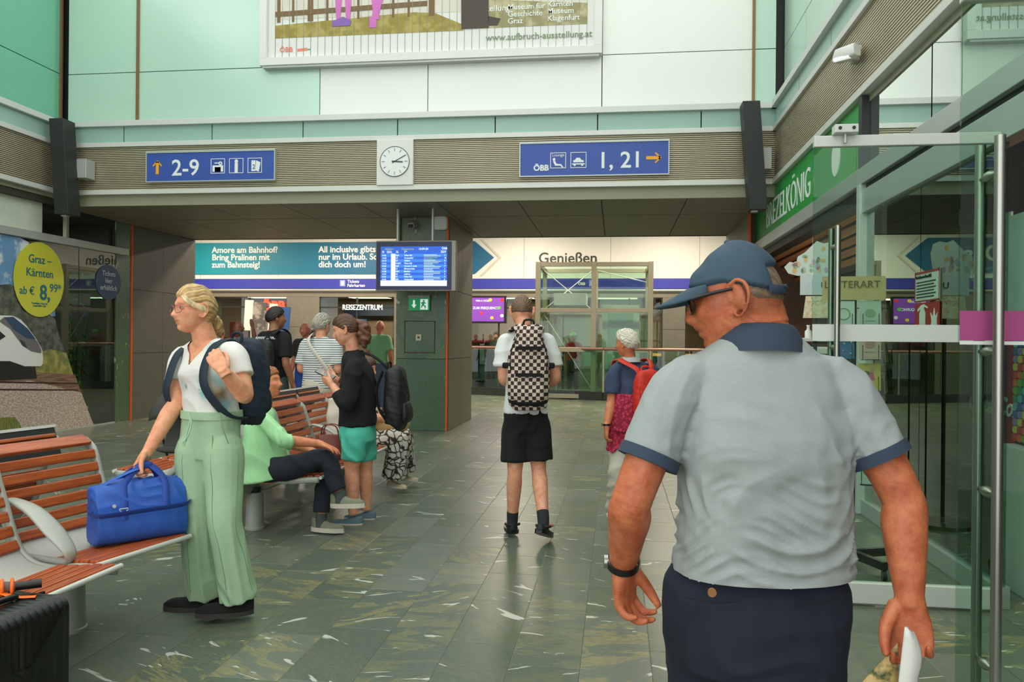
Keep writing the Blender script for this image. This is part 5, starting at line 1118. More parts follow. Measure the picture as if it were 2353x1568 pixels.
man.cloth('polo_shirt', polo, sh, .006, 4, [man_folds], lambda c: (c[:, 2] < .853) | ((c[:, 2] > obase[2]-.0) & (np.hypot(c[:, 0]-obase[0], c[:, 1]-obase[1]) < .07)))
for q in 'LR':
    a, b_ = man.J['sh'+q], man.J['el'+q]; d = b_-a; cb = MB(); cb.loft([a+d*.60, a+d*.69], [.0725, .0735], 28, (1, 0, 0)); man.part('sleeve_cuff', cb, polo_navy, 40)
cb = MB(); n0 = man.J['neck']; ck_ = []
for i, (r0, z) in enumerate(((.112, -.046), (.107, -.028), (.098, -.006), (.088, .012), (.082, .019), (.077, .018), (.074, .0))):
    ck_.append(np.array([n0+V(r0*math.cos(a)*1.02, r0*math.sin(a)*.95, z-.010*math.sin(a)) for a in np.linspace(0, 2*PI, 40, endpoint=False)]))
cb.rings(ck_, caps=False); man.part('collar', cb, polo_navy, 80)
pt = MB(); man.pants(pt, (0.357, 1.993, 0.861), hw=.206, hd=.142, legs=(.115, .108, .092, .085), end=1.92, waistw=(.180, .120))
pb = man.J['pelvis']
tr_ = man.cloth('trousers', navy, pt, .007, 3, [lambda P: .0025*ridge(P, 30, 21, (.6, 0, .8), .8)*sstep(.9, .7, P[:, 2])+.002*vnoise(P, 22, 22)])
MB().ribbon([V(*(0.158, 1.801, 0.836))-V(*mbase), V(*(0.219, 1.798, 0.828))-V(*mbase), V(*(0.277, 1.811, 0.831))-V(*mbase)], .004, .006, (0, 0, 1)).build('pocket_seam', mat('navy_seam', (14, 18, 30), .8), tr_, 60)
MB().ribbon([V(*(0.402, 1.832, 0.819))-V(*mbase), V(*(0.462, 1.850, 0.823))-V(*mbase), V(*(0.504, 1.871, 0.832))-V(*mbase)], .004, .006, (0, 0, 1)).build('pocket_seam', MATS['navy_seam'], tr_, 60)
bt = MB(); c_ = V(*(0.215, 1.800, 0.849))-V(*mbase); disc(bt, tuple(c_), .0095, .0095, 20, t=.004); bt.build('pocket_button', mat('horn_button', (150, 100, 52), .4), tr_, 40)
for q in 'LR': man.shoe(q, mat('brown_shoe', (60, 44, 34), .5), scm, .29)
# cap: crown, brim, strap
d_, f_ = head_grid(120, 76); P = head_shape(d_, False); az = np.arctan2(P[:, 0], P[:, 1]); aa = np.abs(az)
zl = np.interp(aa, [0, .7, 1.3, 1.9, 2.5, 3.15], [.038, .036, .036, .020, .002, -.004]); mk = sstep(-.002, .004, P[:, 2]-zl)*(1-sstep(2.55, 2.68, aa)*sstep(.058, .045, P[:, 2])*sstep(.008, .02, P[:, 2]))
n_ = P/np.linalg.norm(P, axis=1)[:, None]; pan_ = np.abs(np.sin(az*3+.5))**8*.002
fold_ = .0035*vnoise(P, 26, 31)*sstep(.03, .08, P[:, 2])+.0018*vnoise(P, 70, 33)
off = mk*(.012+.006*sstep(.03, .11, P[:, 2])*sstep(.03, -.03, P[:, 1])-.016*sstep(.01, .09, P[:, 1])*sstep(.06, .10, P[:, 2])-pan_+fold_)-(1-mk)*.02
P2 = (P+n_*off[:, None])*man.hs; cp_ = MB(); cp_.add(P2 @ man.F.T+man.J['head'], f_); capo = man.part('cap', cp_, cap_m, 180)
bm2 = MB(); rows_ = []
for tt in np.linspace(0, 1, 9):
    row = []
    for a in np.linspace(-1.12, 1.12, 25):
        w_ = math.cos(a/1.12*PI/2)**.6; x = math.sin(a)*(.082); y = math.cos(a)*.092+.012+tt*.078*w_; z = .044-.026*tt*w_-.026*(math.sin(a))**2*(.12+.88*tt)
        row.append(man.hp(x, y, z))
    rows_.append(np.array(row))
bm2.rings(rows_, caps=False, closed=False); br_ = man.part('brim', bm2, cap_m, 180, capo); sm_ = br_.modifiers.new('t', 'SOLIDIFY'); sm_.thickness = .005
bs = MB(); bs.ribbon([man.hp(.1*math.sin(a), .108*math.cos(a), -.002+.006*abs(a-PI)) for a in np.linspace(PI-.75, PI+.75, 9)], .022, .005, man.F[:, 2]); man.part('cap_strap', bs, polo_navy, 60, capo)
bt = MB(); bt.ball(man.hp(0, -.006, .132), .007, 10, 6); man.part('cap_button', bt, cap_m, 80, capo)
man.hair((128, 108, 88), [(0, .2), (1.2, .2), (1.5, .03), (1.8, .012), (2.2, -.018), (3.15, -.03)], .0025, strand=.0006)
gm = mat('black_frame', (18, 20, 20), .4); lensm = glass('dark_lens', (60, 60, 50), 0, 1.5, 1.5)
gl_ = MB()
for sx in (-1, 1):
    gl_.tube([man.hp(sx*.080, -.002, .020), man.hp(sx*.079, .045, .019), man.hp(sx*.072, .090, .016)], [.0035, .0045, .006], 8, 4)
    gl_.tube([man.hp(sx*(.036+.030*math.cos(a)), .100-.014*abs(math.cos(a))*(1 if math.cos(a) > 0 else .1), .006+.022*math.sin(a)) for a in np.linspace(0, 2*PI, 25)], .0022, 6)
gl_.tube([man.hp(-.008, .105, .014), man.hp(.008, .105, .014)], .002, 6); go = man.part('glasses', gl_, gm, 60)
ln = MB()
for sx in (-1, 1): ln.ball(man.hp(sx*.036, .098, .006), (.028, .004, .021), 18, 8, Matrix(man.F.tolist()).to_4x4())
man.part('lens', ln, lensm, 80, go)
# wristwatch
w0, e0 = man.J['wrL'], man.J['elL']; ax_ = unit(w0-e0); wc = w0-ax_*.012; wt_ = empty('wristwatch', tuple(wc), 0, 'wristwatch with black strap on the left wrist of the man in the cap', 'watch')
A_ = unit(np.cross(ax_, (0, 1, .2))); B_ = np.cross(ax_, A_)
MB().rings([np.array([A_*r_*math.cos(a)+B_*r_*.95*math.sin(a)+ax_*o_ for a in np.linspace(0, 2*PI, 32, endpoint=False)]) for r_, o_ in ((.038, -.010), (.0415, -.0095), (.0415, .0095), (.038, .010), (.038, -.010))], caps=False).build('strap', scm, wt_, 40)
MB().cyl(V(-.037, .0, .0), V(-.047, -.001, 0), .017).build('case', steel, wt_, 40)
# papers in the right hand
pw = mat('white_paper', (222, 222, 216), .7, 0, .04); lf_ = cloudy('leaflet_print', (66, 84, 50), (206, 176, 112), 28, .4, .55)
mg = empty('paper_sheaf', (0.637, 1.838, 0.727), 0, 'white folded papers held in the right hand of the man in the cap', 'papers'); mo = V(*mg.location)
rows_ = []
for tt in np.linspace(0, 1, 10):
    l = V(*(0.618, 1.800, 0.795))*(1-tt)+V(*(0.597, 1.792, 0.612))*tt; r_ = V(*(0.640, 1.808, 0.784))*(1-tt)+V(*(0.653, 1.805, 0.611))*tt
    if 0 < tt < .6: r_ = r_+V(.014*math.sin(tt*PI/.6), 0, 0)
    rows_.append(np.array([l*(1-u)+r_*u+V(0, -.010*math.sin(u*PI), 0)-mo for u in np.linspace(0, 1, 9)]))
o = MB().rings(rows_, caps=False, closed=False).build('sheet', pw, mg, 80); sm_ = o.modifiers.new('t', 'SOLIDIFY'); sm_.thickness = .012; sm_.offset = 1
lt = empty('leaflet', (0.590, 1.872, 0.653), 0, 'colourful printed leaflet in the right hand of the man in the cap', 'leaflet'); lo_ = V(*lt.location)
rows_ = [np.array([(V(*(0.628, 1.872, 0.735))*(1-u)+V(*(0.634, 1.868, 0.541))*u)*(1-v)+(V(*(0.553, 1.887, 0.632))*(1-u)+V(*(0.569, 1.890, 0.506))*u)*v-lo_ for u in np.linspace(0, 1, 6)]) for v in np.linspace(0, 1, 6)]
o = MB().rings(rows_, caps=False, closed=False).build('cover', lf_, lt, 80); sm_ = o.modifiers.new('t', 'SOLIDIFY'); sm_.thickness = .004

# --- woman with glasses, mint trousers
wbase = (-2.05, 3.83, 0)
WJ = dict(pelvis=(-2.034, 3.799, 0.877), waist=(-2.027, 3.800, 1.053), chest=(-2.036, 3.788, 1.241), neck=(-2.056, 3.796, 1.399), head=(-2.094, 3.740, 1.542), shL=(-1.864, 3.720, 1.336), shR=(-2.233, 3.863, 1.308), elL=(-1.781, 3.660, 1.127), elR=(-2.206, 3.776, 1.074), wrL=(-1.821, 3.524, 1.245), wrR=(-2.268, 3.637, 0.842),
          hipL=(-1.934, 3.751, 0.831), hipR=(-2.098, 3.780, 0.823), knL=(-1.900, 3.705, 0.485), knR=(-2.090, 3.781, 0.472), anL=(-1.854, 3.762, 0.112), anR=(-2.099, 3.881, 0.084), ftL=(-.9, -.42, 0), ftR=(-.95, -.25, 0), look=(-.56, -.82, -.05), hup=(.03, -.0, 1), hs=.98, ank=.085)
wom = Person('woman with glasses, white T-shirt and mint green trousers gripping a backpack strap', wbase, WJ, .98)
fair = skin('fair_skin', (246, 182, 142), (222, 130, 94))
wom.body(fair, .0048, .98, dict(L=dict(dir=(-.45, .05, .62), palm=(-.35, .9, -.1), curl=(.6, .95, .5), thumb=(.5, .3)), R=dict(dir=(-.35, -.3, -.85), palm=(.55, -.25, -.55), curl=(.75, .95, .55), thumb=(.4, .35))), 130, 90, 1., None, arm=1.05, neck=.057)
tshirt = painted('printed_tshirt', .85, .1, 300)
wtf = np.cross((0, 0, 1), wom.side); wn = wom.J['neck']
def vneck(c):
    r_ = c-wn; a = r_ @ wom.side; fwd_ = r_ @ wtf; return ((r_[:, 2] > -.135+1.5*np.abs(a)) & (fwd_ > -.01) & (np.abs(a) < .11)) | ((r_[:, 2] > -.03) & (np.hypot(a, fwd_) < .068)) | (c[:, 2] < 1.02)
sh = MB(); wom.top(sh, (-2.026, 3.800, 0.994), hw=(.146, .146, .165, .155), hd=(.118, .116, .128, .085), sleeve=.58, sr=(.060, .066), neckr=.066, necklift=-.012)
to = wom.cloth('t_shirt', tshirt, sh, .0055, 3, [lambda P: .003*ridge(P, 34, 41, (.5, .3, .8), .8)*sstep(1.3, 1.1, P[:, 2])+.0022*vnoise(P, 34, 42)], vneck)
spots = [((-1.986, 3.654, 1.172), .035, (150, 214, 214)), ((-1.992, 3.653, 1.130), .022, (120, 200, 205)), ((-1.943, 3.659, 1.151), .045, (226, 214, 190)), ((-1.923, 3.662, 1.204), .03, (170, 216, 214)), ((-1.928, 3.661, 1.105), .03, (150, 128, 66)), ((-1.916, 3.663, 1.130), .016, (90, 76, 40)), ((-1.911, 3.663, 1.060), .026, (140, 206, 210)), ((-2.129, 3.706, 1.167), .02, (200, 206, 200)), ((-1.987, 3.704, 1.358), .02, (190, 224, 222)), ((-2.109, 3.688, 1.158), .008, (110, 120, 110))]
def tprint(P):
    c = np.tile(np.array(rgb(232, 230, 222)[:3]), (len(P), 1))
    for p_, r_, k_ in spots:
        w_ = np.exp(-(((P-np.array(p_))*[1, .3, .62])**2).sum(1)/(2*(r_*.62)**2))*(.75+.25*vnoise(P, 120, 43)); w_ = np.clip(w_*2.4, 0, 1)*.88; c = c*(1-w_[:, None])+np.array(rgb(*k_)[:3])*w_[:, None]
    for k in range(26):
        q = np.array((-2.047, 3.666, 1.153))+V(.03*math.sin(k*2.1), .0, -.006*k); w_ = np.exp(-((P-q)**2*[1, .2, 1]).sum(1)/(2*.0022**2))*.7; c *= 1-w_[:, None]
    return c
to.parent = wom.t; paint_cloth(to, wbase, tprint)
mintp = mat('mint_trousers', (166, 196, 160), .85, 0, .07, 40, .12, 400)
pt = MB(); wom.pants(pt, (-2.024, 3.800, 1.029), hw=.166, hd=.116, legs=(.102, .092, .084, .096), end=2.02, waistw=(.152, .124))
tr_ = wom.cloth('trousers', mintp, pt, .0065, 7, [lambda P: .004*ridge(P, 18, 51, (.9, .3, .15), .7)*sstep(.75, .3, P[:, 2])+.004*ridge(P, 26, 52, (.2, .1, 1), .8)*sstep(.32, .12, P[:, 2])+.0018*vnoise(P, 18, 53)], lambda c: (c[:, 2] < .045))
wb_ = MB(); pw_ = wom.J['waist']; wb_.loft([V(*(-2.024, 3.800, 0.998)), V(*(-2.024, 3.800, 1.036))], [(.157, .129), (.155, .127)], 30, wom.side, 1, 2.4); wom.part('waistband', wb_, mintp, 40, tr_)
fr_ = lambda px, py, d: V(*D_(px, py, d))
for pts in ([(-2.054, 3.625, 1.040), (-2.038, 3.617, 1.005), (-2.050, 3.605, 0.932), (-2.058, 3.604, 0.886)], [(-2.050, 3.625, 1.040), (-2.031, 3.617, 0.994), (-2.040, 3.606, 0.932), (-2.067, 3.603, 0.894), (-2.058, 3.604, 0.878)]):
    cb = MB(); cb.tube([V(*p) for p in pts], .004, 8, 5); wom.part('drawstring', cb, mat('mint_cord', (168, 204, 166), .8), 60, tr_)
cb = MB(); cb.tube([V(*(-1.891, 3.626, 1.039)), V(*(-1.866, 3.609, 0.968)), V(*(-1.848, 3.631, 0.892))], .0025, 6, 4); wom.part('pocket_seam', cb, mat('mint_seam', (112, 156, 116), .9), 60, tr_)
def seam(o, axis, dr, z0, z1, m, rad=.0022):
    Pv = getv(o.data); pts = []; dr = unit(dr); sdv = unit(np.cross(dr, (0, 0, 1)))
    for z in np.linspace(z0, z1, 26):
        c0 = np.array([np.interp(z, [p[2] for p in axis], [p[i] for p in axis]) for i in range(2)]+[z])-V(*wbase)
        q = Pv[(np.abs(Pv[:, 2]-z) < .008) & (np.abs((Pv-c0) @ sdv) < .012)]
        if len(q): pts.append(q[np.argmax((q-c0) @ dr)]+dr*.0004)
    pts = np.array(pts); pts[1:-1] = (pts[:-2]+pts[1:-1]+pts[2:])/3
    MB().tube(pts, rad, 6).build('leg_seam', m, o, 60)
for q in 'LR':
    ax_p = [wom.J['an'+q], wom.J['kn'+q], wom.J['hip'+q], wom.J['hip'+q]+V(0, 0, .2)]
    seam(tr_, ax_p, (-.15, -1, 0), .93, .10, MATS['mint_seam'], .0016)
    if q == 'L': seam(tr_, ax_p, (.93, -.37, 0), .90, .10, MATS['mint_seam'], .0016)
blk = mat('black_felt', (22, 22, 22), .9, 0, .2, 60)
for q in 'LR': wom.shoe(q, blk, mat('dark_sole', (58, 54, 50), .8), .28, .054, .088, .022)
BLOND = (214, 176, 118)
wom.hair(BLOND, [(0, .066), (.5, .060), (.85, .046), (1.1, .036), (1.35, .034), (1.7, .030), (1.95, -.025), (2.3, -.062), (3.15, -.07)], .018, strand=.0032, freq=30, nu=256, nv=120)
hb_ = MB(); hb_.loft([wom.hp(.0, -.085, -.035), wom.hp(.015, -.118, -.06), wom.hp(.03, -.14, -.09), wom.hp(.045, -.155, -.125), wom.hp(.05, -.16, -.16)], [.022, .032, .034, .026, .008], 14, wom.F[:, 0], 4); me = remesh(hb_, .006, 2); P = getv(me); P += getn(me)*(.004*vnoise(P, 90, 61))[:, None]; setv(me, P); o = obj('ponytail', wom.loc(me), hairmat(), wom.t); hair_paint(o.data, BLOND, vnoise(P*[3, 3, 1], 60, 62))
cb = MB(); cb.loft([wom.hp(-.045, .078, .075), wom.hp(-.066, .064, .05), wom.hp(-.077, .035, .026), wom.hp(-.082, .0, .012), wom.hp(-.078, -.04, .0)], [(.005, .012), (.006, .015), (.007, .016), (.007, .018), (.006, .02)], 10, wom.F[:, 0], 5); o = wom.part('hair_lock', cb, hairmat(), 80); hair_paint(o.data, (232, 204, 156), vnoise(getv(o.data), 120, 63))
ey = MB(); ir = MB(); lash = MB()
for sx in (-1, 1):
    ey.ball(wom.hp(sx*.032, .0795, .012), (.0135*.98, .010, .0062), 16, 10, Matrix(wom.F.tolist()).to_4x4()); ir.ball(wom.hp(sx*.032+.002*0-.003, .0875, .0125), (.0052, .003, .0052), 12, 8, Matrix(wom.F.tolist()).to_4x4())
    lash.tube([wom.hp(sx*(.032+.014*u), .0875-.009*u*u, .0175-.0045*u*u) for u in np.linspace(-1, 1, 9)], .0016, 6)
eo = wom.part('eyes', ey, mat('eye_white', (222, 214, 206), .3, 0, .02), 80); wom.part('iris', ir, mat('iris_grey', (58, 62, 58), .3), 80, eo); wom.part('lashes', lash, mat('lash_brown', (70, 48, 38), .7), 60, eo)
def spectacles(P_, m, lm, r=(.027, .019), y=.104, z=.006, th=.0016):
    g = MB(); l_ = MB()
    for sx in (-1, 1):
        rx, rz_ = r
        ring = [P_.hp(sx*(.034+rx*np.sign(math.cos(a))*abs(math.cos(a))**.7), y-.010*max(0, math.cos(a)), z+rz_*np.sign(math.sin(a))*abs(math.sin(a))**.7) for a in np.linspace(0, 2*PI, 33)]
        g.tube(ring, th, 6); g.tube([ring[3], P_.hp(sx*.078, .06, z+.012), P_.hp(sx*.081, .0, z+.008)], th, 6, 4); l_.ball(P_.hp(sx*.034, y-.003, z), (rx, .0015, rz_), 18, 8, Matrix(P_.F.tolist()).to_4x4())
    g.tube([P_.hp(-.008, y+.002, z+.006), P_.hp(0, y+.005, z+.009), P_.hp(.008, y+.002, z+.006)], th, 6, 3); o_ = P_.part('glasses', g, m, 60); P_.part('lens', l_, lm, 80, o_)
spectacles(wom, mat('rose_metal', (176, 120, 104), .3, .6), glass('clear_lens', (250, 250, 252), 0, 1.5, .6))
# her backpack
bu = V(0, 0, 1); FB = np.stack([wom.side, -wtf, bu], 1); bb_ = wom.J['waist']-wtf*.095+V(0, 0, -.075)+wom.side*-.02
nvp = mat('navy_canvas', (34, 46, 62), .8, 0, .12, 25, .15, 350); nvs = mat('navy_webbing', (30, 48, 62), .7, 0, .08, 60, .2, 300)
sL, sR = wom.J['shL'], wom.J['shR']; mid = lambda a, b, t: a*(1-t)+b*t
def strap_pts(sh, nk, tf, base_, dn=.30, lift=.055, inw=.38):
    p = mid(sh, nk, inw); p = V(p[0], p[1], sh[2]); return [p-tf*.12+V(0, 0, -.02), p-tf*.06+V(0, 0, lift*.85), p+V(0, 0, lift), p+tf*.075+V(0, 0, .01), p+tf*.125+V(0, 0, -.10), p+tf*.12+V(0, 0, -.19)+(sh-nk)*.12, p+tf*.02+V(0, 0, -dn)+(sh-nk)*.25, p-tf*.10+V(0, 0, -dn-.03)+(sh-nk)*.2]
backpack('navy canvas backpack on the back of the woman in mint trousers', tuple(bb_), FB, .29, .42, .17, nvp, nvs, .008, [strap_pts(sL, wn, wtf, bb_), strap_pts(sR, wn, wtf, bb_)], nvs, lean=.04)
# ------------------------------------------------------------ people: the middle ground
black_c = mat('black_cotton', (20, 20, 21), .9, 0, .2, 40); white_c = mat('white_cotton', (226, 228, 224), .85, 0, .05, 30)
sun_skin = skin('light_tan_skin', (226, 150, 106), (200, 102, 64)); pale_skin = skin('pale_skin', (242, 180, 146), (220, 130, 96))
brown_h = (92, 58, 40); grey_h = (176, 170, 154); white_h = (226, 216, 196)
# --- boy with the checkered backpack
bj = dict(pelvis=(-0.631, 5.626, 0.841), waist=(-0.633, 5.625, 1.042), chest=(-0.632, 5.625, 1.290), neck=(-0.649, 5.644, 1.485), head=(-0.675, 5.701, 1.614), shL=(-0.782, 5.596, 1.403), shR=(-0.476, 5.636, 1.405), elL=(-0.788, 5.565, 1.141), elR=(-0.419, 5.613, 1.145), wrL=(-0.725, 5.815, 1.035), wrR=(-0.554, 5.837, 1.037),
          hipL=(-0.698, 5.617, 0.810), hipR=(-0.557, 5.635, 0.811), knL=(-0.699, 5.576, 0.476), knR=(-0.534, 5.618, 0.490), anL=(-0.727, 5.674, 0.112), anR=(-0.481, 5.444, 0.161), ftL=(-.3, 1, 0), ftR=(.25, 1, 0), look=(-.12, 1, -.42), hs=1.02, ank=.085)
boy = Person('boy in white T-shirt and black shorts with checkered backpack walking away', (-.62, 5.62, 0), bj, .98)
boy.body(pale_skin, .007, .92, dict(L=dict(dir=(.3, 1, .1), palm=(.4, 0, -1), curl=(.5, .6, .4)), R=dict(dir=(-.3, 1, .1), palm=(-.4, 0, -1), curl=(.5, .6, .4))), 80, 56, 1., None, feet=True, leg=1.06)
sh = MB(); boy.top(sh, (-0.632, 5.626, 0.887), hw=(.162, .15, .16, .16), hd=(.12, .115, .115, .085), sleeve=.72, sr=(.062, .073), neckr=.06)
boy.cloth('t_shirt', white_c, sh, .009, 3, [lambda P: .004*vnoise(P, 22, 71)+.003*ridge(P, 20, 72, (.6, 0, .8))], lambda c: (c[:, 2] > boy.J['neck'][2]) & (np.hypot(c[:, 0]-boy.J['neck'][0], c[:, 1]-boy.J['neck'][1]) < .055))
pt = MB(); boy.pants(pt, (-0.632, 5.626, 0.949), hw=.165, hd=.12, legs=(.10, .106, .108), end=.80)
boy.cloth('shorts', black_c, pt, .010, 2, [lambda P: .004*ridge(P, 16, 73, (1, 0, .2))+.003*vnoise(P, 18, 74)])
boy.hair((116, 86, 62), [(0, .07), (.7, .06), (1.1, .02), (1.5, .0), (1.9, -.03), (3.15, -.055)], .005, strand=.0015)
for q in 'LR':
    a, k_ = boy.J['an'+q], boy.J['kn'+q]; cb = MB(); cb.loft([a-V(0, 0, .05), a+(k_-a)*.05, a+(k_-a)*.20], [(.036, .045), .041, .042], 16, (1, 0, 0), 3); boy.part('sock', cb, mat('charcoal_sock', (44, 46, 48), .9), 60)
    u = boy.shoe(q, mat('sandal_black', (26, 26, 26), .6), scm, .27, .048, .045, .03, pitch=-.0 if q == 'L' else -.35)
    f = unit(np.array(boy.J['ft'+q])); cb = MB(); c0 = a-V(0, 0, .01); cb.tube([c0+V(*(np.cross(f, (0, 0, 1))*.05*math.cos(t)))+f*(-.045*math.sin(t))+V(0, 0, -.015) for t in np.linspace(0, PI, 9)], .009, 8); boy.part('heel_strap', cb, MATS['sandal_black'], 60, u)
chk = bpy.data.materials.new('brown_checker'); chk.use_nodes = True; nt = chk.node_tree; tc = nt.nodes.new('ShaderNodeTexCoord')
ck1 = nt.nodes.new('ShaderNodeTexChecker'); ck1.inputs['Scale'].default_value = 40; mp = nt.nodes.new('ShaderNodeMapping'); mp.inputs['Scale'].default_value = (1, .02, 1); mp.inputs['Location'].default_value = (0, .31, 0); nt.links.new(tc.outputs['Object'], mp.inputs[0]); nt.links.new(mp.outputs[0], ck1.inputs[0])
n1 = noisy(nt, tc.outputs['Object'], 130, 2, .5); cr = mixc(nt, ramp(nt, n1, [(.50, BLK), (.58, (.6, .6, .6, 1))]), rgb(226, 208, 192), rgb(150, 110, 96))
nt.links.new(mixc(nt, ck1.outputs['Fac'], rgb(54, 36, 32), cr), nt.nodes['Principled BSDF'].inputs['Base Color']); nt.nodes['Principled BSDF'].inputs['Roughness'].default_value = .8
bside = boy.side; btf = np.cross((0, 0, 1), bside); FB = np.stack([bside, -btf, (0, 0, 1)], 1); bk_b = V(*(-0.604, 5.508, 0.953)); bn = boy.J['neck']
bt_ = backpack('brown and white checkered backpack with black base worn by the boy', tuple(bk_b), FB, .285, .555, .16, chk, black_c, .009, [[bk_b+FB @ V(sx_*.055, .03, .50), bk_b+FB @ V(sx_*.075, .0, .555), mid(boy.J['sh'+q], bn, .36)-btf*.035+V(0, 0, .055), mid(boy.J['sh'+q], bn, .34)+btf*.08+V(0, 0, .03), mid(boy.J['sh'+q], bn, .2)+btf*.11+V(0, 0, -.12), boy.J['sh'+q]+btf*.05+V(0, 0, -.3)] for q, sx_ in (('L', -1), ('R', 1))], chk, pocket=(.36, .5), sw=.07, taper=.56)
MB().loft([FB @ V(0, .085, -.004), FB @ V(0, .088, .03), FB @ V(0, .09, .05)], [(.09, .05), (.13, .085), (.14, .088)], 24, FB[:, 0], 2, 2.8).build('base_panel', black_c, bt_, 60)
for zz in (.40, .22): MB().box(-.09, .09, -.006, .006, -.012, .012).xf(Matrix(FB.tolist()).to_4x4() @ Matrix.Translation((0, .178 if zz > .3 else .205, zz))).build('zip_flap', black_c, bt_)
for sx in (-1, 1): MB().bbox(-.03, .03, -.03, .03, -.02, .02, .012).xf(Matrix(FB.tolist()).to_4x4() @ Matrix.Translation((sx*.15, .08, .28))).build('side_buckle', black_c, bt_)
# --- old lady with the red backpack
oj = dict(pelvis=(0.116, 6.288, 0.725), waist=(0.128, 6.289, 0.895), chest=(0.137, 6.311, 1.088), neck=(0.108, 6.307, 1.265), head=(0.079, 6.263, 1.388), shL=(-0.010, 6.211, 1.185), shR=(0.291, 6.391, 1.183), elL=(-0.031, 6.188, 0.944), elR=(0.333, 6.377, 0.927), wrL=(-0.065, 6.103, 0.751), wrR=(0.296, 6.211, 0.738),
          hipL=(0.049, 6.259, 0.676), hipR=(0.185, 6.337, 0.670), knL=(0.024, 6.195, 0.381), knR=(0.168, 6.375, 0.356), anL=(0.000, 6.354, 0.072), anR=(0.173, 6.477, 0.077), ftL=(-.3, 1, 0), ftR=(-.2, 1, 0), look=(-.86, .5, -.08), hs=.93, ank=.085)
old = Person('white haired woman with red backpack and pink knitted shawl around her waist', (.07, 6.2, 0), oj, .9)
old.body(sun_skin, .007, .98, dict(L=dict(dir=(-.05, .1, -1), palm=(.8, .3, 0), curl=(.6, .8, .5))), 80, 56)
blu = mat('denim_blue_cotton', (58, 72, 100), .85, 0, .1, 30)
sh = MB(); old.top(sh, (0.127, 6.289, 0.953), hw=(.165, .16, .165, .15), hd=(.14, .135, .13, .09), sleeve=.78, sr=(.062, .075), neckr=.06)
old.cloth('shirt', blu, sh, .009, 3, [lambda P: .004*ridge(P, 22, 81, (.5, .2, .8))+.003*vnoise(P, 22, 82)], lambda c: (c[:, 2] > old.J['neck'][2]) & (np.hypot(c[:, 0]-old.J['neck'][0], c[:, 1]-old.J['neck'][1]) < .055))
cb = MB(); n0 = old.J['neck']; cb.rings([np.array([n0+V(r_*math.cos(a), r_*math.sin(a), z_) for a in np.linspace(0, 2*PI, 24, endpoint=False)]) for r_, z_ in ((.085, -.02), (.078, .005), (.066, .02), (.06, .01))], caps=False); old.part('collar', cb, mat('pale_collar', (196, 204, 200), .8), 80)
pt = MB(); old.pants(pt, (0.121, 6.289, 0.912), hw=.18, hd=.145, legs=(.105, .095, .085, .078), end=2.)
old.cloth('trousers', mat('cream_trousers', (206, 200, 184), .85, 0, .06, 20), pt, .011, 3, [lambda P: .005*ridge(P, 18, 83, (.3, .2, 1))+.004*vnoise(P, 18, 84)])
for q in 'LR': old.shoe(q, white_p, white_p, .24)
old.hair(white_h, [(0, .05), (.6, .05), (1.0, .03), (1.35, .02), (1.7, -.015), (2.2, -.045), (3.15, -.055)], .026, strand=.005, curl=.10)
knit = bpy.data.materials.new('pink_knit'); knit.use_nodes = True; nt = knit.node_tree; tc = nt.nodes.new('ShaderNodeTexCoord'); vo = nt.nodes.new('ShaderNodeTexVoronoi'); vo.inputs['Scale'].default_value = 42; nt.links.new(tc.outputs['Object'], vo.inputs[0])
nt.links.new(mixc(nt, ramp(nt, vo.outputs['Distance'], [(.25, BLK), (.6, WHT)]), rgb(206, 62, 92), rgb(146, 30, 54)), nt.nodes['Principled BSDF'].inputs['Base Color']); nt.nodes['Principled BSDF'].inputs['Roughness'].default_value = .9
cb = MB(); cb.loft([V(*(0.126, 6.269, 0.999)), V(*(0.121, 6.268, 0.846)), V(*(0.116, 6.268, 0.711))], [(.162, .142), (.185, .155), (.19, .158)], 24, old.side, 3, 2.4)
cb.add([V(*(-0.040, 6.147, 0.870)), V(*(0.183, 6.095, 0.830)), V(*(0.158, 6.092, 0.724)), V(*(-0.017, 6.129, 0.550)), V(*(-0.070, 6.163, 0.567)), V(*(-0.040, 6.187, 0.867)), V(*(0.184, 6.136, 0.826)), V(*(0.159, 6.132, 0.720)), V(*(-0.017, 6.170, 0.544)), V(*(-0.071, 6.203, 0.562))], [(0, 4, 3, 2, 1), (5, 6, 7, 8, 9), (0, 1, 6, 5), (1, 2, 7, 6), (2, 3, 8, 7), (3, 4, 9, 8), (4, 0, 5, 9)])
old.cloth('shawl', knit, cb, .009, 1, [lambda P: .003*vnoise(P, 60, 85)])
wc = old.J['wrL']; wt2 = empty('wristwatch', tuple(wc), 0, 'wristwatch on the left wrist of the white haired woman', 'watch'); MB().rings([np.array([(r_*math.cos(a), r_*math.sin(a), o_+.02) for a in np.linspace(0, 2*PI, 20, endpoint=False)]) for r_, o_ in ((.027, -.007), (.030, -.007), (.030, .007), (.027, .007))], caps=False).build('strap', scm, wt2, 40); MB().cyl((-.028, -.005, .02), (-.036, -.008, .02), .013).build('case', steel, wt2, 40)
osd = old.side; otf = np.cross((0, 0, 1), osd); redm = mat('red_nylon', (206, 44, 28), .6, 0, .12, 25, .1, 200); redd = mat('red_webbing', (212, 52, 36), .6)
FB = np.stack([osd, -otf, (0, 0, 1)], 1); rb_ = V(*(0.212, 6.179, 0.829))
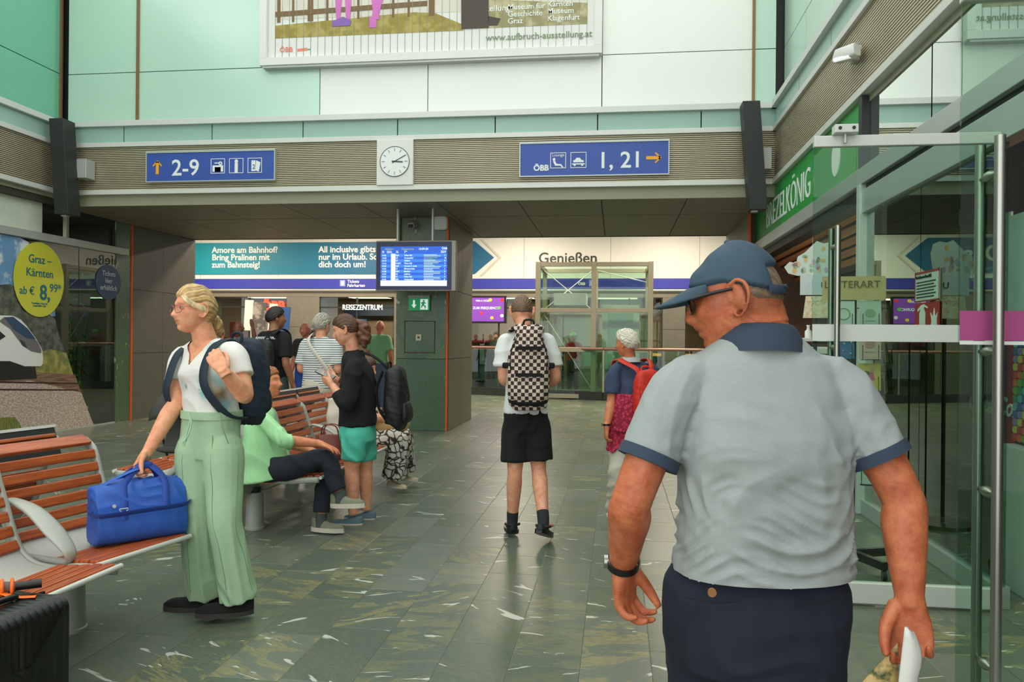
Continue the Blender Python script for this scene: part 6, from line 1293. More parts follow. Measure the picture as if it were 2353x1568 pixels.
backpack('bright red nylon backpack worn by the white haired woman', tuple(rb_), FB, .25, .36, .13, redm, redd, .008, [[rb_+FB @ V(sx_*.05, .02, .33), rb_+FB @ V(sx_*.07, .0, .37), mid(old.J['sh'+q], n0, .3)-otf*.06+V(0, 0, .04), mid(old.J['sh'+q], n0, .28)-otf*.0+V(0, 0, .058), mid(old.J['sh'+q], n0, .25)+otf*.08+V(0, 0, .02), mid(old.J['sh'+q], n0, .1)+otf*.09+V(0, 0, -.2), mid(old.J['sh'+q], n0, .0)-otf*.02+V(0, 0, -.28), mid(old.J['sh'+q], n0, .25)-otf*.13+V(0, 0, -.40)] for q, sx_ in (('L', -1), ('R', 1))], redd, sw=.045)
# --- seated woman in the mint cardigan
sj = dict(pelvis=(-2.473, 5.446, 0.465), waist=(-2.510, 5.461, 0.596), chest=(-2.539, 5.477, 0.766), neck=(-2.531, 5.499, 0.922), head=(-2.495, 5.503, 1.081), shR=(-2.457, 5.327, 0.839), shL=(-2.585, 5.633, 0.820), elR=(-2.269, 5.250, 0.700), elL=(-2.473, 5.708, 0.629), wrR=(-2.043, 5.340, 0.671), wrL=(-2.202, 5.582, 0.588),
          hipR=(-2.361, 5.380, 0.466), hipL=(-2.437, 5.551, 0.437), knR=(-2.013, 5.405, 0.565), knL=(-2.089, 5.576, 0.465), anR=(-1.912, 5.398, 0.300), anL=(-2.103, 5.534, 0.094), ftR=(.95, -.1, 0), ftL=(.98, -.15, 0), look=(.97, -.12, .10), hs=.95, ank=.085)
sea = Person('seated woman in mint cardigan with crossed legs on the far bench', (-2.4, 5.6, 0), sj, .95)
sea.body(sun_skin, .007, .95, dict(R=dict(dir=(.9, .05, -.30), palm=(-.2, 0, -1), curl=(.2, .25, .2), spread=.25), L=dict(dir=(.9, -.1, -.2), palm=(0, 0, -1), curl=(.3, .3, .2))), 90, 60)
card = mat('mint_cardigan', (172, 228, 168), .9, 0, .08, 40, .2, 260); blouse = cloudy('floral_blouse', (228, 226, 214), (150, 140, 110), 38, .52, .6)
sh = MB(); sea.top(sh, (-2.497, 5.463, 0.455), hw=(.15, .145, .155, .15), hd=(.13, .12, .12, .085), sleeve=.4, sr=(.055, .055), neckr=.055); sea.cloth('blouse', blouse, sh, .010, 2)
sh = MB(); sea.top(sh, (-2.484, 5.464, 0.386), hw=(.195, .185, .175, .16), hd=(.20, .17, .135, .095), sleeve=1.22, sr=(.066, .064, .060), neckr=.062)
sn = sea.J['neck']; stf = np.cross((0, 0, 1), sea.side)
sea.cloth('cardigan', card, sh, .008, 2, [lambda P: .006*ridge(P, 24, 91, (.3, .6, .6))*sstep(1.05, .9, P[:, 2])+.005*ridge(P, 60, 92, (1, 0, .25), .3)*sstep(-2.35, -2.28, P[:, 0])+.003*vnoise(P, 26, 93)], lambda c: ((c-sn) @ stf > .105+.06*sstep(.9, .5, c[:, 2])) & (np.abs((c-sn) @ sea.side) < .10) & (c[:, 2] > .64) | ((c[:, 2] > sn[2]) & (np.hypot(c[:, 0]-sn[0], c[:, 1]-sn[1]) < .06)))
pt = MB(); sea.pants(pt, (-2.504, 5.462, 0.565), drop=0, hw=.15, hd=.11, legs=(.095, .085, .070, .062), end=1.86)
sea.cloth('trousers', mat('dark_navy_trousers', (32, 38, 50), .85, 0, .12, 30), pt, .009, 2, [lambda P: .004*ridge(P, 26, 94, (.6, 0, .7))+.002*vnoise(P, 22, 95)])
for q in 'LR':
    a, k_ = sea.J['an'+q], sea.J['kn'+q]; cb = MB(); cb.loft([a-V(0, 0, .045), a, a+(k_-a)*.12], [(.04, .045), .040, .040], 14, (1, 0, 0), 3); sea.part('sock', cb, mat('slate_sock', (72, 82, 78), .9), 60)
    u = sea.shoe(q, mat('olive_sneaker', (128, 130, 108), .85, 0, .1, 60), mat('cream_sole', (216, 206, 190), .6), .27, .048, .08, .032, pitch=0 if q == 'L' else .05)
sea.hair((168, 104, 60), [(0, .06), (.6, .055), (1.0, .03), (1.4, .0), (1.8, -.03), (3.15, -.06)], .018, strand=.004)
# --- woman in the black sweater with phone
kj = dict(pelvis=(-1.962, 5.916, 0.700), waist=(-1.957, 5.916, 0.901), chest=(-1.965, 5.915, 1.108), neck=(-2.007, 5.930, 1.315), head=(-2.055, 5.883, 1.475), shL=(-1.938, 5.758, 1.213), shR=(-2.014, 6.080, 1.210), elL=(-1.970, 5.693, 0.918), elR=(-2.097, 6.080, 0.903), wrL=(-2.111, 5.755, 1.054), wrR=(-2.152, 5.951, 1.090),
          hipL=(-1.959, 5.836, 0.660), hipR=(-1.940, 5.999, 0.641), knL=(-1.976, 5.823, 0.414), knR=(-1.927, 6.011, 0.392), anL=(-1.963, 5.835, 0.072), anR=(-1.924, 6.032, 0.069), ftL=(-1, -.1, 0), ftR=(-1, -.05, 0), look=(-.93, -.12, -.36), hs=.97, ank=.085)
kim = Person('woman with brown ponytail in black sweater and turquoise shorts looking at a phone', (-1.95, 5.95, 0), kj, .98)
kim.body(pale_skin, .007, .96, dict(L=dict(dir=(-.8, .25, .45), palm=(.2, .8, .6), curl=(.5, .6, .4), thumb=(.5, .2)), R=dict(dir=(-.9, -.2, .3), palm=(0, -.4, .9), curl=(.4, .5, .3))), 100, 70, leg=1.04)
sh = MB(); kim.top(sh, (-1.962, 5.916, 0.740), hw=(.165, .16, .165, .16), hd=(.145, .14, .135, .095), sleeve=1.62, sr=(.07, .066, .05), neckr=.072)
kn = kim.J['neck']; kim.cloth('sweater', black_c, sh, .009, 3, [lambda P: .005*ridge(P, 16, 101, (.4, .2, .9))+.003*vnoise(P, 18, 102)], lambda c: (c[:, 2] > kn[2]-.012) & (np.hypot(c[:, 0]-kn[0], c[:, 1]-kn[1]) < .07))
pt = MB(); kim.pants(pt, (-1.963, 5.916, 0.801), hw=.158, hd=.135, legs=(.10, .098, .092), end=.72)
kim.cloth('shorts', mat('turquoise_shorts', (84, 196, 172), .8, 0, .1, 30), pt, .009, 2, [lambda P: .006*ridge(P, 20, 103, (.5, .2, .9), .8)+.003*vnoise(P, 30, 104)])
for q in 'LR': kim.shoe(q, mat('denim_sneaker', (92, 112, 124), .85, 0, .12, 60), MATS['cream_sole'], .255, .046, .06, .022)
kim.hair(brown_h, [(0, .062), (.6, .055), (1.0, .035), (1.35, .01), (1.7, -.02), (2.2, -.05), (3.15, -.055)], .013, strand=.003)
hb_ = MB(); hb_.loft([kim.hp(0, -.095, .03), kim.hp(0, -.125, .02), kim.hp(0, -.14, -.03), kim.hp(.0, -.13, -.09), kim.hp(0, -.11, -.15), kim.hp(0, -.10, -.19)], [.018, .028, .048, .052, .04, .012], 16, kim.F[:, 0], 4); me = remesh(hb_, .007, 1); P = getv(me); P += getn(me)*(.008*vnoise(P, 60, 105)+.005*vnoise(P, 120, 106))[:, None]; setv(me, P); o = obj('ponytail', kim.loc(me), hairmat(), kim.t); hair_paint(o.data, (112, 72, 50), vnoise(P, 90, 107)*1.2)
cb = MB(); cb.loft([kim.hp(0, -.093, .03), kim.hp(0, -.108, .026)], [.022, .022], 14, kim.F[:, 0]); kim.part('hair_tie', cb, black_c, 60)
ph_ = empty('smartphone', (-2.175, 5.787, 1.137), 0, 'smartphone held by the woman in the black sweater', 'phone'); Mp = (Matrix.Rotation(R(25), 4, 'Y') @ Matrix.Rotation(R(25), 4, 'X'))
MB().bbox(-.075, .075, -.036, .036, -.004, .004, .003).xf(Mp).build('case', scm, ph_); MB().box(-.07, .07, -.032, .032, .004, .0045).xf(Mp).build('screen', mat('phone_screen', (120, 120, 118), .2, emit=(150, 150, 146), es=.25), ph_)
FB = np.stack([(0, -1, 0), (1, 0, 0), (0, 0, 1)], 1).astype(float); kb = V(*(-1.776, 6.021, 0.734))
backpack('black backpack hanging from one shoulder of the woman in the black sweater', tuple(kb), FB, .28, .46, .17, mat('black_nylon', (26, 27, 28), .6, 0, .2, 20, .1, 200), black_c, .009, [[kb+FB @ V(0, .02, .44), kb+FB @ V(.04, -.03, .50), kb+FB @ V(.06, -.13, .56), kb+FB @ V(.08, -.2, .545)], [kb+FB @ V(.08, .0, .42), kb+FB @ V(.12, -.03, .30), kb+FB @ V(.11, -.02, .15), kb+FB @ V(.09, .04, .04)]], black_c)
# --- woman in the striped shirt
tj = pose_stand(-3.08, 8.05, R(-8), 1.66, arms='front'); tj['look'] = (.3, 1, -.12)
stw = Person('grey haired woman in striped shirt with cream shoulder strap behind the far bench', (-3.08, 8.05, 0), tj, .965)
stw.body(pale_skin, .009, 1.05, None, 64, 44)
st2 = bpy.data.materials.new('thin_stripes'); st2.use_nodes = True; nt = st2.node_tree; tc = nt.nodes.new('ShaderNodeTexCoord'); wv = nt.nodes.new('ShaderNodeTexWave'); wv.bands_direction = 'Z'; wv.inputs['Scale'].default_value = 13.5; nt.links.new(tc.outputs['Object'], wv.inputs[0])
nt.links.new(mixc(nt, ramp(nt, wv.outputs[1], [(.62, BLK), (.75, WHT)]), rgb(226, 228, 224), rgb(96, 110, 110)), nt.nodes['Principled BSDF'].inputs['Base Color']); nt.nodes['Principled BSDF'].inputs['Roughness'].default_value = .85
sh = MB(); stw.top(sh, stw.J['pelvis']-V(0, 0, .03), hw=(.20, .19, .195, .17), hd=(.16, .155, .15, .10), sleeve=.85, sr=(.07, .078), neckr=.06); stw.cloth('shirt', st2, sh, .011, 3, [lambda P: .004*vnoise(P, 16, 111)])
pt = MB(); stw.pants(pt, stw.J['pelvis']+V(0, 0, .08), hw=.195, hd=.155, legs=(.11, .10, .085, .08), end=1.95); stw.cloth('trousers', mat('cream_trousers', (206, 200, 184), .85), pt, .013, 3)
for q in 'LR': stw.shoe(q, white_p, white_p, .25)
stw.hair(grey_h, [(0, .06), (.6, .055), (1.0, .03), (1.35, .01), (1.7, -.02), (2.2, -.05), (3.15, -.06)], .022, strand=.005, curl=.08)
a_, c_ = stw.J['shL'], stw.J['chest']; cb = MB(); cb.ribbon([a_*.6+stw.J['neck']*.4+V(0, .06, .06), a_*.55+stw.J['neck']*.45+V(0, -.03, .07), a_*.5+c_*.5+V(0, -.145, .06), c_+V(.08, -.165, -.08), stw.J['waist']+V(.17, -.12, -.03)], .045, .008, (.8, 0, .6)); stw.part('shoulder_strap', cb, MATS['cream_cloth'], 60)
# --- man in the black T-shirt
dj = pose_stand(-3.80, 8.5, R(-25), 1.75); dj['look'] = (.75, .66, .0)
dm = Person('dark haired man in black T-shirt and green shorts behind the far bench', (-3.80, 8.5, 0), dj, 1.01)
dm.body(skin('olive_skin', (176, 122, 90), (150, 88, 62)), .009, 1.0, None, 64, 44)
sh = MB(); dm.top(sh, dm.J['pelvis']-V(0, 0, .02), hw=(.175, .17, .18, .17), hd=(.13, .125, .125, .09), sleeve=.85, sr=(.066, .075), neckr=.06); dm.cloth('t_shirt', black_c, sh, .011, 3)
pt = MB(); dm.pants(pt, dm.J['pelvis']+V(0, 0, .06), hw=.17, hd=.125, legs=(.105, .105, .105), end=.95); dm.cloth('shorts', mat('dark_green_shorts', (60, 78, 74), .85), pt, .013, 3)
for q in 'LR': dm.shoe(q, scm, scm, .28)
dm.hair((38, 28, 24), [(0, .06), (.6, .05), (1.1, .02), (1.5, .0), (1.9, -.03), (3.15, -.05)], .016, strand=.003)
dtf = np.cross((0, 0, 1), dm.side); bx_ = dm.J['chest']-dtf*.135+V(0, 0, .035)-dm.side*.05
t_ = text('shirt_print', 'ALWAYS FELL FOR...\nEVEN WHEN I', .036, tuple(bx_-dm.side*.10+V(0, 0, .06)-V(-3.80, 8.5, 0)), (R(84), 0, math.atan2(dm.side[1], dm.side[0])), white_t, dm.t, ext=.002, bold=.001)
FB = np.stack([dm.side, -dtf, (0, 0, 1)], 1)
backpack('black backpack slung on the back of the dark haired man', tuple(dm.J['pelvis']-dtf*.12+dm.side*.07+V(0, 0, -.0)), FB, .28, .42, .16, MATS['black_nylon'], black_c, .01, [[dm.J['shR']*.7+dm.J['neck']*.3-dtf*.12, dm.J['shR']*.7+dm.J['neck']*.3+V(0, 0, .06), dm.J['shR']*.8+dm.J['neck']*.2+dtf*.1, dm.J['shR']+dtf*.09+V(0, 0, -.2)]], black_c)
# --- seated person in floral trousers
vj = dict(pelvis=(-2.291, 7.113, 0.472), waist=(-2.317, 7.110, 0.620), chest=(-2.333, 7.128, 0.819), neck=(-2.321, 7.140, 0.980), head=(-2.291, 7.144, 1.130), shR=(-2.278, 6.984, 0.910), shL=(-2.365, 7.275, 0.890), elR=(-2.194, 6.954, 0.717), elL=(-2.307, 7.313, 0.682), wrR=(-2.038, 7.045, 0.661), wrL=(-2.094, 7.240, 0.640),
          hipR=(-2.219, 7.042, 0.470), hipL=(-2.268, 7.197, 0.450), knR=(-1.954, 7.087, 0.511), knL=(-1.987, 7.264, 0.498), anR=(-2.016, 7.129, 0.124), anL=(-1.996, 7.404, 0.141), ftR=(.9, -.4, 0), ftL=(.95, -.2, 0), look=(.97, -.1, -.2), hs=.95, ank=.085)
flo = Person('seated person in black and white floral trousers behind the woman in the black sweater', (-2.3, 7.2, 0), vj, .93)
flo.body(pale_skin, .010, .95, None, 64, 44)
fl2 = bpy.data.materials.new('floral_cloth'); fl2.use_nodes = True; nt = fl2.node_tree; tc = nt.nodes.new('ShaderNodeTexCoord'); vo = nt.nodes.new('ShaderNodeTexVoronoi'); vo.feature = 'DISTANCE_TO_EDGE'; vo.inputs['Scale'].default_value = 17; vo.inputs['Randomness'].default_value = 1.; nz = noisy(nt, tc.outputs['Object'], 14, 3, .6); mxv = nt.nodes.new('ShaderNodeMix'); mxv.data_type = 'VECTOR'; mxv.inputs[0].default_value = .1; nt.links.new(tc.outputs['Object'], mxv.inputs[4])
nv_ = nt.nodes.new('ShaderNodeTexNoise'); nv_.inputs['Scale'].default_value = 9; nt.links.new(tc.outputs['Object'], nv_.inputs[0]); nt.links.new(nv_.outputs[1], mxv.inputs[5]); nt.links.new(mxv.outputs[1], vo.inputs[0])
nt.links.new(mixc(nt, ramp(nt, vo.outputs['Distance'], [(.06, BLK), (.11, WHT)]), rgb(50, 46, 34), rgb(216, 208, 196)), nt.nodes['Principled BSDF'].inputs['Base Color'])
sh = MB(); flo.top(sh, flo.J['pelvis']-V(0, 0, .02), hw=(.16, .15, .16, .155), hd=(.13, .12, .12, .085), sleeve=.6, sr=(.062, .062), neckr=.06); flo.cloth('top', mat('beige_top', (190, 170, 150), .8), sh, .012, 2)
pt = MB(); flo.pants(pt, flo.J['waist'], drop=0, hw=.17, hd=.135, legs=(.11, .11, .115, .125), end=1.97); flo.cloth('trousers', fl2, pt, .010, 2, [lambda P: .005*ridge(P, 20, 121, (1, .3, .2))])
for q in 'LR': flo.shoe(q, mat('beige_shoe', (200, 182, 150), .7), MATS['cream_sole'], .24, .046, .05, .02)
flo.hair(brown_h, [(0, .06), (1, .03), (1.5, -.02), (3.15, -.07)], .02)
lb_ = empty('lap_bag', (-2.024, 7.098, 0.588), 0, 'beige leather bag on the lap of the person in floral trousers', 'bag'); obj('bag_body', remesh(MB().loft([(-.16, 0, -.0), (-.12, 0, .02), (0, 0, .045), (.12, 0, .05), (.16, 0, .05)], [(.03, .02), (.08, .07), (.1, .085), (.08, .07), (.03, .02)], 18, (0, 1, 0), 3, 2.4), .01), mat('beige_leather', (206, 168, 112), .6, 0, .1), lb_)
MB().tube([(-.1, 0, .11), (0, -.02, .17), (.1, 0, .13)], .008, 8, 5).build('strap', MATS['beige_leather'], lb_, 60)
# ------------------------------------------------------------ people: far away
def far_person(label, x, y, rz, h, top_c, bot_c, hair_c, skin_m, sleeve=.85, end=1.9, bald=False, arms='down', helmet=None, group=None):
    J = pose_stand(x, y, rz, h, arms=arms); p = Person(label, (x, y, 0), J, h/1.72, group); p.body(skin_m, .016, 1., None, 40, 28)
    sh = MB(); p.top(sh, p.J['pelvis']-V(0, 0, .02), hw=(.175, .17, .18, .17), hd=(.13, .125, .125, .09), sleeve=sleeve, sr=(.066, .072, .06), neckr=.06); p.cloth('shirt', mat('cloth_%d_%d_%d' % top_c, top_c, .85), sh, .018, 2)
    pt = MB(); p.pants(pt, p.J['pelvis']+V(0, 0, .06), hw=.17, hd=.125, legs=(.1, .095, .08, .075), end=end); p.cloth('trousers', mat('cloth_%d_%d_%d' % bot_c, bot_c, .85), pt, .018, 2)
    if not bald: p.hair(hair_c, [(0, .06), (1, .03), (1.5, 0), (3.15, -.055)], .016, nu=48, nv=32)
    if helmet:
        hm = MB(); d, f = head_grid(40, 28); P = head_shape(d, False); k = sstep(.02, .04, P[:, 2]); n = P/np.linalg.norm(P, axis=1)[:, None]; P = (P+n*(k*.035-(1-k)*.02)[:, None])*p.hs; hm.add(P @ p.F.T+p.J['head'], f); p.part('helmet', hm, mat('helmet_%d_%d_%d' % helmet, helmet, .4), 180)
    for q in 'LR': p.shoe(q, scm, scm, .27)
    return p
sk2 = MATS.get('x') or skin('ruddy_skin', (206, 132, 104), (180, 84, 62)); sk3 = skin('brown_skin', (140, 90, 66), (110, 66, 48))
far_person('bald man in green polo shirt standing right of the ticket window', -4.42, 14.55, R(-8), 1.76, (130, 180, 132), (86, 100, 128), (0, 0, 0), sk2, bald=True)
far_person('bald man in dark shirt and blue trousers beside the dark haired man', -5.0, 12.4, R(170), 1.66, (52, 44, 48), (42, 74, 150), (0, 0, 0), sk2, bald=True)
far_person('man in beige shirt left of the dark haired man', -5.75, 11.6, R(190), 1.66, (150, 136, 112), (52, 50, 48), (0, 0, 0), sk3, bald=True, arms='raise')
far_person('person in dark clothes beside the stone pier of the ticket office', -6.1, 15.5, R(20), 1.6, (36, 34, 36), (30, 30, 34), (40, 30, 26), sk3)
far_person('person in black at the left ticket office window', -8.6, 16.5, R(10), 1.6, (34, 34, 38), (30, 30, 34), (60, 50, 42), sk2)
far_person('cyclist with green helmet and red shirt inside the lift lobby', -1.15, 21.6, R(180), 1.62, (196, 46, 52), (40, 40, 44), (40, 30, 26), sk2, helmet=(120, 196, 62))
far_person('cyclist with red helmet inside the lift lobby', .15, 21.65, R(200), 1.7, (48, 84, 96), (40, 40, 44), (40, 30, 26), sk2, helmet=(206, 52, 44))
far_person('person in dark top behind the far shop counter', -3.6, 23.8, R(180), 1.66, (44, 36, 40), (40, 40, 44), (40, 30, 26), sk2)
# raised hand of the man in beige
# ------------------------------------------------------------ far shop contents
pb_ = empty('poster_stand', (-10.0, 20.9, 0), 0, 'tilted white and photo poster board in front of the ticket office', 'poster stand')
MB().box(-.3, -.06, -.02, .02, 1.62, 2.46).xf(Matrix.Rotation(.05, 4, 'Y')).build('white_face', white_p, pb_); MB().box(-.06, .32, -.02, .02, 1.66, 2.42).xf(Matrix.Rotation(.05, 4, 'Y')).build('photo_face', cloudy('photo_grey', (90, 84, 80), (170, 160, 150), 4), pb_); MB().cyl((0, 0, 0), (0, 0, 1.7), .03).build('stand_pole', alu, pb_, 40)
pb_ = empty('poster_stand', (-9.35, 20.9, 0), 0, 'tilted white and blue poster board in front of the ticket office', 'poster stand')
MB().box(-.3, -.08, -.02, .02, 1.58, 2.36).xf(Matrix.Rotation(.08, 4, 'Y')).build('white_face', white_p, pb_); MB().box(-.08, .3, -.02, .02, 1.58, 2.30).xf(Matrix.Rotation(.08, 4, 'Y')).build('blue_face', mat('poster_blue', (40, 78, 140), .5), pb_); MB().cyl((0, 0, 0), (0, 0, 1.6), .03).build('stand_pole', alu, pb_, 40)
ad = empty('advert_screen', (-3.53, 21.9, 1.92), 0, 'purple advertising screen right of the stone pillar', 'screen'); MB().bbox(-.5, .5, 0, .08, -.03, .73).build('housing', scm, ad)
MB().box(-.46, .44, -.006, 0, .02, .68).build('screen_area', mat('screen_purple', (120, 62, 160), .4, emit=(126, 66, 170), es=.8), ad)
for s_, x, z, sz in (('ZUM FREQUENCY', -.44, .36, .1), ('WIN A TICKET', -.36, .57, .07)): text('screen_text', s_, sz, (x, -.008, z), FRONT, wt, ad, bold=.001, sx=.9)
for k, (x, z, c) in enumerate(((-.2, .25, (220, 60, 60)), (.3, .4, (90, 190, 70)), (.38, .18, (210, 220, 220)), (.1, .12, (230, 190, 60)), (.05, .62, (230, 210, 70)), (.38, .62, (220, 50, 40)))): disc(MB(), (x, -.009, z), .05, .045, 14, t=.002).build('screen_blob', mat('blob_%d' % k, c, .4, emit=c, es=.5), ad)
ct_ = empty('service_counter', (-3.2, 22.7, 0), 0, 'dark service counter behind the far shop window', 'counter'); MB().bbox(-1, 1.2, 0, .6, 0, 1.1).build('counter_body', dark_metal, ct_); MB().bbox(-1.05, 1.25, -.05, .65, 1.1, 1.15).build('counter_top', shop_warm, ct_); MB().bbox(-.2, .2, .2, .25, 1.15, 1.42).build('monitor', mat('monitor_grey', (170, 150, 150), .4), ct_)
rb2 = empty('red_display', (-11.0, 22.6, 0), 0, 'red display panel inside the left ticket office window', 'display'); MB().bbox(-.5, .3, 0, .1, .8, 1.9).build('panel', mat('bright_red', (176, 30, 40), .5), rb2); MB().bbox(-.4, .2, 0, .3, 0, .8).build('base', white_p, rb2)
of = empty('office_back_sign', (-7.6, 24.3, 1.6), 0, 'blue display boards inside the REISEZENTRUM office', 'display'); MB().bbox(-.9, 1.2, 0, .05, .55, .9).build('upper_band', mat('office_navy', (44, 44, 70), .5), of); MB().bbox(-.9, -.2, 0, .05, .1, .45).build('blue_board', mat('poster_blue', (40, 78, 140), .5), of)
og = empty('shop_shelf', (1.6, 23.5, 0), 0, 'orange lit shelf inside the far shop right of the lift', 'shelf'); MB().bbox(-.6, .9, 0, .3, 0, 1.0).build('shelf_body', dark_wall, og); MB().box(-.6, .9, -.02, 0, 1.0, 1.08).build('light_strip', mat('warm_strip', (255, 150, 50), .5, emit=(255, 150, 50), es=2.), og)

# ------------------------------------------------------------ right shop fittings
nt_s = empty('notice_sheet', (2.035, 5.57, 1.69), 0, 'white notice sheet with red border on the right shop window', 'notice'); MB().box(-.003, .0, -.21, .21, 0, .2).build('sheet', mat('notice_white', (206, 216, 206), .6), nt_s)
b = MB()
for a in ((-.21, .21, .185, .2), (-.21, .21, 0, .008), (-.21, -.2, 0, .2), (.2, .21, 0, .2)): b.box(-.005, -.003, a[0], a[1], a[2], a[3])
b.build('red_border', mat('notice_red', (170, 60, 60), .6), nt_s); text('heading', 'Verhalten im Brandfall', .03, (-.006, .19, .155), RIGHTW, ink, nt_s)
b = MB()
for k in range(6): b.box(-.005, -.003, -.15+.03*(k % 2), .18, .125-k*.02, .133-k*.02)
b.build('text_lines', ink, nt_s)
fx = empty('extinguisher_sign', (2.035, 5.57, 1.49), 0, 'red fire extinguisher sign below the notice on the right shop window', 'sign'); MB().box(-.003, 0, -.21, .21, 0, .19).build('plate', mat('sign_red', (176, 44, 40), .5), fx)
MYX = Matrix(((0, 0, -1, 0), (-1, 0, 0, 0), (0, 1, 0, 0), (0, 0, 0, 1)))
b = MB(); b.prism([(-.12, .01), (-.02, .01), (-.02, .12), (-.04, .145), (-.04, .165), (.02, .15), (.02, .16), (-.05, .18), (-.09, .175), (-.15, .15), (-.15, .13), (-.1, .15), (-.12, .12)], .003, Matrix.Translation((-.003, 0, 0)) @ MYX); b.build('extinguisher', white_t, fx)
b = MB(); b.prism([(.06, .01), (.18, .01), (.17, .07), (.19, .12), (.15, .09), (.13, .15), (.11, .09), (.07, .12), (.09, .06)], .003, Matrix.Translation((-.003, 0, 0)) @ MYX); b.build('flames', white_t, fx)
fg = empty('drinks_fridge', (2.85, 5.75, 0), 0, 'red drinks fridge with white script lettering behind the right shop window', 'fridge'); redf = mat('fridge_red', (168, 24, 30), .4)
MB().bbox(-.35, .35, -.33, .33, 0, 2.15, .02).build('cabinet', redf, fg); MB().box(-.36, -.35, -.25, .25, .35, 1.75).build('glass_door', mat('fridge_glass', (40, 26, 26), .1), fg); MB().cyl((-.39, -.22, .7), (-.39, -.22, 1.4), .012).build('handle', steel, fg, 40)
for z in (1.85, .95): text('script_lettering', 'Coca-Cola', .17, (-.365, .28, z), RIGHTW, white_t, fg, shear=.35, bold=.003)
text('script_lettering', 'Coca-Cola', .13, (-.25, -.335, 1.6), FRONT, white_t, fg, shear=.35, bold=.003)
wp_ = empty('window_poster', (2.2, 4.80, 1.57), 0, 'blank pale poster hanging inside the door of the right shop', 'poster'); MB().box(-.004, .004, -.3, .16, 0, .56).build('sheet', mat('poster_pale', (206, 220, 212), .5), wp_); MB().box(-.006, .006, .0, .12, .56, .585).build('clip', alu_w, wp_)
ds = empty('magazine_display', (2.45, 4.93, 0), 0, 'white display stand with stacked rainbow coloured cards behind the right shop door', 'display'); MB().bbox(-.2, .2, -.3, .14, 0, .82).build('base', white_p, ds); MB().bbox(-.1, .2, -.3, .14, .82, 1.45).build('back_panel', dark_metal, ds)
cols = [(214, 60, 50), (60, 110, 190), (110, 180, 70), (226, 206, 80), (90, 190, 200), (236, 120, 50), (150, 140, 200), (40, 160, 90)]
for i in range(13):
    for j in range(3): MB().loft([(-.12, .10-j*.055, .86+i*.046), (-.105, .10-j*.055, .86+i*.046)], [(.028, .022)]*2, 12, (0, 1, 0), 1, 3).build('colour_card', mat('card_%d' % ((i*3+j*5) % 8), cols[(i*3+j*5) % 8], .5), ds, 40)
# card racks
wire = mat('black_wire', (24, 24, 24), .5, .3)
rk = empty('card_rack', (1.47, 5.2, 0), R(-7), 'black wire card rack with beige LETTERART header behind the open glass door', 'rack')
MB().cyl((0, 0, .12), (0, 0, 1.72), .015).build('pole', wire, rk, 40)
for k in range(4):
    a = k*PI/2+.5; MB().bbox(0, .30, -.02, .02, .07, .12).xf(Matrix.Rotation(a, 4, 'Z')).build('foot', scm, rk); MB().cyl((.29*math.cos(a)-.012, .29*math.sin(a), .035), (.29*math.cos(a)+.012, .29*math.sin(a), .035), .035).build('caster', scm, rk, 40)
bgx = mat('header_beige', (222, 186, 128), .6); MB().box(-.20, .16, -.105, -.10, 1.67, 1.815).build('header', bgx, rk); MB().box(.16, .165, -.10, .08, 1.67, 1.80).build('header_side', bgx, rk)
text('header_text', 'LETTERART', .062, (-.19, -.108, 1.745), FRONT, mat('brown_ink', (120, 92, 62), .6), rk)
cardk = [('white card with a green wreath', (214, 220, 210), (130, 150, 130)), ('pale green card with a flower laden van', (196, 206, 190), (150, 170, 140)), ('blue card with coloured dots', (60, 110, 160), (220, 170, 150)), ('pink card', (226, 190, 176), (200, 150, 140)), ('yellow card with a girl in pink', (232, 196, 104), (214, 100, 130)), ('beige card with a red sun', (216, 200, 170), (190, 90, 60)), ('white card with fine lettering', (220, 222, 212), (120, 130, 120)), ('brown paper card', (150, 124, 96), (110, 90, 70))]
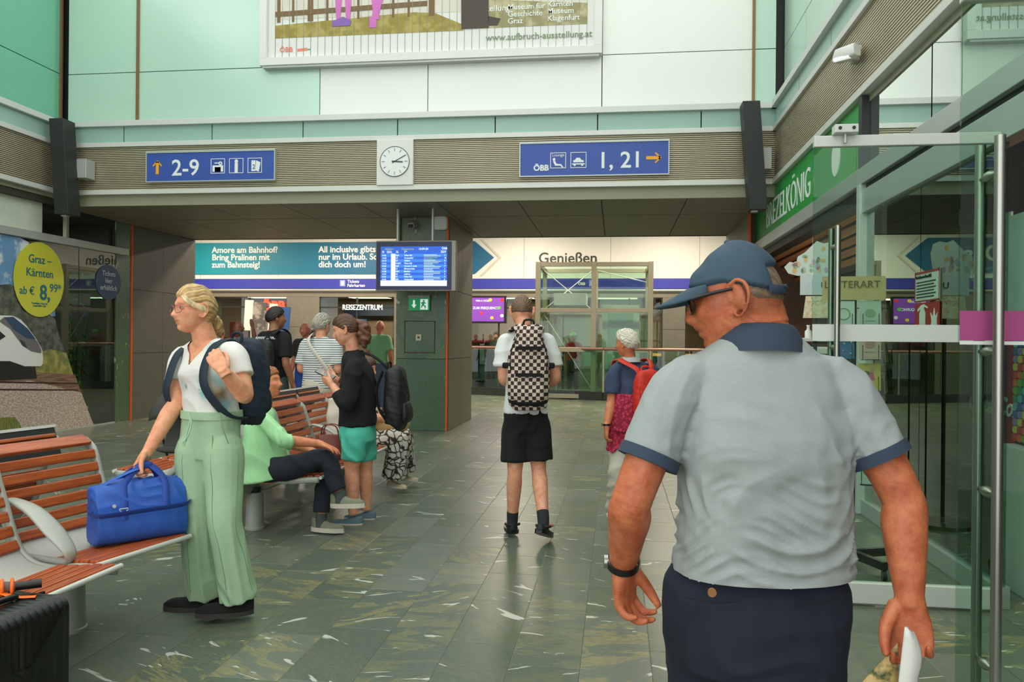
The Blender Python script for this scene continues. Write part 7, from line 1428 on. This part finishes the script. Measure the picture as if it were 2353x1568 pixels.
def place_card(ci, x, y, z, rz, where, h=.165, w=.125):
    nm_, c1, c2 = cardk[ci]; t = empty('greeting_card', (1.47+x*math.cos(R(-7))-y*math.sin(R(-7)), 5.2+x*math.sin(R(-7))+y*math.cos(R(-7)), z), R(-7)+rz, '%s, %s of the LETTERART rack' % (nm_, where), 'card', 'greeting cards in the rack')
    Mt = Matrix.Rotation(-.10, 4, 'X'); MB().box(-w/2, w/2, 0, .006, 0, h).xf(Mt).build('card', mat('cardA_%d' % ci, c1, .6), t)
    if ci == 4:
        MB().prism([(-.03, .06), (.03, .06), (.02, .11), (-.02, .11)], .001, Mt @ MZ(-.001)).build('motif_coat', mat('motif_pink', (222, 104, 140), .6), t); disc(MB(), (.012, -.002, .125), .012, .013, 14, t=.001).xf(Mt).build('motif_head', mat('motif_skin', (226, 170, 130), .6), t); disc(MB(), (-.018, -.003, .105), .018, .014, 14, t=.001).xf(Mt).build('motif_bouquet', mat('motif_green', (120, 120, 50), .6), t)
        for sx in (-.008, .008): MB().box(sx-.003, sx+.003, -.002, 0, .03, .06).xf(Mt).build('motif_leg', mat('motif_brown', (120, 70, 60), .6), t)
    elif ci == 0: MB().tube([(.033*math.cos(a), -.002, .085+.035*math.sin(a)) for a in np.linspace(0, 2*PI, 25)], .003, 5).xf(Mt).build('motif_wreath', mat('motif_olive', (140, 150, 110), .6), t)
    elif ci == 2:
        r_ = random.Random(5)
        for k in range(9): disc(MB(), (r_.uniform(-.05, .05), -.002, r_.uniform(.02, .15)), .005, .005, 8, t=.001).xf(Mt).build('motif_dot', mat('dot_%d' % (k % 3), [(230, 150, 140), (240, 220, 150), (150, 220, 230)][k % 3], .6), t)
    else: disc(MB(), (0, -.002, h*.55), .03, .025, 16, t=.001).xf(Mt).build('motif', mat('motifB_%d' % ci, c2, .6), t); MB().box(-.03, .03, -.002, 0, h*.25, h*.28).xf(Mt).build('motif_line', mat('motifB_%d' % ci, c2, .6), t)
for r_i, z in enumerate((1.50, 1.31, 1.12, .93, .74, .55)):
    for cidx, x in enumerate((-.075, .075)):
        row = ('top row', 'second row', 'third row', 'fourth row', 'fifth row', 'bottom row')[r_i]; ci = [(0, 1), (2, 3), (2, 4), (7, 5), (3, 6), (6, 0)][r_i][cidx]
        place_card(ci, x, -.115, z, 0, '%s %s' % (row, ('left', 'right')[cidx]))
        MB().tube([(x-.045, -.135, z+.085), (x-.045, -.14, z-.004), (x+.045, -.14, z-.004), (x+.045, -.135, z+.085)], .0025, 6).build('pocket_wire', wire, rk, 40); MB().box(x-.05, x+.05, -.135, -.10, z-.006, z-.003).build('pocket_base', wire, rk)
    place_card(7, .19, -.02, z-.02, R(70), '%s side pocket' % row, .17, .1)
    MB().tube([(.20, -.09, z+.06), (.21, -.07, z-.02), (.21, .02, z-.02), (.2, .04, z+.06)], .0025, 6).build('pocket_wire', wire, rk, 40)
    MB().cyl((-.15, -.10, z+.12), (.18, -.10, z+.12), .003, n=8).build('cross_wire', wire, rk, 40)
r2 = empty('card_rack', (1.56, 6.55, 0), R(-5), 'flower topped card rack with pale UP label left of the LETTERART rack', 'rack')
MB().cyl((0, 0, 0), (0, 0, 1.7), .015).build('pole', wire, r2, 40); MB().cyl((0, 0, 0), (0, 0, .03), .22).build('base_disc', scm, r2, 40)
blo = mat('vase_label', (206, 216, 216), .6); MB().box(-.13, .13, -.11, -.10, 1.78, 1.94).build('vase_label', blo, r2); text('label_text', 'UP', .07, (.02, -.113, 1.83), FRONT, ink, r2)
fl_pts = [(-.15, 0), (-.22, .02), (-.25, .07), (-.21, .11), (-.16, .10), (-.15, .15), (-.10, .18), (-.06, .22), (-.01, .27), (.04, .25), (.09, .26), (.14, .24), (.16, .17), (.15, .08), (.13, 0)]
MB().prism(fl_pts, .006, Matrix.Translation((0, 0, 1.93)) @ MZ(-.10)).build('flower_board', mat('flower_board', (214, 222, 212), .6), r2)
r_ = random.Random(9)
for k in range(22):
    c = [(196, 170, 196), (230, 196, 170), (150, 184, 150), (232, 186, 110), (170, 196, 170)][k % 5]; disc(MB(), (r_.uniform(-.18, .13), -.108, 1.95+r_.uniform(.02, .22)*(.6 if k % 3 else .9)), r_.uniform(.010, .022), r_.uniform(.012, .026), 10, t=.001).build('printed_blossom', mat('blossom_%d' % (k % 5), c, .6), r2)
MB().prism([(-.11, 0), (.14, 0), (.12, .17), (-.09, .17)], .004, Matrix.Translation((0, 0, 1.60)) @ MZ(-.12)).build('palm_card', cloudy('palm_print', (236, 226, 190), (226, 196, 150), 30), r2)
for x, z in ((-.03, 1.73), (.06, 1.74)): b = MB(); [b.prism([(x, z), (x+.035*math.cos(a)-.004*math.sin(a), z+.035*math.sin(a)+.004*math.cos(a)), (x+.04*math.cos(a), z+.04*math.sin(a))], .001, MZ(-.125)) for a in np.linspace(0, 2*PI, 6, endpoint=False)]; b.build('palm_leaf', mat('palm_green', (110, 160, 90), .6), r2)
cn = empty('shop_counter', (2.55, 8.6, 0), 0, 'white topped pretzel shop counter beyond the card racks', 'counter'); MB().bbox(-.35, .4, -1.4, 2.5, 0, 1.3).build('counter_body', mat('brown_wall', (84, 58, 40), .6), cn); MB().bbox(-.5, .45, -1.5, 2.6, 1.3, 1.36).build('counter_top', white_p, cn)
tt_ = empty('side_table', (1.75, 7.4, 0), 0, 'small white table with thin black legs beside the flower rack', 'table'); MB().bbox(-.35, .25, -.25, .25, 1.42, 1.45).build('table_top', white_p, tt_)
for x in (-.3, .2):
    for y in (-.2, .2): MB().cyl((x, y, 0), (x, y, 1.42), .008, n=8).build('leg', wire, tt_, 40)
sbt = empty('small_bottle', (1.68, 7.3, 1.45), 0, 'small white bottle on the table beside the flower rack', 'bottle'); MB().loft([(0, 0, 0), (0, 0, .06), (0, 0, .075), (0, 0, .1)], [.03, .03, .014, .012], 14, (1, .01, 0)).build('bottle_body', white_p, sbt, 50); MB().cyl((0, 0, .1), (0, 0, .115), .015).build('cap', white_p, sbt, 40)
for k, (x, y) in enumerate(((3.2, 5.2), (3.0, 6.2), (3.9, 5.8), (2.9, 4.2), (3.8, 4.0), (3.1, 9.0), (3.6, 8.0), (3.2, 10.5))):
    dl = empty('downlight', (x, y, 2.95), 0, 'small warm round downlight in the right shop ceiling', 'lamp', 'downlights of the right shops'); MB().cyl((0, 0, -.012), (0, 0, 0), .085).build('trim_ring', alu, dl, 40); MB().cyl((0, 0, -.016), (0, 0, -.012), .07).build('lens', mat('warm_lens', (255, 226, 170), .4, emit=(255, 222, 160), es=6.), dl, 40)
    L = bpy.data.lights.new('downlight_lamp', 'SPOT'); L.energy = 60; L.color = (1, .84, .6); L.spot_size = 1.9; L.shadow_soft_size = .06; o = bpy.data.objects.new('downlight_lamp', L); COL.objects.link(o); o.parent = dl; o.location = (0, 0, -.03)
bpy.data.scenes.remove(TMP)
